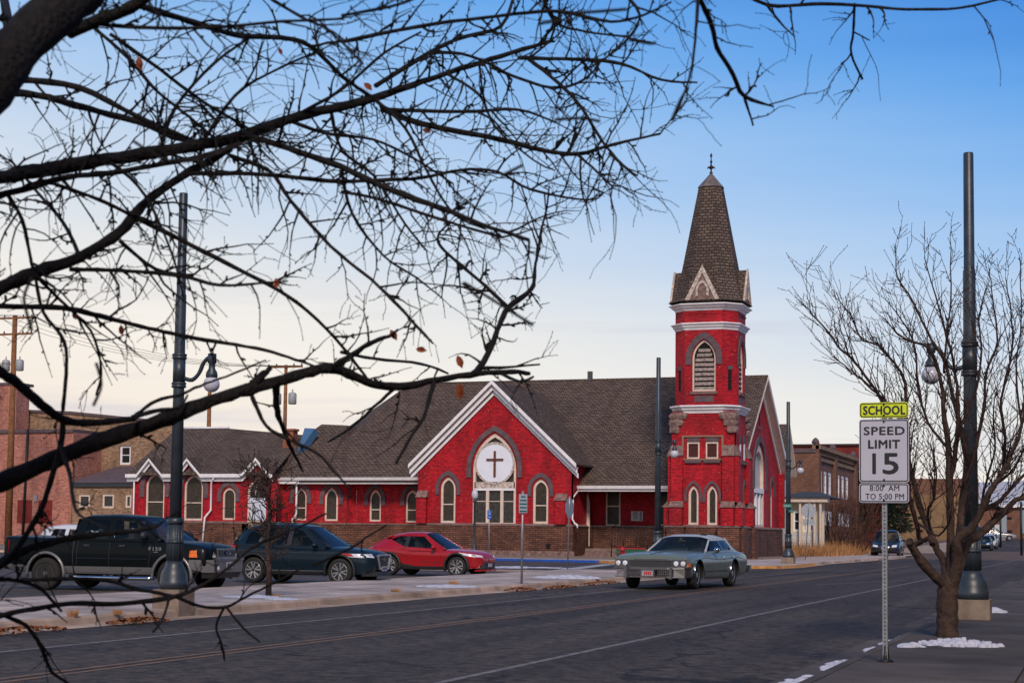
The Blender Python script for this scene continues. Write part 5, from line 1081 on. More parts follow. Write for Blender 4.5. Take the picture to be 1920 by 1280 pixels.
# white notice sign on a post on the island pavement
q = onz(978, 1094, .13); D = (q-EYEP).dot(CF); t = thing('notice_sign', 'narrow white sign with green lines on a steel post on the island pavement', 'sign', (q.x, q.y, .13))
MB().tube([q, atd(980.5, 920, D)], .034, 6).build('post', 'galvanised', t)
c = atd(982, 943.5, D); fr = Frame((c.x, c.y-.06, 0), (.42, .9, 0)); hh = .245; w_ = .15
PL = fbox(MB(), fr, -w_, w_, c.z-hh, c.z+hh, 0, .012).build('sign_plate', 'sign_white', t)
mb = MB()
for i, (a, b_) in enumerate(((-.08, .08), (-.13, .12), (-.14, .14), (-.13, .13), (-.14, .13))): fbox(mb, fr, a, b_, c.z+hh*.72-i*.095-.02, c.z+hh*.72-i*.095+.02, .0125, .0135)
mb.build('printed_lines', 'sign_green', PL)
# blue accessible-parking sign
q = ony(917, 1044, 86.2); D = (Vector((q.x, 86.2, 1.4))-EYEP).dot(CF); t = thing('parking_sign', 'small blue accessible parking sign on a thin post below the church window', 'sign', (q.x, 86.2, .13))
MB().tube([(q.x, 86.2, .1), atd(917, 952, D)], .035, 6).build('post', 'galvanised', t); c = atd(918, 963, D); fr = Frame((c.x, 86.1, 0), (.8, .6, 0))
PL = fbox(MB(), fr, -.12, .12, c.z-.28, c.z+.2, 0, .012).build('sign_plate', 'sign_blue', t)
mb = MB(); mb.lathe([(.024, 0), (.024, -.003)], fr.P(-.01, c.z+.15, .015), 8, 'y'); ring(mb, fr, [(.0+.055*math.cos(a), c.z+.02+.055*math.sin(a)) for a in np.linspace(0, 6.0, 14)], [(.035*math.cos(a), c.z+.02+.035*math.sin(a)) for a in np.linspace(0, 6.0, 14)], .0125, .015); fbox(mb, fr, -.02, .0, c.z+.03, c.z+.12, .0125, .015); fbox(mb, fr, -.06, .06, c.z-.2, c.z-.16, .0125, .015)
mb.build('symbol', 'sign_white', PL)
# green street name blades on the corner pole
t = thing('street_name_sign', 'green street name blades on the lamp pole right of the church', 'sign', (F2P.x, F2P.y, 3)); D = (F2P-EYEP).dot(CF)
for (xa, xb, ya, yb, dd) in ((1469, 1487, 944.5, 951, (1, .0, 0)), (1479, 1486, 954, 960, (.5, .85, 0))):
    A = atd(xa, yb, D-.2); B_ = atd(xb, ya, D-.2); fr = Frame((A.x, A.y-.1, 0), dd); PL = fbox(MB(), fr, 0, (B_.x-A.x)/dd[0]*.95, A.z, B_.z, 0, .02).build('blade', 'sign_green', t)
    mb = MB(); n_ = 4
    for i in range(n_): u = (B_.x-A.x)/dd[0]*(.15+.18*i); fbox(mb, fr, u, u+.05, A.z+.06, B_.z-.06, .021, .024)
    mb.build('lettering', 'sign_white', PL)

# bench / planter with red and green on the porch side and the red cone behind the sedan
A = ony(1156, 1026, 98.5); B_ = ony(1204, 1022, 98.5)
bn = thing('bench', 'red and green bench in front of the church porch railing', 'bench', (A.x+.8, 98.5, .13)); w_ = B_.x-A.x
MB().box(A.x, B_.x+.3, 98.2, 98.5, A.z-.08, A.z+.01).build('seat', 'red_paint', bn); MB().box(A.x+.05, B_.x+.25, 98.25, 98.3, A.z-.42, A.z-.09).build('front_panel', 'green_paint', bn)
for x in (A.x+.1, B_.x+.1): MB().box(x, x+.1, 98.25, 98.5, .1, A.z-.42).build('leg', 'iron', bn)
q = ony(1167, 1044, 84.5); mb = MB(); mb.lathe([(.18, -.0), (.18, .1), (.13, .12), (.12, .5), (.16, .52), (.16, .60), (.10, .70), (.03, .76)], (q.x, q.y, .13), 10); mb.lathe([(.06, -.2), (.06, .2)], (q.x, q.y, .50), 8, 'x'); hy = mb.build('fire_hydrant', 'red_paint'); tag(hy, 'small red fire hydrant behind the front fender of the sedan', 'fire hydrant')

# ================================================================== THE STREET BEHIND AND BESIDE THE VIEWER (unseen buildings added to shade the near pavement and darken reflections)
def shop(x0, x1, y0, y1, h, m, face, label):
    t = thing('added_building', label, 'building', ((x0+x1)/2, (y0+y1)/2, 0)); MB().box(x0, x1, y0, y1, -.05, h).build('wall', m, t); MB().box(x0-.15, x1+.15, y0-.15, y1+.15, h+.001, h+.4).build('parapet_cap', 'hood_stone', t)
    fr = Frame((x0-.01, y1, 0), (0, -1, 0)) if face == 'w' else Frame((x1, y1+.01, 0), (-1, 0, 0)); L_ = (y1-y0) if face == 'w' else (x1-x0); k = int(L_/3.2)
    for i in range(k):
        u = (i+.5)*L_/k
        sash(fr, u-1.2, u+1.2, .7, 2.9, 'taupe_frame', 'window_glass', t, bar=False)
        if h > 6: sash(fr, u-.55, u+.55, 4.2, 6.0, 'cream_frame', 'window_glass', t)
shop(6.5, 20, -26, 12, 7.6, 'brown_brick', 'w', 'unseen two-storey brown brick block added beside the near pavement for shade and reflections'); shop(6.5, 20, 12.2, 44, 6.2, 'tan_brick', 'w', 'unseen tan brick block added beside the near pavement for shade and reflections'); shop(6.5, 20, 44.2, 80, 7.0, 'dark_red_brick', 'w', 'unseen dark red brick block added further along the near pavement for shade and reflections')
shop(-75, -42, -48, -34, 8.5, 'brown_brick', 'n', 'unseen brown brick block added behind the viewer to darken reflections in the cars'); shop(-41, -19.6, -44, -32, 7.0, 'tan_brick', 'n', 'unseen tan brick block added behind the viewer to darken reflections')

# ================================================================== VEHICLES (local axes: +x forward, +y left, origin on the ground under the rear axle)
def lerp_tab(tab, x, k):
    for a, b_ in zip(tab, tab[1:]):
        if x <= b_[0]:
            t = (x-a[0])/(b_[0]-a[0]) if b_[0] > a[0] else 0
            return a[k]+(b_[k]-a[k])*max(0, min(1, t))
    return tab[-1][k]
def subdiv_poly(pts, d):
    bm = bmesh.new(); vs = [bm.verts.new((p[0], p[1], 0)) for p in pts]; bm.faces.new(vs)
    bmesh.ops.triangulate(bm, faces=bm.faces)
    for _ in range(6):
        es = [e for e in bm.edges if e.calc_length() > d]
        if not es: break
        bmesh.ops.subdivide_edges(bm, edges=es, cuts=1); bmesh.ops.triangulate(bm, faces=[f for f in bm.faces if len(f.verts) > 3])
    bm.verts.index_update(); v = [tuple(x.co)[:2] for x in bm.verts]; f = [tuple(x.index for x in fc.verts) for fc in bm.faces]; bm.free(); return v, f
class Car:
    def __init__(s, kind, label, cat, paintm, tab, sec, crown=.03, arches=(), ra=.4, group=None, archd=.45):
        s.t = thing(kind, label, cat, group=group); s.paint = paintm
        xs = [r[0] for r in tab]; tab2 = smooth_path(tab, 5)
        T = [0, .12, .3, .5, .7, .88, 1.0]
        prof = smooth_path(sec, 3)   # (width factor, height factor)
        rows = []
        for r in tab2:
            x, zb, zt, w = r; row = []
            for (wf, hf) in prof: row.append((x, w*wf, zb+(zt-zb)*hf + crown*max(0, (hf-.9)/.1)*(1-wf**2)*1.0))
            full = row+[(a, -b_, c) for a, b_, c in reversed(row)]
            # remove duplicate centre points
            rows.append(full)
        n_ = len(rows[0]); v = [p for r in rows for p in r]; f = []
        for i in range(len(rows)-1):
            for j in range(n_): f.append((i*n_+j, i*n_+(j+1) % n_, (i+1)*n_+(j+1) % n_, (i+1)*n_+j))
        f += [tuple(reversed(range(n_))), tuple((len(rows)-1)*n_+j for j in range(n_))]
        me = bpy.data.meshes.new('body'); me.from_pydata(v, [], f); bm = bmesh.new(); bm.from_mesh(me); bmesh.ops.remove_doubles(bm, verts=bm.verts, dist=.001); bmesh.ops.recalc_face_normals(bm, faces=bm.faces); bm.to_mesh(me); bm.free()
        o = bpy.data.objects.new('body', me); COL.objects.link(o)
        cut = MB()
        for ax in arches:
            for sd in (-1, 1): cut.lathe([(ra, 1.35 if sd > 0 else -1.35), (ra, sd*archd)], (ax, 0, s_wr(ra)), 28, 'y', False)
        if arches:
            co = cut.build('c', 'black_plastic', None); md = o.modifiers.new('b', 'BOOLEAN'); md.operation = 'DIFFERENCE'; md.object = co; md.solver = 'EXACT'
            dg = bpy.context.evaluated_depsgraph_get(); me2 = bpy.data.meshes.new_from_object(o.evaluated_get(dg)); o.modifiers.clear(); o.data = me2; bpy.data.objects.remove(co); me = me2
        me.materials.clear(); me.materials.append(MATS[paintm]); me.materials.append(MATS['black_plastic'])
        zc = s_wr(ra)
        for p in me.polygons:
            c = p.center; p.use_smooth = True; p.material_index = 0
            for ax in arches:
                if math.hypot(c.x-ax, c.z-zc) < ra+.004 and abs(c.y) < 1.2: 
                    if abs(p.normal.y) > .98 and abs(abs(c.y)-archd) < .01 or abs(p.normal.y) < .3 and all(abs(math.hypot(me.vertices[k].co.x-ax, me.vertices[k].co.z-zc)-ra) < .01 for k in p.vertices): p.material_index = 1; p.use_smooth = False
        try: me.set_sharp_from_angle(angle=R_(38))
        except Exception: pass
        s.body = o; o.parent = s.t
        bm = bmesh.new(); bm.from_mesh(me); s.bvh = BVHTree.FromBMesh(bm); bm.free()
    def B(s, mb, name, m, par=None, label=None):
        o = mb.build(name, m, par or s.t, world=False)
        if label: o['label'] = label
        return o
    def patch(s, d, poly, m, name, off=.006, sides=(1, -1), par=None, dd=.12, build=True, label=None):
        """surface panel: polygon seen from the side ('s': x,z), front ('f': y,z), back ('r') or above ('t': x,y), laid on the body"""
        out = []
        for sd in (sides if d in 'sfr' and d == 's' else (1,)):
            v2, f = subdiv_poly(poly, dd); v = []
            for (a, b_) in v2:
                if d == 's': o, di = Vector((a, 3*sd, b_)), Vector((0, -sd, 0))
                elif d == 'f': o, di = Vector((9, a, b_)), Vector((-1, 0, 0))
                elif d == 'r': o, di = Vector((-9, a, b_)), Vector((1, 0, 0))
                else: o, di = Vector((a, b_, 5)), Vector((0, 0, -1))
                h = s.bvh.ray_cast(o, di)
                if h[0] is None: v.append(None)
                else: v.append(h[0] - di*off + h[1]*0)
            ok = [q for q in v if q is not None]
            if not ok: continue
            v = [q if q is not None else min(ok, key=lambda k: (k-(Vector((v2[i][0], k.y, v2[i][1])) if d == 's' else Vector((k.x, v2[i][0], v2[i][1])) if d in 'fr' else Vector((v2[i][0], v2[i][1], k.z)))).length) for i, q in enumerate(v)]
            mb = MB().add(v, f, True); out.append(s.B(mb, name, m, par, label))
        return out
    def line(s, d, pts, w, m='black_plastic', name='seam', off=.004, sides=(1, -1), par=None):
        pts = [Vector(p).to_3d() if False else (float(p[0]), float(p[1])) for p in pts]; L_ = []; R2 = []
        for i, p in enumerate(pts):
            a = pts[max(i-1, 0)]; b_ = pts[min(i+1, len(pts)-1)]; dx, dy = b_[0]-a[0], b_[1]-a[1]; l_ = math.hypot(dx, dy) or 1; nx, ny = -dy/l_*w/2, dx/l_*w/2
            L_.append((p[0]+nx, p[1]+ny)); R2.append((p[0]-nx, p[1]-ny))
        return s.patch(d, L_+R2[::-1], m, name, off, sides, par, dd=.15)
    def glasshouse(s, tab, roofm, windows, pillars, xc, xh, xr, xb, rail=.07, seats=True, wsm='car_glass', roofx=None, trim=None, inner=True):
        """tab rows: x, z base, z top, half width base, half width top"""
        def G(x, t, sd):
            zb, zt, wb, wt = [lerp_tab(tab, x, k) for k in (1, 2, 3, 4)]; zr = zt-.05*min(1, (zt-zb)/.3)
            if t <= 1: return Vector((x, sd*(wb+(wt-wb)*max(0, t)**1.25), zb+(zr-zb)*t))
            u = t-1; return Vector((x, sd*wt*(1-u), zr+(zt-zr)*math.sin(min(1, u*2.2)*math.pi/2)+.02*math.sin(u*math.pi/2)))
        s.G = G
        def tz(x, z):
            zb, zt = lerp_tab(tab, x, 1), lerp_tab(tab, x, 2); zr = zt-.05*min(1, (zt-zb)/.3); return (z-zb)/max(.02, zr-zb)
        def prm(poly, m, name, sides, fn, off, dd=.1, par=None, sm=True):
            for sd in sides:
                v2, f = subdiv_poly(poly, dd); v = [fn(a, b_, sd) for a, b_ in v2]
                v = [p+Vector((0, sd*off, off*.6)) for p in v]; s.B(MB().add(v, f, sm), name, m, par)
        # roof with both rails, windscreen and back light across the car
        def full(x0, x1, t0, m, name, off, nx=8):
            nt_ = 10; v = []; f = []
            ts = [(t0+(2-t0)*k/nt_, 1) for k in range(nt_+1)]+[(2-(2-t0)*k/nt_, -1) for k in range(1, nt_+1)]
            for i in range(nx+1):
                x = x0+(x1-x0)*i/nx
                for (t, sd) in ts: v.append(G(x, t, sd)+Vector((0, sd*off, off)))
            w_ = len(ts)
            for i in range(nx):
                for j in range(w_-1): f.append((i*w_+j, i*w_+j+1, (i+1)*w_+j+1, (i+1)*w_+j))
            return s.B(MB().add(v, f, True), name, m)
        full(xr, xh, .90, roofm, 'roof', .004, 12)
        full(xh, xc, 1.02, wsm, 'windscreen', -.004); full(xb, xr, 1.05, wsm, 'rear_window', -.004)
        for poly in windows: prm(poly, wsm, 'side_window', (1, -1), lambda x, z, sd: G(x, tz(x, z), sd), -.006)
        for poly in pillars: prm(poly[1], poly[0], 'pillar', (1, -1), lambda x, z, sd: G(x, min(1.0, tz(x, z)), sd), .003)
        # screen pillars as bars along the edges
        for (xa, xe) in ((xh, xc), (xr, xb)):
            for sd in (1, -1): s.B(MB().tube([G(xa+(xe-xa)*k/6, 1.0, sd) for k in range(7)], .032, 5), 'pillar', roofm if trim is None else trim)
        if inner:
            v = []; f = []; n_ = 14
            for i in range(n_+1):
                x = xb+(xc-xb)*i/n_; wb = lerp_tab(tab, x, 3); v += [(x, wb*.97, lerp_tab(tab, x, 1)+.012), (x, -wb*.97, lerp_tab(tab, x, 1)+.012)]
            for i in range(n_): f.append((2*i, 2*i+1, 2*i+3, 2*i+2))
            s.B(MB().add(v, f), 'interior', 'black_plastic')
    def seats(s, xs, z, w=.34, h=.34, n=2, hr=.12):
        for x in xs:
            mb = MB()
            for k in range(n):
                y = (k-(n-1)/2)*.74; mb.hexa([(x-.12, y-w*.75, z-.2), (x+.1, y-w*.75, z-.2), (x+.1, y+w*.75, z-.2), (x-.12, y+w*.75, z-.2), (x-.2, y-w*.6, z+h), (x-.08, y-w*.6, z+h), (x-.08, y+w*.6, z+h), (x-.2, y+w*.6, z+h)])
                mb.hexa([(x-.22, y-.13, z+h+.03), (x-.12, y-.13, z+h+.03), (x-.12, y+.13, z+h+.03), (x-.22, y+.13, z+h+.03), (x-.23, y-.1, z+h+hr+.06), (x-.13, y-.1, z+h+hr+.06), (x-.13, y+.1, z+h+hr+.06), (x-.23, y+.1, z+h+hr+.06)])
            s.B(mb, 'seat', 'seat_cloth')
    def wheels(s, xs, y, R, rr, w, style, n=5, rimm='alloy', turn=0):
        ty = None
        for x in xs:
            for sd in (1, -1):
                if ty is None:
                    mb = MB(); mb.lathe([(rr, -w*.42), (rr+.02, -w*.5), (R-.03, -w*.5), (R-.005, -w*.38), (R, -w*.15), (R, w*.15), (R-.005, w*.38), (R-.03, w*.5), (rr+.02, w*.5), (rr, w*.42)], (0, 0, 0), 28, 'y')
                    W = s.B(mb, 'wheel', 'tyre'); ty = W.data
                    mb = MB(); mb.lathe([(rr*.98, w*.20), (rr*.99, w*.46), (rr*1.03, w*.47), (rr*1.03, w*.3), (rr*.98, w*.18)], (0, 0, 0), 24, 'y')
                    if style == 'steel': mb.lathe([(rr*.55, w*.30), (rr*.5, w*.2), (rr*.95, w*.12)], (0, 0, 0), 16, 'y'); mb.lathe([(.07, w*.2), (.07, w*.42), (.03, w*.45)], (0, 0, 0), 10, 'y'); [mb.lathe([(.022, w*.31), (.018, w*.36)], (rr*.74*math.cos(a), 0, rr*.74*math.sin(a)), 6, 'y') for a in np.linspace(0, 5.5, 8)]
                    elif style == 'cap': mb.lathe([(rr*.92, w*.3), (rr*.80, w*.42), (rr*.45, w*.36), (rr*.35, w*.46), (.03, w*.52)], (0, 0, 0), 24, 'y')
                    else:
                        mb.lathe([(.055, w*.2), (.055, w*.40), (.03, w*.42)], (0, 0, 0), 12, 'y')
                        for k in range(n):
                            a = 2*math.pi*k/n
                            offs = (-.13, .13) if style == 'double' else (0,)
                            for o_ in offs:
                                ca, sa = math.cos(a+o_*.4), math.sin(a+o_*.4); cb, sb = math.cos(a+o_*1.9), math.sin(a+o_*1.9)
                                p0 = Vector((ca*.04, w*.34, sa*.04)); p1 = Vector((cb*rr*.98, w*.40, sb*rr*.98)); d = (p1-p0).normalized(); nn_ = Vector((-d.z, 0, d.x)); h0, h1 = (.016, .022) if style == 'double' else (.028, .05)
                                up_ = Vector((0, .02, 0)); mb.hexa([p0-nn_*h0-up_, p1-nn_*h1-up_, p1-nn_*h1+up_, p0-nn_*h0+up_, p0+nn_*h0-up_, p1+nn_*h1-up_, p1+nn_*h1+up_, p0+nn_*h0+up_])
                    RM = s.B(mb, 'rim', rimm, W); mb = MB(); mb.lathe([(rr*.99, -w*.1), (rr*.99, w*.08)], (0, 0, 0), 20, 'y'); DK = s.B(mb, 'brake_disc', 'black_plastic', W); kids = [RM, DK]
                    first = W
                else:
                    W = first.copy(); COL.objects.link(W); W.parent = s.t
                    for k in kids: c = k.copy(); COL.objects.link(c); c.parent = W
                W.location = (x, sd*y, R); W.rotation_euler = (0, random.uniform(0, 6), 0 if sd > 0 else math.pi)
                if turn and x == max(xs): W.rotation_euler.z += turn
    def mirror(s, x, z, y, m, sz=(.1, .12, .09)):
        for sd in (1, -1):
            mb = MB(); mb.lathe([(.02, -sz[0]*.7), (sz[2]*.85, -sz[0]*.5), (sz[2], 0), (sz[2]*.6, sz[0]*.6), (.01, sz[0]*.75)], (x, sd*(y+sz[1]), z), 10, 'x'); mb.tube([(x, sd*(y-.04), z-.05), (x, sd*(y+sz[1]), z)], .03, 5); s.B(mb, 'mirror', m)
    def place(s, x, y, rz, sc_=1.0, z=0, sz=1): s.t.location = (x, y, z); s.t.rotation_euler = (0, 0, rz); s.t.scale = (sc_, sc_, sc_*sz)
def s_wr(ra): return Car.wc
Car.wc = .36
SEC = [(0, 0), (.80, 0), (.93, .03), (.985, .25), (1.0, .5), (.985, .72), (.955, .9), (.90, .985), (.6, 1.0), (0, 1.0)]

# ---- dark green-black crew-cab pickup
Car.wc = .39
tk = Car('pickup_truck', 'dark green-black pickup truck with silver lower trim and running boards parked behind the lamp pole', 'pickup truck', 'paint_black_green',
    [(-1.22, .62, 1.28, .93), (-1.18, .5, 1.30, .985), (-.6, .44, 1.29, .99), (0, .42, 1.28, .995), (.72, .40, 1.275, .995), (.80, .40, 1.27, .99), (2.2, .40, 1.25, 1.0), (3.0, .40, 1.235, .99), (3.25, .40, 1.22, .98), (3.9, .42, 1.17, .975), (4.22, .48, 1.10, .955), (4.36, .56, 1.04, .90), (4.40, .60, .98, .80)],
    SEC, .05, (0, 3.53), .49)
gt = [(.74, 1.25, 1.30, .93, .90), (.80, 1.25, 1.78, .93, .78), (.95, 1.25, 1.85, .94, .76), (1.7, 1.245, 1.87, .945, .77), (2.3, 1.24, 1.83, .95, .76), (2.42, 1.24, 1.80, .95, .76), (3.20, 1.22, 1.25, .93, .86)]
tk.glasshouse(gt, 'paint_black_green', [[(1.0, 1.30), (1.72, 1.29), (1.72, 1.76), (1.08, 1.76)], [(1.86, 1.29), (2.86, 1.27), (2.80, 1.40), (2.38, 1.73), (1.86, 1.75)]],
    [('paint_black_green', [(.78, 1.24), (1.02, 1.24), (1.10, 1.80), (.84, 1.77)]), ('paint_black_green', [(1.70, 1.24), (1.88, 1.24), (1.88, 1.82), (1.70, 1.82)]), ('paint_black_green', [(2.84, 1.24), (3.12, 1.23), (2.42, 1.78), (2.34, 1.76)]), ('paint_black_green', [(.8, 1.2), (3.1, 1.2), (3.1, 1.27), (.8, 1.30)]), ('paint_black_green', [(1.0, 1.74), (2.42, 1.70), (2.40, 1.81), (1.0, 1.83)])],
    3.20, 2.42, .84, .76)
tk.seats((1.4, 2.25), 1.18)
for p in ([(.76, .46), (.76, 1.24)], [(.86, .62), (.88, 1.24)], [(1.78, .52), (1.78, 1.23)], [(2.85, .52), (2.93, 1.0), (2.88, 1.22)]): tk.line('s', p, .014)
tk.patch('s', [(.80, .42), (2.98, .42), (3.02, .60), (.78, .60)], 'paint_silver', 'lower_trim'); tk.patch('s', [(-1.18, .50), (-.52, .45), (-.50, .60), (-1.19, .64)], 'paint_silver', 'lower_trim'); tk.patch('s', [(.50, .42), (.755, .42), (.755, .60), (.52, .60)], 'paint_silver', 'lower_trim')
tk.patch('s', [(4.04, .48), (4.3, .6), (4.3, .70), (4.06, .62)], 'paint_silver', 'lower_trim')
tk.line('s', [(.88, .80), (2.86, .80)], .02, 'paint_darkblue', 'side_moulding', .012)
for ax in (0, 3.53):
    for sd in (1, -1):
        pts = [(ax+.53*math.cos(t), sd*1.005, .39+.53*math.sin(t)) for t in np.linspace(-.15, math.pi+.15, 16)]; tk.B(MB().tube(pts, .042, 6), 'wheel_arch_flare', 'paint_silver')
for sd in (1, -1):
    tk.B(MB().tube([(.7, sd*.98, .36), (1.0, sd*1.05, .33), (2.9, sd*1.05, .33), (3.05, sd*.98, .36)], .05, 8), 'running_board', 'chrome')
for x in (1.05, 2.05): tk.patch('s', [(x, 1.09), (x+.17, 1.09), (x+.17, 1.14), (x, 1.14)], 'black_plastic', 'door_handle', .02)
tk.mirror(2.82, 1.36, .97, 'black_plastic', (.1, .16, .12))
bp = MB(); bp.hexa([(4.30, -.92, .50), (4.52, -.72, .50), (4.52, .72, .50), (4.30, .92, .50), (4.28, -.95, .80), (4.54, -.74, .80), (4.54, .74, .80), (4.28, .95, .80)]); bp.hexa([(3.98, -1.0, .58), (4.30, -.94, .52), (4.30, -.90, .52), (3.98, -.94, .58), (3.98, -1.0, .80), (4.30, -.96, .80), (4.30, -.90, .80), (3.98, -.94, .80)]); bp.hexa([(3.98, .94, .58), (4.30, .90, .52), (4.30, .94, .52), (3.98, 1.0, .58), (3.98, .94, .80), (4.30, .90, .80), (4.30, .96, .80), (3.98, 1.0, .80)])
tk.B(bp, 'front_bumper', 'paint_silver'); tk.B(MB().box(4.50, 4.56, -.74, .74, .785, .845), 'bumper_top', 'chrome'); tk.B(MB().hexa([(4.25, -.85, .36), (4.46, -.66, .36), (4.46, .66, .36), (4.25, .85, .36), (4.28, -.9, .499), (4.50, -.70, .499), (4.50, .70, .499), (4.28, .9, .499)]), 'air_dam', 'black_plastic')
gm = MB(); gm.hexa([(4.36, -.48, .845), (4.47, -.46, .845), (4.47, .46, .845), (4.36, .48, .845), (4.30, -.55, 1.07), (4.40, -.53, 1.07), (4.40, .53, 1.07), (4.30, .55, 1.07)]); GR = tk.B(gm, 'grille', 'black_plastic')
fr = Frame((4.48, 0, 0), (0, 1, 0)); mb = MB(); ring(mb, fr, [(-.50, .84), (.50, .84), (.57, 1.08), (-.57, 1.08)], [(-.45, .875), (.45, .875), (.50, 1.045), (-.50, 1.045)], -.05, .01)
for k in range(6): z = .88+k*.028; fbox(mb, fr, -.45, .45, z, z+.007, -.03, .0)
for k in range(-9, 10): fbox(mb, fr, k*.05-.004, k*.05+.004, .87, 1.05, -.03, -.001)
tk.B(mb, 'grille_frame', 'chrome', GR)
mb = MB(); mb.lathe([(.06, .0), (.06, .012), (.05, .014)], (0, 0, 0), 20, 'x'); mb.v = [(a+4.495, b_*1.9, c*.75+.965) for a, b_, c in mb.v]; EM = tk.B(mb, 'emblem', 'emblem_blue', GR); mb = MB(); ring(mb, Frame((4.512, 0, 0), (0, 1, 0)), [(.118*math.cos(t), .965+.048*math.sin(t)) for t in np.linspace(0, 6.28, 24)[:-1]], [(.105*math.cos(t), .965+.04*math.sin(t)) for t in np.linspace(0, 6.28, 24)[:-1]], -.005, .002); tk.B(mb, 'emblem_rim', 'chrome', GR)
for sd in (1, -1):
    mb = MB(); mb.hexa([(4.18, sd*.96, .86), (4.44, sd*.52, .86), (4.40, sd*.50, .86), (4.1, sd*.9, .86), (4.14, sd*.95, 1.03), (4.38, sd*.55, 1.05), (4.34, sd*.5, 1.05), (4.08, sd*.9, 1.03)]); tk.B(mb, 'headlight', 'lamp_clear')
    mb = MB(); mb.hexa([(3.98, sd*.99, .86), (4.20, sd*.975, .86), (4.16, sd*.9, .86), (3.98, sd*.9, .86), (4.0, sd*.985, 1.02), (4.16, sd*.965, 1.03), (4.12, sd*.9, 1.03), (4.0, sd*.9, 1.02)]); tk.B(mb, 'turn_signal', 'lamp_orange')
    tk.B(MB().hexa([(-1.24, sd*.80, .86), (-1.10, sd*.995, .86), (-1.08, sd*.9, .86), (-1.2, sd*.75, .86), (-1.24, sd*.80, 1.22), (-1.10, sd*.995, 1.22), (-1.08, sd*.9, 1.22), (-1.2, sd*.75, 1.22)]), 'tail_light', 'lamp_red')
tk.B(MB().box(-1.38, -1.22, -.95, .95, .5, .68), 'rear_bumper', 'chrome'); PLt = tk.B(MB().box(4.545, 4.56, -.16, .16, .60, .75), 'number_plate', 'plate'); tk.B(MB().box(4.561, 4.563, -.12, -.05, .64, .71).box(4.561, 4.563, -.03, .02, .64, .71).box(4.561, 4.563, .04, .12, .64, .71), 'plate_marks', 'emblem_blue', PLt)
tk.B(MB().lathe([(.05, 0), (.05, .02)], (4.53, -.55, .60), 10, 'x'), 'fog_light', 'lamp_clear')
text_mesh('F150', lambda a, b_: Vector((a, -1.004, b_)), 3.06, 1.05, .34, .085, 'lettering', 'alloy', tk.t, .002, world=False, spacing=1.15)
tk.B(MB().box(3.02, 3.14, -1.006, -.998, .965, .98), 'badge', 'alloy')
tk.wheels((0, 3.53), .90, .40, .235, .27, 'steel', rimm='pipe_dark')
P0 = onz(90, 1105, 0); tk.place(P0.x-.05, P0.y+.86, R_(1.5), .95)

# ---- navy crossover
Car.wc = .36
hy = Car('parked_car', 'dark navy blue crossover SUV with silver alloy wheels and a chrome hexagonal grille', 'car', 'paint_navy',
    [(-.86, .62, .98, .62), (-.82, .45, 1.05, .80), (-.7, .36, 1.10, .87), (-.3, .26, 1.08, .91), (.6, .24, 1.03, .915), (1.6, .24, 1.0, .92), (2.2, .25, .985, .915), (2.7, .26, .96, .90), (3.15, .28, .90, .85), (3.40, .32, .82, .76), (3.52, .40, .72, .62), (3.55, .46, .66, .5)],
    [(0, 0), (.82, 0), (.94, .05), (.97, .25), (1.0, .52), (.985, .70), (.975, .82), (.93, .95), (.65, 1.0), (0, 1.0)], .06, (0, 2.67), .43)
gt = [(-.80, 1.02, 1.06, .70, .62), (-.55, 1.05, 1.42, .82, .56), (-.35, 1.05, 1.57, .86, .57), (.1, 1.04, 1.63, .885, .60), (.9, 1.0, 1.65, .895, .61), (1.35, .99, 1.60, .90, .60), (1.5, .985, 1.55, .90, .60), (2.32, .97, 1.00, .88, .80)]
hy.glasshouse(gt, 'paint_navy', [[(-.28, 1.13), (.22, 1.08), (.26, 1.50), (-.12, 1.46), (-.26, 1.28)], [(.34, 1.06), (1.06, 1.03), (1.02, 1.52), (.38, 1.53)], [(1.16, 1.03), (2.08, 1.00), (1.98, 1.09), (1.42, 1.46), (1.12, 1.52)]],
    [('paint_navy', [(-.62, 1.02), (-.28, 1.02), (-.26, 1.3), (-.1, 1.5), (-.1, 1.62), (-.4, 1.5), (-.6, 1.3)]), ('black_plastic', [(.20, 1.02), (.36, 1.02), (.40, 1.6), (.24, 1.6)]), ('black_plastic', [(1.04, 1.0), (1.18, 1.0), (1.14, 1.6), (1.0, 1.6)]), ('paint_navy', [(2.0, .97), (2.28, .97), (1.50, 1.54), (1.40, 1.48)]), ('paint_navy', [(-.4, 1.0), (2.2, .94), (2.2, 1.015), (-.4, 1.10)]), ('paint_navy', [(-.2, 1.47), (.4, 1.53), (1.1, 1.52), (1.46, 1.45), (1.48, 1.56), (.9, 1.64), (-.2, 1.6)])],
    2.32, 1.5, -.45, -.78)
hy.seats((.3, 1.15), .95)
for p in ([(.30, .40), (.45, .8), (.36, 1.03)], [(1.12, .34), (1.13, 1.0)], [(2.18, .44), (2.25, .75), (2.15, .96)]): hy.line('s', p, .012)
hy.line('s', [(-.5, .90), (.8, .87), (2.3, .86), (2.7, .88)], .02, 'paint_darkblue', 'painted_crease', .002)  # flat paint strip laid on to suggest a body crease
for ax in (0, 2.67):
    for sd in (1, -1): hy.B(MB().tube([(ax+.45*math.cos(t), sd*.90, .36+.45*math.sin(t)) for t in np.linspace(-.3, math.pi+.3, 16)], .035, 6), 'wheel_arch_trim', 'black_plastic')
hy.patch('s', [(.45, .25), (2.2, .25), (2.22, .36), (.43, .36)], 'black_plastic', 'sill_trim', .012); hy.line('s', [(.5, .37), (2.2, .37)], .014, 'alloy', 'sill_strip', .014)
for x in (.42, 1.28): hy.patch('s', [(x, .93), (x+.17, .925), (x+.17, .96), (x, .965)], 'paint_navy', 'door_handle', .03)
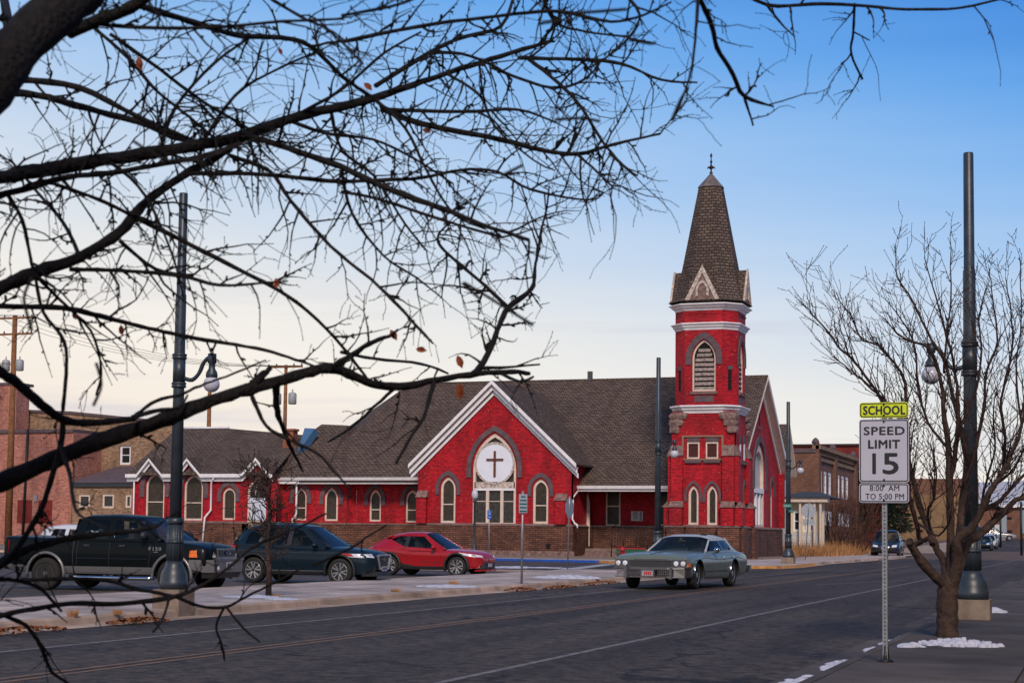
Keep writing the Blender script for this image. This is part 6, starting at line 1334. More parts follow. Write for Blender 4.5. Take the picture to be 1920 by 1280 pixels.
hy.mirror(1.98, 1.07, .92, 'paint_navy'); hy.B(MB().box(-.3, 1.2, .60, .63, 1.655, 1.68), 'roof_rail', 'black_plastic'); hy.B(MB().box(-.3, 1.2, -.63, -.60, 1.655, 1.68), 'roof_rail', 'black_plastic')
hx = [(-.44, .78), (-.30, .42), (.30, .42), (.44, .78), (.36, .84), (-.36, .84)]
fr = Frame((3.60, 0, 0), (0, 1, 0)); GR = hy.B(fpoly(MB(), fr, hx, -.10, -.01), 'grille', 'black_plastic'); mb = MB(); ring(mb, fr, hx, [(a*.85, .63+(b_-.63)*.80) for a, b_ in hx], -.05, .015); hy.B(mb, 'grille_frame', 'alloy', GR)
mb = MB()
for k in range(5): z = .50+k*.065; fbox(mb, fr, -.30, .30, z, z+.012, -.02, .0)
hy.B(mb, 'grille_bars', 'pipe_dark', GR)
mb = MB(); ring(mb, fr, [(.085*math.cos(t), .70+.055*math.sin(t)) for t in np.linspace(0, 6.28, 22)[:-1]], [(.072*math.cos(t), .70+.043*math.sin(t)) for t in np.linspace(0, 6.28, 22)[:-1]], 0, .012)
for a0 in (-.035, .035): mb.hexa([fr.P(a0-.018-.01, .664, 0), fr.P(a0-.018+.006, .664, 0), fr.P(a0-.018+.006, .664, .012), fr.P(a0-.018-.01, .664, .012), fr.P(a0+.018-.006, .737, 0), fr.P(a0+.018+.01, .737, 0), fr.P(a0+.018+.01, .737, .012), fr.P(a0+.018-.006, .737, .012)])
fbox(mb, fr, -.04, .04, .694, .706, 0, .012); hy.B(mb, 'emblem', 'chrome', GR)
for sd in (1, -1):
    hy.B(MB().hexa([(3.0, sd*.875, .76), (3.42, sd*.62, .74), (3.40, sd*.55, .74), (3.0, sd*.8, .76), (2.86, sd*.885, .84), (3.38, sd*.60, .85), (3.3, sd*.5, .86), (2.9, sd*.8, .86)]), 'headlight', 'lamp_clear'); hy.B(MB().hexa([(2.93, sd*.893, .79), (3.08, sd*.862, .78), (3.05, sd*.8, .78), (2.93, sd*.8, .79), (2.80, sd*.900, .845), (3.0, sd*.878, .845), (3.0, sd*.8, .845), (2.8, sd*.8, .845)]), 'turn_signal', 'lamp_red')
    hy.B(MB().hexa([(-.86, sd*.60, .92), (-.60, sd*.88, .92), (-.58, sd*.8, .92), (-.8, sd*.55, .92), (-.84, sd*.60, 1.06), (-.52, sd*.885, 1.05), (-.5, sd*.8, 1.05), (-.8, sd*.55, 1.06)]), 'tail_light', 'lamp_red')
    hy.B(MB().hexa([(3.40, sd*.72, .38), (3.56, sd*.50, .36), (3.5, sd*.5, .36), (3.35, sd*.7, .38), (3.38, sd*.74, .50), (3.57, sd*.50, .48), (3.5, sd*.5, .48), (3.35, sd*.7, .5)]), 'fog_light', 'black_plastic')
hy.patch('s', [(2.92, .765), (3.36, .74), (3.30, .85), (2.82, .85)], 'lamp_clear', 'headlight', .012); hy.patch('s', [(2.80, .80), (2.98, .77), (2.94, .85), (2.68, .86)], 'lamp_red', 'turn_signal', .016)
for sd in (1, -1): hy.patch('f', [(sd*.48, .74), (sd*.80, .76), (sd*.80, .84), (sd*.46, .85)][::sd], 'lamp_clear', 'headlight', .012)
hy.patch('s', [(-.84, .93), (-.55, .94), (-.50, 1.04), (-.84, 1.06)], 'lamp_red', 'tail_light', .012)
PLt = hy.B(MB().box(3.60, 3.615, -.16, .16, .38, .51), 'number_plate', 'plate'); hy.B(MB().box(3.616, 3.618, -.12, -.05, .41, .48).box(3.616, 3.618, -.03, .02, .41, .48).box(3.616, 3.618, .04, .12, .41, .48), 'plate_marks', 'emblem_blue', PLt)
hy.B(MB().hexa([(3.3, -.8, .24), (3.60, -.45, .24), (3.60, .45, .24), (3.3, .8, .24), (3.3, -.82, .37), (3.58, -.45, .37), (3.58, .45, .37), (3.3, .82, .37)]), 'front_bumper', 'black_plastic')
hy.wheels((0, 2.67), .80, .36, .235, .22, 'double', 5)
P0 = onz(478, 1092, 0); hy.place(P0.x, P0.y+.8, R_(-1), 1.0)

# ---- red coupe-like crossover
rc = Car('parked_car', 'bright red small crossover with a sloping roof and black wheel arch trim', 'car', 'paint_red',
    [(-.92, .60, .90, .55), (-.88, .48, .98, .76), (-.7, .38, 1.02, .87), (-.35, .28, 1.03, .905), (.1, .24, 1.02, .91), (.8, .23, .96, .875), (1.6, .23, .93, .88), (2.2, .24, .93, .905), (2.65, .26, .91, .905), (3.05, .28, .86, .86), (3.30, .32, .78, .74), (3.42, .40, .68, .58), (3.45, .46, .62, .45)],
    [(0, 0), (.82, 0), (.94, .05), (.965, .25), (.98, .5), (1.0, .72), (.985, .86), (.93, .97), (.65, 1.0), (0, 1.0)], .06, (0, 2.64), .43)
gt = [(-.85, .98, 1.02, .66, .60), (-.5, 1.0, 1.27, .80, .54), (-.1, 1.0, 1.45, .85, .55), (.5, .98, 1.55, .86, .58), (1.0, .95, 1.56, .865, .58), (1.3, .93, 1.52, .87, .57), (2.18, .92, .95, .86, .78)]
rc.glasshouse(gt, 'paint_red', [[(-.05, 1.20), (.60, 1.03), (.62, 1.42), (.30, 1.43)], [(.70, 1.02), (1.92, .96), (1.84, 1.04), (1.25, 1.42), (.74, 1.43)]],
    [('paint_red', [(-.80, .98), (.62, .96), (.58, 1.05), (-.05, 1.20), (-.02, 1.30), (-.3, 1.30), (-.7, 1.1)]), ('black_plastic', [(.58, .98), (.72, .98), (.76, 1.5), (.60, 1.48)]), ('paint_red', [(1.86, .93), (2.12, .92), (1.32, 1.50), (1.22, 1.44)]), ('paint_red', [(.6, .90), (2.1, .88), (2.1, .96), (.6, 1.04)]), ('paint_red', [(-.1, 1.28), (.3, 1.42), (.7, 1.42), (1.26, 1.41), (1.3, 1.50), (.8, 1.54), (.1, 1.46)])],
    2.18, 1.3, .1, -.82)
rc.seats((.35, 1.05), .88)
for p in ([(.66, .36), (.72, .7), (.66, .98)], [(1.95, .40), (2.05, .7), (1.98, .92)]): rc.line('s', p, .012)
rc.line('s', [(-.3, .88), (.4, .80), (.75, .66)], .022, 'black_plastic', 'painted_crease', .001); rc.line('s', [(1.2, .52), (2.1, .48)], .02, 'black_plastic', 'painted_crease', .001)  # crease shade painted as black strips on the smooth body
for ax in (0, 2.64):
    for sd in (1, -1): rc.B(MB().tube([(ax+.455*math.cos(t), sd*.895, .36+.455*math.sin(t)) for t in np.linspace(-.35, math.pi+.35, 16)], .045, 6), 'wheel_arch_trim', 'black_plastic')
rc.patch('s', [(.44, .24), (2.18, .24), (2.22, .36), (1.0, .36), (.42, .46)], 'black_plastic', 'sill_trim', .012)
rc.mirror(1.82, 1.03, .90, 'paint_red'); rc.patch('s', [(.82, .88), (.99, .875), (.99, .91), (.82, .915)], 'paint_red', 'door_handle', .03)
for sd in (1, -1):
    rc.B(MB().hexa([(2.92, sd*.87, .76), (3.34, sd*.55, .70), (3.3, sd*.48, .70), (2.9, sd*.75, .76), (2.74, sd*.89, .86), (3.27, sd*.55, .80), (3.22, sd*.48, .82), (2.74, sd*.78, .87)]), 'headlight', 'lamp_clear'); rc.B(MB().hexa([(-1.0, sd*.55, .86), (-.70, sd*.89, .90), (-.66, sd*.8, .90), (-.9, sd*.5, .86), (-.98, sd*.55, .98), (-.55, sd*.89, 1.02), (-.5, sd*.8, 1.02), (-.9, sd*.5, .98)]), 'tail_light', 'lamp_red')
    rc.B(MB().hexa([(3.12, sd*.80, .30), (3.40, sd*.62, .32), (3.38, sd*.55, .32), (3.1, sd*.72, .30), (3.14, sd*.80, .36), (3.42, sd*.54, .60), (3.36, sd*.5, .60), (3.1, sd*.72, .4)]), 'bumper_fin', 'paint_red')
rc.patch('s', [(2.90, .77), (3.30, .70), (3.24, .80), (2.70, .865)], 'lamp_clear', 'headlight', .012); rc.patch('s', [(-.90, .88), (-.62, .90), (-.52, .99), (-.88, .97)], 'lamp_red', 'tail_light', .012)
for sd in (1, -1): rc.patch('f', [(sd*.42, .68), (sd*.76, .72), (sd*.76, .80), (sd*.42, .76)][::sd], 'lamp_clear', 'headlight', .012)
rc.B(MB().hexa([(3.28, -.62, .26), (3.50, -.42, .30), (3.50, .42, .30), (3.28, .62, .26), (3.3, -.64, .52), (3.48, -.42, .52), (3.48, .42, .52), (3.3, .64, .52)]), 'lower_grille', 'black_plastic'); rc.B(MB().hexa([(3.25, -.7, .20), (3.54, -.45, .22), (3.54, .45, .22), (3.25, .7, .20), (3.25, -.7, .25), (3.54, -.45, .27), (3.54, .45, .27), (3.25, .7, .25)]), 'front_bumper', 'paint_red')
fr = Frame((3.47, 0, 0), (0, 1, 0)); mb = MB(); 
for (ra_, rb_, cz) in ((.085, .055, .63), (.04, .05, .63), (.06, .022, .655)): ring(mb, fr, [(ra_*math.cos(t), cz+rb_*math.sin(t)) for t in np.linspace(0, 6.28, 20)[:-1]], [((ra_-.01)*math.cos(t), cz+(rb_-.01)*math.sin(t)) for t in np.linspace(0, 6.28, 20)[:-1]], 0, .012)
rc.B(mb, 'emblem', 'chrome'); rc.B(MB().box(3.50, 3.515, -.15, .15, .36, .48), 'number_plate', 'plate')
rc.wheels((0, 2.64), .79, .36, .25, .22, 'double', 5)
P0 = onz(731, 1078, 0); rc.place(P0.x+.05, P0.y+.8, R_(-5), .97, 0, .97)

# ---- big blue-green 1970s sedan driving towards the viewer
Car.wc = .35
SECB = [(0, 0), (.80, 0), (.93, .04), (.965, .25), (.985, .45), (1.0, .62), (.985, .78), (.965, .90), (.90, .985), (.6, 1.0), (0, 1.0)]
bk = Car('sedan', 'faded blue-green vintage sedan with a pale roof and chrome front bumper driving along the road', 'car', 'paint_teal',
    [(-1.48, .42, .74, .84), (-1.42, .36, .84, .92), (-1.0, .30, .91, .97), (-.4, .26, .95, 1.0), (.4, .24, .94, .99), (1.4, .24, .92, .985), (2.2, .25, .915, .985), (2.7, .26, .91, .99), (3.2, .28, .90, .995), (3.8, .32, .87, .985), (4.02, .40, .84, .975), (4.10, .46, .80, .96)],
    SECB, .05, (0, 3.15), .41)
gt = [(-.72, .95, .985, .84, .70), (-.40, .955, 1.20, .87, .66), (-.15, .955, 1.33, .89, .65), (.3, .95, 1.375, .90, .66), (.9, .94, 1.38, .905, .67), (1.25, .93, 1.35, .905, .67), (1.38, .93, 1.32, .905, .67), (2.10, .92, .945, .88, .80)]
bk.glasshouse(gt, 'vinyl_roof', [[(.30, 1.0), (.86, .985), (.84, 1.27), (.22, 1.27), (.02, 1.10)], [(.92, .985), (1.86, .965), (1.80, 1.0), (1.32, 1.26), (.90, 1.27)]],
    [('vinyl_roof', [(-.70, .95), (.10, .95), (.04, 1.10), (.16, 1.27), (.2, 1.36), (-.1, 1.34), (-.4, 1.18)]), ('paint_teal', [(.84, .95), (.92, .95), (.91, 1.30), (.85, 1.30)]), ('paint_teal', [(-.5, .93), (2.06, .89), (2.06, .955), (-.5, 1.0)]), ('vinyl_roof', [(.1, 1.25), (1.34, 1.23), (1.38, 1.30), (1.2, 1.34), (.1, 1.36)])],
    2.10, 1.38, -.1, -.70)
bk.seats((.35, 1.0), .84, w=.5, h=.26, n=2, hr=.06)
for p in ([(.86, .32), (.88, .90)], [(2.0, .34), (2.02, .90)], [(-.05, .55), (.02, .88)]): bk.line('s', p, .014)
bk.line('s', [(-1.3, .70), (-.3, .79), (1.3, .74), (2.6, .80), (3.6, .72)], .016, 'black_plastic', 'painted_crease', .001)  # shade of the side crease drawn as a thin black strip
bk.line('s', [(.42, .45), (2.72, .45)], .02, 'chrome', 'side_moulding', .01); bk.line('s', [(.42, .27), (2.72, .27)], .04, 'chrome', 'sill_trim', .008)
for ax in (0, 3.15):
    for sd in (1, -1): bk.B(MB().tube([(ax+.42*math.cos(t), sd*.985, .35+.42*math.sin(t)) for t in np.linspace(0, math.pi, 16)], .014, 5), 'wheel_arch_trim', 'chrome')
for x in (.98, -.02+.12): bk.patch('s', [(x, .80), (x+.15, .80), (x+.15, .825), (x, .825)], 'chrome', 'door_handle', .03)
mb = MB(); 
for sd in (1,): bk.B(MB().lathe([(.03, -.08), (.075, -.05), (.085, .02), (.04, .08)], (1.88, sd*1.04, .99), 10, 'x').tube([(1.88, sd*.90, .90), (1.88, sd*1.04, .95)], .018, 5), 'mirror', 'chrome')
bk.line('t', [(2.15, 0), (4.05, 0)], .10, 'paint_teal', 'bonnet_ridge', .02); bk.B(MB().box(4.075, 4.13, -.44, .44, .74, .775), 'bonnet_trim', 'chrome')
fr = Frame((4.12, 0, 0), (0, 1, 0))
GR = bk.B(fbox(MB(), fr, -.56, .56, .56, .735, -.06, .0), 'grille', 'black_plastic'); mb = MB(); ring(mb, fr, [(-.58, .55), (.58, .55), (.58, .745), (-.58, .745)], [(-.56, .57), (.56, .57), (.56, .725), (-.56, .725)], -.02, .02)
for k in range(-20, 21): fbox(mb, fr, k*.0265-.005, k*.0265+.005, .57, .725, -.0, .012)
bk.B(mb, 'grille_bars', 'pipe_dark', GR)
for sd in (1, -1):
    BZ = bk.B(fbox(MB(), fr, min(sd*.59, sd*.955), max(sd*.59, sd*.955), .555, .76, -.14, .0), 'headlight_bezel', 'chrome')
    for yy in (.68, .865):
        bk.B(MB().lathe([(.085, .0), (.085, .012), (.07, .02)], (4.12, sd*yy, .655), 16, 'x'), 'headlight_ring', 'black_plastic', BZ); bk.B(MB().lathe([(.068, .012), (.066, .03), (.045, .045), (.01, .05)], (4.12, sd*yy, .655), 16, 'x'), 'headlight', 'lamp_clear', BZ)
    bk.B(MB().hexa([(3.92, sd*.99, .58), (4.08, sd*.965, .58), (4.08, sd*.9, .58), (3.92, sd*.9, .58), (3.92, sd*.985, .70), (4.06, sd*.965, .70), (4.06, sd*.9, .70), (3.92, sd*.9, .70)]), 'side_marker', 'lamp_orange')
bm_ = MB(); pr_ = [(-1.04, 3.98), (-.92, 4.20), (-.5, 4.30), (0, 4.33), (.5, 4.30), (.92, 4.20), (1.04, 3.98)]
for (z0_, z1_) in ((.515, .56), (.305, .33)):
    pts = []
    for (y, x) in pr_: pts.append((x, y))
    v = []
    for (x, y) in pts: v += [(x-.10, y*.96, z0_), (x, y, z0_), (x, y, z1_), (x-.10, y*.96, z1_)]
    f = [(4*i+j, 4*i+(j+1) % 4, 4*i+4+(j+1) % 4, 4*i+4+j) for i in range(len(pts)-1) for j in range(4)]+[(0, 1, 2, 3), (24, 25, 26, 27)]; bm_.add(v, f)
for y in (-.60, .60): bm_.box(4.20, 4.36, y-.035, y+.035, .27, .585)

FB = bk.B(bm_, 'front_bumper', 'chrome'); mb = MB().box(4.12, 4.20, -.565, .565, .335, .50)
for sd in (1, -1): be_ = MB(); be_.hexa([(3.9, sd*.98, .335), (4.12, sd*.90, .335), (4.20, sd*.64, .335), (3.9, sd*.64, .335), (3.9, sd*.99, .50), (4.12, sd*.92, .50), (4.20, sd*.64, .50), (3.9, sd*.64, .50)]); bk.B(be_, 'bumper_end', 'chrome', FB)
bk.B(mb, 'lower_grille', 'black_plastic', FB); mb = MB()
for z in (.38, .42, .46): mb.box(4.20, 4.22, -.565, .565, z, z+.012)
for k in range(-10, 11): mb.box(4.20, 4.215, k*.054-.006, k*.054+.006, .335, .50)
bk.B(mb, 'lower_grille_bars', 'chrome', FB)
PLt = bk.B(MB().box(4.345, 4.355, -.17, .17, .34, .50), 'number_plate', 'plate'); mb = MB()
for k in range(4): mb.box(4.356, 4.358, -.09+k*.05, -.055+k*.05, .375, .455)
bk.B(mb, 'plate_marks', 'lamp_red', PLt); ring(mb2 := MB(), Frame((4.356, 0, 0), (0, 1, 0)), [(-.18, .33), (.18, .33), (.18, .51), (-.18, .51)], [(-.15, .355), (.15, .355), (.15, .485), (-.15, .485)], -.01, .01); bk.B(mb2, 'plate_frame', 'chrome', PLt)
bk.B(MB().box(-1.62, -1.46, -.98, .98, .38, .56), 'rear_bumper', 'chrome')
bk.B(MB().hexa([(2.0, -.85, .80), (4.0, -.8, .35), (4.0, .8, .35), (2.0, .85, .80), (2.0, -.85, .81), (4.0, -.8, .36), (4.0, .8, .36), (2.0, .85, .81)]), 'underside', 'black_plastic')
for c_ in bk.t.children:
    if c_.name.startswith(('seat', 'interior')): c_.data.materials[0] = MATS['seat_teal']
sw = [(1.52+.0*math.cos(t), .36+.19*math.cos(t), .93+.17*math.sin(t)) for t in np.linspace(0, 2*math.pi, 18)]; bk.B(MB().tube(sw, .014, 5, cap=False), 'steering_wheel', 'black_plastic')
bk.B(MB().box(1.6, 1.64, -.10, .12, 1.20, 1.25).tube([(1.6, 0, 1.24), (1.5, 0, 1.32)], .01, 4), 'rear_view_mirror', 'black_plastic')
bk.wheels((0, 3.15), .82, .35, .20, .22, 'cap', rimm='alloy', turn=.05)
A = onz(1303, 1104, 0); HD = R_(-94.5); SC_ = 1.06; _h = Vector((math.cos(HD), math.sin(HD), 0)); _l = Vector((-math.sin(HD), math.cos(HD), 0)); _o = A-_h*3.15*SC_-_l*.86*SC_; bk.place(_o.x, _o.y, HD, SC_)
# driver: one skinned body seated at the wheel
def skin_body(name, joints, edges, label, loc, mats, parent=None, scale=1):
    me = bpy.data.meshes.new(name); me.from_pydata([j[:3] for j in joints], edges, []); o = bpy.data.objects.new(name, me); COL.objects.link(o)
    md = o.modifiers.new('skin', 'SKIN'); sk = me.skin_vertices[0].data if me.skin_vertices else None
    if sk is None:
        bm = bmesh.new(); bm.from_mesh(me); bm.verts.layers.skin.verify(); bm.to_mesh(me); bm.free(); sk = me.skin_vertices[0].data
    for i, j in enumerate(joints): sk[i].radius = (j[3], j[3]); 
    sk[0].use_root = True; o.modifiers.new('sub', 'SUBSURF').levels = 1
    dg = bpy.context.evaluated_depsgraph_get(); m2 = bpy.data.meshes.new_from_object(o.evaluated_get(dg)); o.modifiers.clear(); o.data = m2
    for p in m2.polygons: p.use_smooth = True
    for m_ in mats: m2.materials.append(MATS[m_])
    return o
jt = [(0, 0, 0, .15), (-.03, 0, .2, .16), (-.02, 0, .40, .165), (0, 0, .50, .09), (.02, 0, .56, .055), (.03, 0, .66, .085), (.03, 0, .76, .09), (0, .19, .44, .065), (.16, .24, .28, .05), (.42, .16, .30, .035), (.50, .14, .32, .035), (0, -.19, .44, .065), (.14, -.24, .26, .05), (.40, -.14, .28, .035), (.49, -.12, .31, .035), (.20, .10, -.02, .09), (.55, .12, .06, .07), (.75, .12, -.25, .05), (.20, -.10, -.02, .09), (.55, -.12, .06, .07), (.75, -.12, -.25, .05)]
ed = [(0, 1), (1, 2), (2, 3), (3, 4), (4, 5), (5, 6), (2, 7), (7, 8), (8, 9), (9, 10), (2, 11), (11, 12), (12, 13), (13, 14), (0, 15), (15, 16), (16, 17), (0, 18), (18, 19), (19, 20)]
dr_ = skin_body('person', jt, ed, '', None, ('jacket', 'skin'))
for p in dr_.data.polygons:
    c = p.center
    if c.z > .53 or c.x > .38 and c.z > .2: p.material_index = 1
tag(dr_, 'driver in a dark jacket behind the windscreen of the blue-green sedan', 'person')
hm_ = MB(); hm_.lathe([(.02, .875), (.08, .865), (.105, .80), (.11, .73), (.10, .66)], (.01, 0, 0), 12); ho = hm_.build('hair', 'hair', dr_, world=False)
fc = MB(); fc.lathe([(.012, .0), (.018, .02), (.004, .045)], (.11, 0, .70), 6, 'x'); 
for s_ in (-1, 1): fc.lathe([(.014, 0), (.01, .008)], (.108, s_*.035, .735), 6, 'x')
fc.build('face_features', 'hair', dr_, world=False)
dr_.rotation_euler = (0, 0, HD); dr_.scale = (1.05,)*3
dr_.location = _o+_h*1.0*SC_+_l*.40*SC_+Vector((0, 0, .60))

# ---- simpler distant and half-hidden cars
def small_car(label, pm, L_=4.5, W=.9, H=1.5, suv=True, group=None, kind='parked_car', front='plain'):
    Car.wc = .35; s = L_/4.5; hz = .95 if suv else .85
    c = Car(kind, label, 'car', pm, [(-.9*s, .6, .85, .62), (-.85*s, .4, hz+.02, .8), (-.3, .28, hz+.05, .9*W/.9), (1.4, .25, hz, W), (2.4*s, .27, hz-.04, W), (3.2*s, .3, hz-.13, W*.93), (3.5*s, .38, hz-.25, W*.8), (3.58*s, .45, hz-.33, W*.6)], SEC, .05, (0, 2.7*s), .42, group=group)
    gt = [(-.85*s, hz, hz+.04, .7, .6), (-.55*s if suv else -.2, hz+.02, H-.1, .8, .58), (.2, hz+.02, H, .86, .6), (1.1, hz, H, .86, .6), (1.4, hz-.01, H-.07, .87, .6), (2.2*s, hz-.02, hz, .86, .78)]
    c.glasshouse(gt, pm, [[(-.3, hz+.08), (.45, hz+.05), (.45, H-.14), (-.1, H-.14)], [(.55, hz+.05), (1.15, hz+.05), (1.1, H-.13), (.55, H-.13)], [(1.22, hz+.05), (1.95*s, hz+.03), (1.35, H-.2), (1.18, H-.14)]],
        [(pm, [(-.8*s, hz-.02), (-.3, hz), (-.1, H-.12), (-.2, H-.02), (-.5*s, H-.14)]), (pm, [(.42, hz-.02), (.58, hz-.02), (.58, H-.04), (.42, H-.04)]), (pm, [(1.12, hz-.02), (1.24, hz-.02), (1.2, H-.06), (1.08, H-.06)]), (pm, [(-.5, hz-.05), (2.1*s, hz-.05), (2.1*s, hz+.04), (-.5, hz+.08)]), (pm, [(-.1, H-.16), (1.3, H-.18), (1.36, H-.1), (1.1, H), (-.1, H)])], 2.2*s, 1.38, -.5*s if suv else -.1, -.83*s)
    c.seats((.4, 1.15), hz-.08); c.wheels((0, 2.7*s), .79, .35, .22, .22, 'five', 5)
    for sd in (1, -1):
        c.patch('f', [(sd*.42, hz-.32), (sd*.72, hz-.30), (sd*.74, hz-.17), (sd*.44, hz-.2)][::sd], 'lamp_clear', 'headlight', .012); c.patch('s', [(-.86*s, hz-.16), (-.6*s, hz-.14), (-.6*s, hz+.0), (-.84*s, hz-.0)], 'lamp_red', 'tail_light', .012, (sd,))
    c.patch('f', [(-.32, hz-.38), (.32, hz-.38), (.36, hz-.2), (-.36, hz-.2)], 'black_plastic', 'grille', .012); c.patch('f', [(-.55, .38), (.55, .38), (.55, .50), (-.55, .50)], 'black_plastic', 'lower_grille', .012)
    c.mirror(1.95*s, hz+.1, W-.02, pm)
    return c
c = small_car('dark blue SUV with two kidney-shaped grilles parked at the kerb right of the church', 'paint_darkblue', 4.6, .95, 1.68, True)
c.patch('f', [(.05, .62), (.28, .63), (.27, .74), (.05, .76)], 'chrome', 'grille_surround', .02); c.patch('f', [(-.28, .63), (-.05, .62), (-.05, .76), (-.27, .74)], 'chrome', 'grille_surround', .02)
c.B(MB().box(3.66, 3.68, -.2, .2, .48, .60), 'number_plate', 'plate'); c.B(MB().lathe([(.06, 0), (.06, .02)], (3.2, 0, .93), 12, 'x'), 'emblem', 'sign_blue')
A = ony(1655, 1037, 133.0); c.place(A.x, 133.0+4.0, R_(-90+3), 1.27)
d_ = (Vector((A.x, 133, 1))-EYEP).dot(CF); BMWD = d_
wc_ = small_car('white SUV mostly hidden behind the bed of the dark pickup truck', 'paint_white', 4.6, .93, 1.62, True); A = ony(122, 1010, 58); wc_.place(A.x, 58.0, R_(5))
wd = small_car('white hatchback half hidden between the pickup truck and the navy crossover', 'paint_white', 4.2, .88, 1.42, False); A = ony(462, 1010, 62); wd.place(A.x-1.7, 56.0, R_(200))
for (px, Y_, m_, lb, gy) in ((1842, 178, 'paint_darkblue', 'small dark blue car, nearest in the distant row at the right', 0), (1852, 190, 'paint_white', 'small white car in the middle of the distant row at the right', 0), (1857, 202, 'paint_silver', 'small silver car at the far end of the distant row at the right', 0)):
    c = small_car(lb, m_, 4.4, .9, 1.5, True); A = ony(px, 1010, Y_); c.place(A.x, Y_+3, R_(-90), 1, zg(Y_)+.02)
c = small_car('pale blue pickup parked sideways by the shop row at the right edge', 'paint_grey', 5.0, .95, 1.7, True); A = ony(1872, 1000, 255); c.place(A.x-2, 258, R_(10), 1.1, zg(258)+.1)

# ================================================================== TREES
rt = random.Random(21)
def wig(pts, amp, rnd):
    out = []
    for i, p in enumerate(pts):
        q = list(p)
        if 0 < i < len(pts)-1:
            for k in range(3): q[k] += rnd.uniform(-amp, amp)
        out.append(q)
    return out
def twig_grow(mb, p, d, L_, r, lev, rnd, up=.0, spread=.75, buds=True, seg=5, kids=(3, 5), minr=.0012, nn=4, jag=.20, bud_r=1.9):
    """a crooked twig with knots, side shoots and buds"""
    pts = [p.copy()]; rad = [r]; d = d.normalized(); st = L_/seg; sub = []
    for i in range(seg):
        d = (d+Vector((rnd.uniform(-jag, jag), rnd.uniform(-jag, jag), rnd.uniform(-jag, jag)+up))).normalized(); p = p+d*st*rnd.uniform(.8, 1.2)
        rr = max(minr, r*(1-.72*(i+1)/seg)); pts.append(p.copy()); rad.append(rr); sub.append((p.copy(), d.copy(), rr))
    mb.tube(pts, rad, nn, cap=True, smooth=True)
    if buds:
        q = pts[-1]; b = rad[-1]*bud_r; mb.tube([q-d*b, q+d*b*1.2, q+d*b*3], [rad[-1], b, b*.3], nn)
        for (q, dd, rr) in sub[:-1]:
            if rnd.random() < .55:
                s = dd.cross(Vector((rnd.uniform(-1, 1), rnd.uniform(-1, 1), rnd.uniform(-1, 1)))).normalized(); b = rr*bud_r*.8; mb.tube([q, q+(s+dd)*b*1.8, q+(s+dd)*b*2.8], [rr, b*.9, b*.3], nn)
    if lev > 0:
        for k in range(rnd.randint(*kids)):
            q, dd, rr = rnd.choice(sub); s = dd.cross(Vector((rnd.uniform(-1, 1), rnd.uniform(-1, 1), rnd.uniform(-1, 1)))).normalized()
            nd = (dd*(1-spread*.5)+s*spread).normalized(); twig_grow(mb, q, nd, L_*rnd.uniform(.35, .65), rr*.75, lev-1, rnd, up, spread, buds, max(3, seg-1), kids, minr, nn, jag, bud_r)

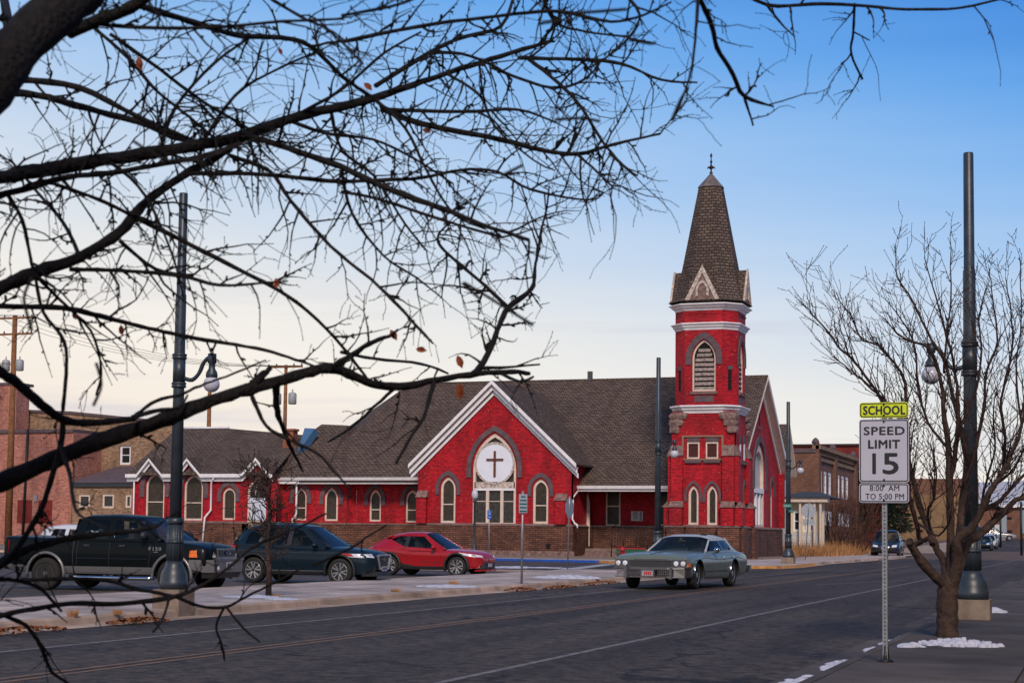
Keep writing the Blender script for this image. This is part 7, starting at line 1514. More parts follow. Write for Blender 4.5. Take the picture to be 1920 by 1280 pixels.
# ---- the big bare tree close to the viewer, its limbs reaching across the view from the left
BT = Vector((-2.05, 2.0, .13)); big = thing('bare_tree', 'large leafless tree whose dark limbs reach across the upper left of the picture', 'tree', tuple(BT))
MB().tube([(-2.05, 2.0, .0), (-2.05, 2.0, .3), (-2.0, 2.03, 1.2), (-2.03, 2.1, 2.2), (-2.15, 2.2, 3.2), (-2.1, 2.4, 4.4)], [.30, .24, .20, .19, .16, .10], 14).build('trunk', 'bark_near', big)
traced = []   # (list of (x, y, depth)), for attaching later branches
def near(x, y, tol=26):
    best = None
    for P_ in traced:
        for (a, b_, c) in P_:
            d = math.hypot(a-x, b_-y)
            if d < tol and (best is None or d < best[0]): best = (d, c)
    return best[1] if best else None
limb_pts = []
rb = random.Random(5)
def limb(pts, d0=None, d1=None, root=None, wv=.5):
    P_ = [tuple(p) for p in pts]; n_ = len(P_)
    x, y = P_[0][:2]; dd0 = near(x, y)
    if d0 is None: d0 = dd0 if dd0 else rb.uniform(4.2, 6.0)
    elif dd0 and x > 0: d0 = dd0
    if d1 is None: d1 = d0+rb.uniform(-.5, .9)
    de = near(*P_[-1][:2], 8); d1 = de if de else d1
    w = [p[2] if len(p) > 2 else None for p in P_]; 
    if w[0] is None: w[0] = 8
    if w[-1] is None: w[-1] = max(3, w[0]*.4)
    ws_ = .57 if 50 < max(q for q in w if q) < 100 else .76 if max(q for q in w if q) > 16 and max(q for q in w if q) < 100 else .9; w = [q*ws_ if q is not None and q < 100 else q for q in w]
    known = [i for i, q in enumerate(w) if q is not None]
    for i in range(n_):
        if w[i] is None:
            a = max(k for k in known if k < i); b_ = min(k for k in known if k > i); w[i] = w[a]+(w[b_]-w[a])*(i-a)/(b_-a)
    raw = [(P_[i][0], P_[i][1], d0+(d1-d0)*i/(n_-1), w[i]) for i in range(n_)]
    sp_ = smooth_path(raw, 4); traced.append([(q[0], q[1], q[2]) for q in sp_])
    amp = .5 if w[0] < 14 else 1.0
    pts3 = []; rad = []
    for i, q in enumerate(sp_):
        jx = rb.uniform(-amp, amp) if 0 < i < len(sp_)-1 else 0; jy = rb.uniform(-amp, amp) if 0 < i < len(sp_)-1 else 0
        p3 = atd(q[0]+jx, q[1]+jy, q[2]); r3 = max(.6, q[3]/2)*q[2]/FPX*rb.uniform(.88, 1.13); pts3.append(p3); rad.append(r3); limb_pts.append((p3, r3, q[2], len(traced)-1, i, q[3]))
    if root == 'trunk' or (root is None and P_[0][0] < -10):
        zr_ = max(1.0, min(4.2, pts3[0].z-.5)); rt3 = Vector((-2.1, 2.1, zr_)); m_ = rt3.lerp(pts3[0], .5)+Vector((0, 0, -.12)); pts3 = [rt3, m_]+pts3; rad = [rad[0]*1.25, rad[0]*1.1]+rad
    elif root == 'top' or (root is None and P_[0][1] < -10):
        q0 = pts3[0]; pts3 = [Vector((-2.1, 2.3, 4.2)), q0.lerp(Vector((-2.1, 2.4, 4.4)), .45)+Vector((0, 0, .5)), q0+Vector((-.25, -.1, .25))]+pts3; rad = [rad[0]*1.8, rad[0]*1.6, rad[0]*1.2]+rad
    n_s = 10 if w[0] > 24 else 7 if w[0] > 10 else 5
    MB().tube(pts3, rad, n_s).build('branch', 'bark_near', big)
limb([(-90, 240, 125), (-10, 135, 108), (60, 62, 98), (130, 5, 88), (210, -60, 80)], 3.4, 3.9)
limb([(-60, 330, 44), (0, 332, 38), (60, 322), (130, 311), (200, 299, 34), (300, 284), (380, 270, 30), (430, 261, 28), (480, 245), (560, 218, 24), (640, 200), (700, 184, 19), (760, 164), (820, 144, 15), (880, 124), (960, 99, 12), (1032, 77, 9)], 4.6, 6.2)
limb([(-60, 390, 20), (0, 366, 18), (60, 350), (130, 331, 15), (200, 325), (280, 312), (380, 292, 12), (450, 268, 8)], 4.7)
limb([(-60, 570, 36), (0, 541, 34), (67, 510, 34), (150, 482, 30), (225, 435, 26), (259, 394, 25), (292, 364, 22), (349, 326, 20), (405, 296, 18), (465, 252, 14)], 4.6)
limb([(-60, 935, 66), (0, 905, 62), (100, 862, 60), (200, 822, 56), (300, 790, 52), (360, 765, 48), (430, 740, 44), (500, 721, 42), (570, 700, 38), (620, 690, 36), (665, 706, 32), (710, 722, 29), (760, 723, 27), (820, 712, 23), (900, 700, 20), (960, 697, 17), (992, 700, 13)], 4.4, 5.9)
limb([(885, 702, 17), (905, 682, 17), (925, 640, 15), (940, 600, 14), (955, 575, 15), (985, 552, 13), (1000, 535, 11), (1003, 500, 8), (1009, 470, 8), (1015, 430, 6), (1025, 390, 5), (1030, 350, 4)])
limb([(950, 574, 10), (920, 545, 8), (880, 510, 8), (850, 485, 7), (825, 460, 7), (822, 440, 5), (842, 418, 4)]); limb([(905, 690, 9), (950, 688), (1012, 683, 4)])
limb([(620, 692, 20), (660, 665, 15), (700, 640, 12), (735, 627, 9), (745, 618, 6)])
limb([(-60, 660, 24), (0, 697, 27), (29, 715, 26), (67, 750, 24), (111, 782, 22), (146, 791, 20), (204, 790, 18), (248, 785, 15), (257, 776, 10), (292, 752, 9), (335, 741, 8), (376, 723, 7), (423, 706, 6), (499, 675, 4)], 4.2, 5)
limb([(248, 783, 12), (292, 770, 9), (335, 764, 8), (352, 740, 4)])
limb([(-60, 575, 13), (0, 574, 12), (117, 577, 12), (175, 589, 11), (233, 604, 10), (292, 618, 9), (350, 631, 9), (423, 643, 8), (496, 656, 7), (554, 674, 6), (600, 690, 5)], 5)
for pts in ([(45, 150, 15), (150, 165), (262, 221), (375, 270, 9)], [(22, 172, 16), (94, 184), (187, 210, 14), (262, 229), (319, 255), (365, 268, 10)], [(176, 52, 9), (240, 109), (292, 169), (356, 221), (405, 262, 6)], [(206, 64, 9), (300, 131), (375, 187), (431, 221), (470, 244, 6)],
    [(-40, 34, 10), (0, 36, 10), (131, 41), (262, 52, 9), (394, 52), (525, 41), (640, 36, 6)], [(262, 11, 15), (337, 34), (394, 52, 13), (450, 67), (525, 71), (581, 86, 10), (640, 142), (697, 183, 7)], [(130, 60, 36), (180, 40, 34), (244, 15, 30), (310, -30, 24)], [(8, 0, 24), (15, 60), (10, 120, 22)],
    [(715, 202, 13), (790, 232), (940, 262, 11), (1015, 281), (1082, 289, 9), (1154, 270), (1238, 251, 5)], [(1082, 289, 7), (1120, 322), (1150, 353, 4)], [(1142, 287, 7), (1191, 331, 4)], [(450, 250, 16), (480, 259, 14), (562, 285), (640, 313, 14), (734, 356), (827, 390, 12), (902, 420), (992, 450, 8)],
    [(352, 326, 11), (469, 326), (562, 334), (640, 341, 9), (715, 338), (790, 334), (865, 319, 7), (932, 322), (996, 356), (1101, 375, 5), (1132, 362, 3)], [(431, 292, 10), (506, 322), (544, 375), (619, 461, 8), (696, 524), (749, 576), (790, 621, 7), (812, 644, 4)], [(259, 411, 11), (337, 449), (431, 497, 10), (525, 546), (581, 587, 8), (640, 647), (690, 712, 6)],
    [(101, 345, 9), (187, 375), (262, 412, 8)], [(131, 505, 10), (206, 507), (330, 516, 9), (412, 535), (487, 531), (540, 527, 4)], [(225, 452, 9), (292, 505), (362, 516, 7)], [(640, 360, 8), (715, 375), (827, 412), (940, 445, 6)], [(640, 79, 9), (790, 49), (902, 34, 8), (1015, 22), (1071, 26), (1146, 41), (1202, 30, 6), (1259, 4)],
    [(704, 161, 11), (801, 101), (865, 71, 9), (940, 49), (966, -20, 6)], [(970, 109, 9), (1090, 112), (1165, 120, 7), (1240, 150), (1308, 155, 4)], [(989, 109, 9), (1052, 161), (1090, 202, 7), (1127, 262), (1165, 307), (1195, 330, 4)], [(921, 127, 8), (1015, 161), (1071, 161), (1112, 135), (1124, 116, 4)], [(730, 206, 9), (865, 210), (970, 206, 7), (1045, 231, 4)],
    [(801, 101, 8), (865, 101), (932, 127), (960, 150, 5)], [(11, 360, 9), (41, 412), (56, 480, 8), (67, 527), (82, 587), (120, 640, 8), (124, 700), (118, 771, 9)], [(640, 30, 7), (760, 5), (820, -30, 6)], [(480, -20, 8), (560, 30), (620, 60), (680, 120, 5)], [(540, 225, 9), (610, 250), (700, 262), (780, 300), (850, 345, 4)],
    [(560, 214, 8), (640, 168), (720, 100), (790, 60, 5)], [(300, 284, 10), (330, 200), (400, 120), (470, 70, 5)], [(380, 268, 9), (440, 180), (520, 130), (600, 95, 4)], [(150, 482, 9), (120, 420), (60, 350), (20, 300, 5)], [(60, 510, 8), (110, 560), (170, 620), (190, 690), (180, 740, 4)], [(200, 300, 8), (260, 350), (300, 420), (330, 500), (345, 560, 4)],
    [(620, 205, 8), (640, 280), (700, 330), (760, 420), (800, 470, 4)], [(700, 185, 8), (760, 240), (800, 320), (850, 400), (910, 430, 4)], [(840, 140, 7), (900, 180), (930, 240), (1000, 300), (1040, 320, 3)], [(640, 315, 8), (660, 400), (720, 480), (780, 520), (830, 560, 3)]):
    limb(pts)
for pts in ([(118, 785, 13), (114, 834, 13), (100, 882, 12), (83, 939, 12), (60, 985, 12), (26, 1035, 12), (0, 1061, 13), (-50, 1100, 14)], [(114, 834, 12), (131, 890, 9), (136, 930, 8), (150, 966, 6), (200, 990, 4)], [(-50, 1085, 26), (0, 1058, 24), (44, 1032, 22), (109, 1013, 19), (197, 1000, 15), (262, 993, 11), (297, 985, 7)],
    [(-50, 1165, 13), (0, 1153, 12), (44, 1144), (131, 1131, 11), (219, 1131), (306, 1122, 11), (345, 1112), (376, 1098, 8), (420, 1070), (472, 1026), (516, 1004, 4)], [(31, 1088, 8), (120, 1085), (201, 1088), (262, 1105), (324, 1117, 8), (372, 1135), (420, 1138, 7), (461, 1118), (523, 1088), (570, 1062, 4)], [(318, 1118, 7), (306, 1157), (287, 1184, 5)],
    [(420, 1138, 6), (405, 1172), (415, 1205), (421, 1237, 4)], [(425, 1138, 6), (455, 1175), (487, 1203, 4)], [(-40, 1140, 10), (0, 1151, 10), (42, 1168), (62, 1187, 9), (77, 1212), (92, 1249, 8), (100, 1262), (125, 1279), (150, 1300, 6)], [(-40, 1085, 10), (0, 1085, 10), (31, 1088), (73, 1101, 8), (100, 1128), (115, 1145, 5)],
    [(585, 1060, 6), (661, 1025), (688, 1006), (724, 984, 4)], [(470, 1028, 6), (506, 1010), (564, 986), (612, 962, 4)], [(815, 715, 11), (808, 738), (795, 780, 8), (767, 824), (743, 867, 7)], [(745, 724, 8), (702, 762), (660, 800), (616, 828, 5)], [(470, 735, 10), (482, 766), (509, 807, 8), (592, 848), (626, 883), (657, 917, 4)], [(518, 722, 16), (520, 770, 12), (530, 800), (547, 841, 8), (568, 883, 5)],
    [(470, 722, 16), (490, 705, 16), (508, 690, 10)], [(1300, -30, 12), (1318, 10, 11), (1335, 50), (1345, 90, 10), (1375, 140), (1395, 180, 9), (1450, 200, 4)], [(1395, 180, 7), (1412, 235, 4)], [(1312, -30, 8), (1306, 40), (1300, 110), (1285, 170), (1262, 226, 4)], [(1360, -30, 8), (1440, 10, 8), (1520, 8), (1600, 10, 7), (1700, 18), (1800, 15), (1890, -5, 5)], [(1440, 12, 6), (1465, 45), (1490, 69, 3)],
    [(1602, 8, 6), (1600, 60), (1596, 100), (1617, 148, 5)], [(1600, 60, 4), (1630, 76, 3)], [(640, 660, 8), (700, 672), (790, 682), (840, 700, 5)], [(940, 700, 8), (975, 715), (1000, 706, 5)], [(1150, -30, 8), (1200, 30), (1160, 90), (1100, 130, 4)], [(1010, -30, 8), (1040, 40), (1100, 60), (1180, 70, 4)]):
    limb(pts)
# side twigs on every traced branch
tw_mb = MB(); rnd = random.Random(99)
cand = [q for q in limb_pts if q[4] > 0]
for (p3, r3, dep_, ti, i, wpx_) in cand:
    d = (p3-EYEP); px_ = 960+FPX*d.dot(CR)/d.dot(CF); py_ = CY-FPX*d.dot(CU)/d.dot(CF)
    if px_ < -60 or py_ < -60: continue
    prob = .80 if py_ < 480 else (.50 if py_ < 680 else .14)
    if px_ > 1250: prob = .30
    if rnd.random() > prob: continue
    prev = traced[ti][max(i-1, 0)]; nxt = traced[ti][min(i+1, len(traced[ti])-1)]; along = (atd(*nxt)-atd(*prev)).normalized()
    s = along.cross(Vector((rnd.uniform(-1, 1), rnd.uniform(-1, 1), rnd.uniform(-1, 1)))).normalized(); s = (s-CF*s.dot(CF)*.5).normalized()
    L_ = rnd.uniform(55, 170)*dep_/FPX*(1.0 if py_ < 600 else .6); r0 = min(r3*.75, rnd.uniform(1.7, 3.1)*dep_/FPX)
    twig_grow(tw_mb, p3, along*rnd.uniform(.3, .9)+s*.8, L_, r0, 1 if rnd.random() < .7 else 0, rnd, up=-.02, seg=6, kids=(1, 4), minr=.0010, jag=.26, bud_r=1.7)
tw_mb.build('twigs', 'bark_near', big, kind='stuff', uv=False)
# blurred shoots of the same tree, closer to the viewer
mb = MB()
for pts in ([(250, 265), (310, 300, ), (370, 300), (430, 280), (520, 245)], [(60, 520, ), (45, 560), (60, 620)], [(900, 560), (870, 530), (1000, 610)], [(1080, 25), (1150, 20), (1175, 18)], [(1010, 45), (1055, 38)], [(1180, 75), (1220, 82), (1228, 80)], [(1040, 225), (1090, 222), (1125, 228)], [(940, 330), (980, 310)], [(1260, 225), (1275, 190), (1290, 165)], [(180, 680), (190, 720), (175, 760)]):
    q = smooth_path([(a, b_) for a, b_ in pts], 4); mb.tube([atd(a, b_, 2.9+.002*i) for i, (a, b_) in enumerate(q)], .0030, 5)
mb.build('twigs', 'bark_near', big, kind='stuff', uv=False)
# the few brown leaves that still hang on
def leaf(x, y, sz, D=None, ang=0):
    D = D or near(x, y, 40) or 5; c = atd(x, y, D); s = sz/2*D/FPX; a = Vector((math.sin(ang), 0, -math.cos(ang))); b_ = CR*math.cos(ang)+Vector((0, 0, .4)); b_ = (b_-a*b_.dot(a)).normalized(); n_ = a.cross(b_)
    v = [c-a*s, c-a*s*.4+b_*s*.42+n_*s*.2, c+a*s*.3+b_*s*.5+n_*s*.35, c+a*s, c+a*s*.35-b_*s*.45+n_*s*.3, c-a*s*.4-b_*s*.4+n_*s*.15, c+n_*s*.05]
    MB().add(v, [(0, 1, 6), (1, 2, 6), (2, 3, 6), (3, 4, 6), (4, 5, 6), (5, 0, 6)]).build('leaf', 'leaf_brown', big)
for a in ((262, 120, 30, None, .3), (150, 488, 26, None, 1.2), (862, 733, 34, None, .1), (862, 678, 28, None, .4), (790, 656, 24, None, 1.4), (738, 628, 26, None, .6), (228, 619, 22, None, .2), (140, 592, 18, None, .5), (518, 531, 22, None, .1), (690, 163, 24, None, .8), (800, 246, 20, None, 1.1), (526, 97, 16, None, .4), (205, 28, 14, None, .7)): leaf(*a)

# ---- the pruned tree on the near pavement
TP = onz(1776, 1193, .13); T2 = thing('pruned_tree', 'bushy leafless street tree with thick cut limbs beside the speed sign', 'tree', tuple(TP)); D2 = (TP-EYEP).dot(CF)
traced2 = []; lp2 = []
def limb2(pts, dd=0, name='branch', end=None):
    P_ = [tuple(p) for p in pts]; w = [p[2] if len(p) > 2 else None for p in P_]
    if w[0] is None: w[0] = 10
    if w[-1] is None: w[-1] = 3
    kn = [i for i, q in enumerate(w) if q is not None]
    for i in range(len(P_)):
        if w[i] is None: a = max(k for k in kn if k < i); b_ = min(k for k in kn if k > i); w[i] = w[a]+(w[b_]-w[a])*(i-a)/(b_-a)
    raw = [(P_[i][0], P_[i][1], D2+dd*(i/(len(P_)-1))**.8, w[i]) for i in range(len(P_))]; sp_ = smooth_path(raw, 4); pts3 = []; rad = []
    for i, q in enumerate(sp_):
        a = 1.2 if q[3] < 20 else .6; p3 = atd(q[0]+rt.uniform(-a, a), q[1]+rt.uniform(-a, a), q[2]); r3 = max(.65, q[3]*.29)*q[2]/FPX*rt.uniform(.92, 1.1); pts3.append(p3); rad.append(r3); lp2.append((p3, r3, i, pts3))
    MB().tube(pts3, rad, 12 if w[0] > 40 else 8 if w[0] > 12 else 5).build(name, 'bark_trunk' if w[0] > 24 else 'bark_red', T2)
limb2([(1777, 1203, 78), (1776, 1185, 70), (1776, 1140, 66), (1777, 1108, 66), (1780, 1088, 60), (1783, 1072, 36)], 0, 'trunk')
limb2([(1776, 1098, 36), (1755, 1082, 34), (1730, 1055, 31), (1716, 1035, 28), (1707, 1019, 26), (1705, 1014, 25)], -.3)
limb2([(1712, 1022, 20), (1730, 1013, 16), (1744, 1010, 16), (1748, 1020, 20)], -.3)
limb2([(1725, 1014, 16), (1716, 970, 15), (1706, 936, 15), (1700, 900, 12), (1688, 850), (1672, 790, 10), (1640, 730), (1604, 680, 8), (1575, 652), (1550, 619, 6), (1517, 583, 3)], -.9)
limb2([(1778, 1100, 34), (1768, 1050, 24), (1757, 1030, 24), (1745, 1000, 22), (1732, 970, 20), (1716, 917, 18), (1704, 860, 16), (1700, 800, 14), (1697, 720, 10), (1676, 680), (1647, 648, 7), (1614, 634), (1597, 594, 5), (1568, 558, 3)], .5)
limb2([(1780, 1100, 40), (1783, 1030, 28), (1782, 960, 27), (1780, 900, 24), (1778, 840, 20), (1770, 770, 16), (1765, 716, 12), (1744, 655, 9), (1694, 634, 7), (1654, 594, 3)], 0)
limb2([(1781, 1104, 40), (1790, 1075, 34), (1799, 1000, 27), (1806, 930, 24), (1812, 870, 20), (1800, 800, 16), (1785, 740, 12), (1772, 680), (1747, 637, 8), (1711, 565, 6), (1683, 519, 4), (1679, 458, 2.5)], .8)
limb2([(1782, 900, 18), (1792, 840, 15), (1796, 760, 12), (1790, 690, 9), (1772, 619, 7), (1755, 555, 5), (1733, 483, 3)], -.5)
limb2([(1780, 1108, 46), (1790, 1078, 40), (1795, 1040, 34), (1795, 1012, 30), (1820, 991, 27), (1837, 963, 24), (1848, 937, 20), (1863, 911, 18), (1880, 886, 16), (1892, 860, 14), (1915, 800, 10), (1925, 720, 7), (1930, 640, 4)], -.6)
limb2([(1782, 1105, 44), (1796, 1065, 36), (1812, 1020, 30), (1837, 1001, 26), (1863, 977, 24), (1889, 953, 20), (1906, 937, 16), (1940, 925, 14), (1990, 890, 8)], .6)
limb2([(1845, 955, 15), (1872, 941, 13), (1894, 917, 12), (1920, 890, 10), (1975, 850, 5)], .3)
limb2([(1809, 905, 16), (1830, 840, 13), (1845, 760, 10), (1848, 700), (1870, 640, 7), (1862, 560, 4), (1855, 504, 3)], .4); limb2([(1880, 886, 12), (1884, 820), (1877, 750, 9), (1898, 660, 7), (1895, 583, 5), (1885, 520, 3)], -.9)
limb2([(1800, 800, 11), (1830, 730), (1840, 660, 7), (1835, 600), (1850, 540, 3)], .9); limb2([(1700, 800, 9), (1668, 760), (1625, 720, 7), (1590, 690), (1560, 668, 3)], .9); limb2([(1778, 840, 10), (1740, 790), (1722, 720, 8), (1716, 650), (1690, 600, 5), (1660, 560, 3)], .9)
limb2([(1770, 700, 8), (1775, 620), (1783, 560, 5), (1782, 445, 2.5)], -.2); limb2([(1915, 800, 8), (1905, 700), (1915, 600, 5), (1912, 480, 3)], .3); limb2([(1745, 1000, 10), (1740, 960, 9), (1752, 930, 8), (1755, 880, 6), (1745, 830, 3)], -.8); limb2([(1706, 940, 8), (1690, 960, 7), (1680, 930, 5), (1672, 880, 3)], -.4)
limb2([(1716, 975, 9), (1735, 990), (1760, 1003), (1775, 985, 6), (1785, 965, 4)], -.9); limb2([(1863, 911, 9), (1900, 880), (1930, 820, 6), (1950, 760, 3)], .9); limb2([(1837, 963, 8), (1850, 900), (1865, 840, 7), (1862, 780), (1870, 720, 3)], -1.1)
mb = MB(); rnd = random.Random(31)
for (p3, r3, i, arr) in lp2:
    if r3 > .10 or p3.z < 1.9: 
        if not (p3.z > 1.5 and r3 < .09 and rnd.random() < .4): continue
    al = (arr[min(i+1, len(arr)-1)]-arr[max(i-1, 0)]).normalized() if i else Vector((0, 0, 1))
    d_ = p3-EYEP; py_ = CY-FPX*d_.dot(CU)/d_.dot(CF); lf = .45 if py_ < 560 else (.75 if py_ < 680 else 1)
    for k in range(2):
        if rnd.random() < .48: continue
        s = al.cross(Vector((rnd.uniform(-1, 1), rnd.uniform(-1, 1), rnd.uniform(-1, 1)))).normalized()
        twig_grow(mb, p3, al*.8+s*.55+Vector((0, 0, .3)), rnd.uniform(.35, 1.0)*lf, min(r3*.6, .009), 1, rnd, up=.07, spread=.7, seg=6, kids=(1, 4), minr=.0034, jag=.17, bud_r=1.8, nn=3)
mb.build('twigs', 'bark_red', T2, kind='stuff', uv=False)
# ---- sapling on the island pavement
SPp = onz(503, 1119, .13); D3 = (SPp-EYEP).dot(CF); sp3 = thing('sapling', 'thin bare sapling on the island pavement in front of the navy crossover', 'tree', tuple(SPp)); q = [atd(503, 1122, D3), atd(505, 1060, D3), atd(500, 1010, D3), atd(506, 960, D3), atd(503, 925, D3), atd(500, 900, D3+.1)]
MB().tube(q, [.062, .052, .046, .036, .022, .010], 8).build('trunk', 'bark_trunk', sp3); mb = MB(); rnd = random.Random(8)
for i in range(64):
    t = rnd.uniform(.35, 1); p = q[min(5, int(t*5))].lerp(q[min(5, int(t*5)+1)], rnd.random()); a = rnd.uniform(0, 6.3); twig_grow(mb, p, Vector((math.cos(a), math.sin(a), rnd.uniform(.1, .9))), rnd.uniform(.3, .75), .013, 1, rnd, up=.10, seg=5, kids=(2, 4), minr=.0075, nn=3)
mb.build('twigs', 'bark_trunk', sp3, kind='stuff', uv=False)
# ---- shrubs, conifer and dry grass right of the church
def bush(px, py, Y, w, h, label, n=260, m='shrub', seed=1, cat='shrub', name='bare_shrub', group=None):
    rnd = random.Random(seed); c = ony(px, py, Y); t = thing(name, label, cat, (c.x, Y, 0), group); mb = MB()
    for k in range(9): a = rnd.uniform(0, 6.3); r = rnd.uniform(0, w*.3); mb.tube([(c.x+r*math.cos(a)*.4, Y+r*math.sin(a)*.4, 0), (c.x+r*math.cos(a)*1.6, Y+r*math.sin(a), h*.45), (c.x+r*math.cos(a)*2.2, Y+r*math.sin(a)*1.5, h*.85)], [.06, .04, .015], 5)
    mb.build('stems', 'bark_red', t); mb = MB()
    for k in range(n):
        a = rnd.uniform(0, 6.3); rr = math.sqrt(rnd.random())*w*.42; zz = rnd.random()**.8*h*.8; rr *= (1-.5*(zz/h)**2)
        twig_grow(mb, Vector((c.x+rr*math.cos(a), Y+rr*math.sin(a)*.6, zz)), Vector((math.cos(a)*.6, math.sin(a)*.4, .9)), rnd.uniform(.5, 1.1)*h*.22, .022, 1, rnd, up=.05, seg=3, kids=(1, 2), minr=.008, nn=3, buds=False, jag=.3)
    mb.build('twigs', m, t, kind='stuff', uv=False)
bush(1562, 1010, 139, 6.0, 5.2, 'tall tangled reddish leafless shrub left of the dark blue SUV', 420, seed=2, group=None); bush(1604, 1010, 142, 5.0, 5.8, 'upright leafless shrub right beside the dark blue SUV', 360, seed=3); bush(1585, 1010, 136, 3.6, 2.8, 'low rounded leafless shrub in the dry grass', 220, seed=6)
c = ony(1640, 1000, 186); t = thing('conifer', 'dark evergreen tree beyond the speed sign', 'tree', (c.x, 186, 0)); MB().tube([(c.x, 186, 0), (c.x, 186, 8)], [.3, .08], 6).build('trunk', 'bark_trunk', t); mb = MB(); rnd = random.Random(4)
for k in range(9000):
    z = rnd.uniform(2.2, 12.5); r = 4.4*(1-(z/13.5)**1.6)*math.sqrt(rnd.random()); a = rnd.uniform(0, 6.3); p = Vector((c.x+r*math.cos(a), 186+r*math.sin(a), z)); d = Vector((math.cos(a), math.sin(a), rnd.uniform(-.5, .5)))*rnd.uniform(.25, .6); s = d.cross(Vector((rnd.random(), rnd.random(), rnd.random()))).normalized()*.14; mb.add([p-s, p+s, p+d], [(0, 1, 2)])
mb.build('foliage', 'conifer', t, kind='stuff', uv=False)
def grass(name, x0, x1, y0, y1, n, h, label, m='dry_grass', seed=3, z=.12, fz=None):
    rnd = random.Random(seed); mb = MB()
    for k in range(n):
        x, y = rnd.uniform(x0, x1), rnd.uniform(y0, y1); hh = h*rnd.uniform(.4, 1.2)*(1 if rnd.random() < .8 else 1.5); a = rnd.uniform(0, 3.14); w = rnd.uniform(.02, .05); l_ = rnd.uniform(-.3, .3)*hh; dx, dy = math.cos(a)*w, math.sin(a)*w
        mb.add([(x-dx, y-dy, z), (x+dx, y+dy, z), (x+l_, y+l_*.5, z+hh)], [(0, 1, 2)])
    o = mb.build(name, m, None, uv=False, recalc=False); o['kind'] = 'stuff'; o['label'] = label; o['category'] = 'grass'; return o
grass('dry_grass', -26, -18.6, 121, 138, 9000, .75, 'orange dry grass verge beside the church and the cream house')
grass('dry_grass', -27, -19.5, 138, 160, 4000, .7, 'dry grass at the foot of the leafless shrubs', seed=5)
# tufts and fallen leaves by the island kerb
def litter(px, py, w, d, label, n=260, m='litter', seed=1, z=.02):
    c = onz(px, py, z); rnd = random.Random(seed); mb = MB(); h = .05
    for k in range(n):
        a, r = rnd.uniform(0, 6.3), math.sqrt(rnd.random()); x, y = c.x+d*r*math.cos(a), c.y+w*r*math.sin(a); zz = z+h*(1-r*r)*1.2; s = rnd.uniform(.02, .045); t = rnd.uniform(0, 6.3); u = Vector((math.cos(t)*s, math.sin(t)*s, rnd.uniform(-.5, .5)*s)); v = Vector((-math.sin(t)*s*.6, math.cos(t)*s*.6, rnd.uniform(-.5, .7)*s)); p = Vector((x, y, zz+.01))
        mb.add([p-u, p-v, p+u, p+v], [(0, 1, 2, 3)])
    o = mb.build('fallen_leaves', m, uv=False, recalc=False); tag(o, label, 'leaves', kind='stuff')
for a in ((259, 1166, .75, .28, 'pile of reddish fallen leaves in the gutter below the nearest lamp pole', 420), (35, 1185, 1.0, .3, 'fallen leaves in the gutter at the bottom left edge', 300), (975, 1106, .9, .3, 'brown fallen leaves in the gutter by the notice sign post', 300), (1050, 1102, 1.4, .25, 'thin line of fallen leaves in the gutter left of the sedan', 260), (1125, 1094, 1.8, .3, 'orange fallen leaves in the gutter beside the sedan bumper', 300), (1858, 1140, .5, .25, 'few rust-brown leaves by the near lamp footing', 90), (1470, 1057, 1.6, .6, 'brown leaf litter at the foot of the corner lamp pole', 260)): litter(*a, seed=int(a[0]))
def tuft(px, py, r, h, label, n=90, seed=1, z=.13):
    c = onz(px, py, z); rnd = random.Random(seed); mb = MB()
    for k in range(n):
        a = rnd.uniform(0, 6.3); rr = r*rnd.random(); x, y = c.x+rr*math.cos(a), c.y+rr*math.sin(a); w = .006; hh = h*rnd.uniform(.5, 1.2); mb.add([(x-w, y, z-.01), (x+w, y, z-.01), (x+math.cos(a)*hh*.5, y+math.sin(a)*hh*.5, z+hh)], [(0, 1, 2)])
    tag(mb.build('grass_tuft', 'dry_grass', uv=False, recalc=False), label, 'grass', kind='stuff')
for a in ((136, 1155, .07, .13, 'small pinkish dry tuft growing in the kerb joint at the left'), (222, 1150, .08, .08, 'low yellow tuft growing in the kerb joint near the lamp pole'), (512, 1118, .16, .08, 'grass around the foot of the sapling'), (743, 1109, .10, .10, 'dry tuft in the kerb joint below the navy crossover'), (850, 1094, .12, .10, 'dry tuft beside the snow patch left of the notice sign')): tuft(*a, seed=int(a[0]))
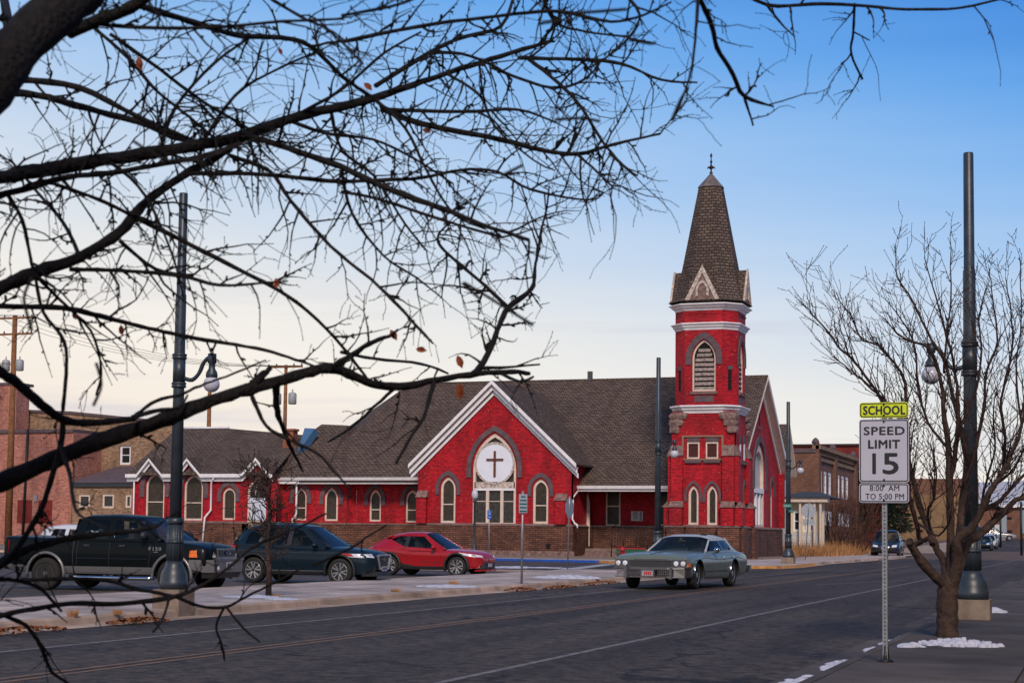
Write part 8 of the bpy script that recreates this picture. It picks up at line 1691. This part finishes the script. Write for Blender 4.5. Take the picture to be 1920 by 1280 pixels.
# ---- old snow
def snow(px, py, w, d, label, h=.06, n=26, seed=1, z=.135, chunk=(.05, .14)):
    """crusty remnants: a lumpy sheet with broken chunks round it"""
    c = onz(px, py, z); rnd = random.Random(seed); mb = MB()
    for k in range(n):
        a, r = rnd.uniform(0, 6.3), rnd.random()**.6; x, y = c.x+w*r*math.cos(a), c.y+d*r*math.sin(a); s = rnd.uniform(*chunk)*(1.25-r*.6); hh = h*(1.1-r*.7)*rnd.uniform(.5, 1.2); m_ = 9; v = [(x, y, z+hh)]
        for rg, zf in ((.45, .93), (.8, .6), (1.0, -.1)):
            for j in range(m_): t = 2*math.pi*j/m_; q = s*rg*rnd.uniform(.78, 1.2); v.append((x+q*math.cos(t)*1.25, y+q*math.sin(t), z+hh*zf*rnd.uniform(.85, 1.1)))
        f = [(0, 1+j, 1+(j+1) % m_) for j in range(m_)]+[(1+i*m_+j, 1+(i+1)*m_+j, 1+(i+1)*m_+(j+1) % m_, 1+i*m_+(j+1) % m_) for i in range(2) for j in range(m_)]
        mb.add(v, f, True)
    tag(mb.build('snow_patch', 'snow', uv=False), label, 'snow', kind='stuff')
snow(1798, 1209, .50, .28, 'heap of broken crusty snow round the foot of the pruned tree', .09, 80, 1, chunk=(.02, .08)); snow(1712, 1211, .12, .25, 'few chunks of snow left of the pruned tree', .07, 12, 2); snow(1865, 1147, .16, .3, 'small heap of snow beside the near lamp footing', .08, 14, 3)
for i, (px, py, w, d) in enumerate(((1500, 1281, .16, 1.1), (1570, 1247, .12, .8), (1640, 1220, .10, .7), (1670, 1206, .10, .7), (1700, 1195, .10, .8), (1735, 1182, .10, .7), (1755, 1168, .10, .8))): snow(px, py, w, d, 'thin crust of old snow lying in the gutter along the near kerb', .045, 46, 10+i, .015, (.02, .09))
for o in [o for o in COL.objects if o.name.startswith('snow_patch') and 'gutter' in o.get('label', '')]: o['group'] = 'snow crusts along the near gutter'
snow(838, 1099, .75, .7, 'bright snow patch on the island pavement below the red crossover', .05, 60, 30, chunk=(.08, .2)); snow(1066, 1083, 1.0, .9, 'low heap of snow on the island pavement by the leaning stop sign', .09, 70, 31, chunk=(.1, .25)); snow(478, 1119, .7, .35, 'snow left of the sapling on the island pavement', .04, 50, 32, chunk=(.08, .18)); snow(530, 1123, .35, .25, 'snow right of the sapling on the island pavement', .03, 24, 33)
snow(985, 1063.5, 2.2, .5, 'thin line of snow at the edge of the car park beyond the notice sign', .05, 60, 34, z=.02, chunk=(.15, .35)); snow(935, 1064, 1.2, .5, 'thin snow by the nose of the red crossover', .04, 30, 35, z=.02, chunk=(.15, .3)); snow(1610, 1036, .6, 3, 'pale snow on the kerb in front of the dark blue SUV', .05, 40, 36, chunk=(.15, .4))
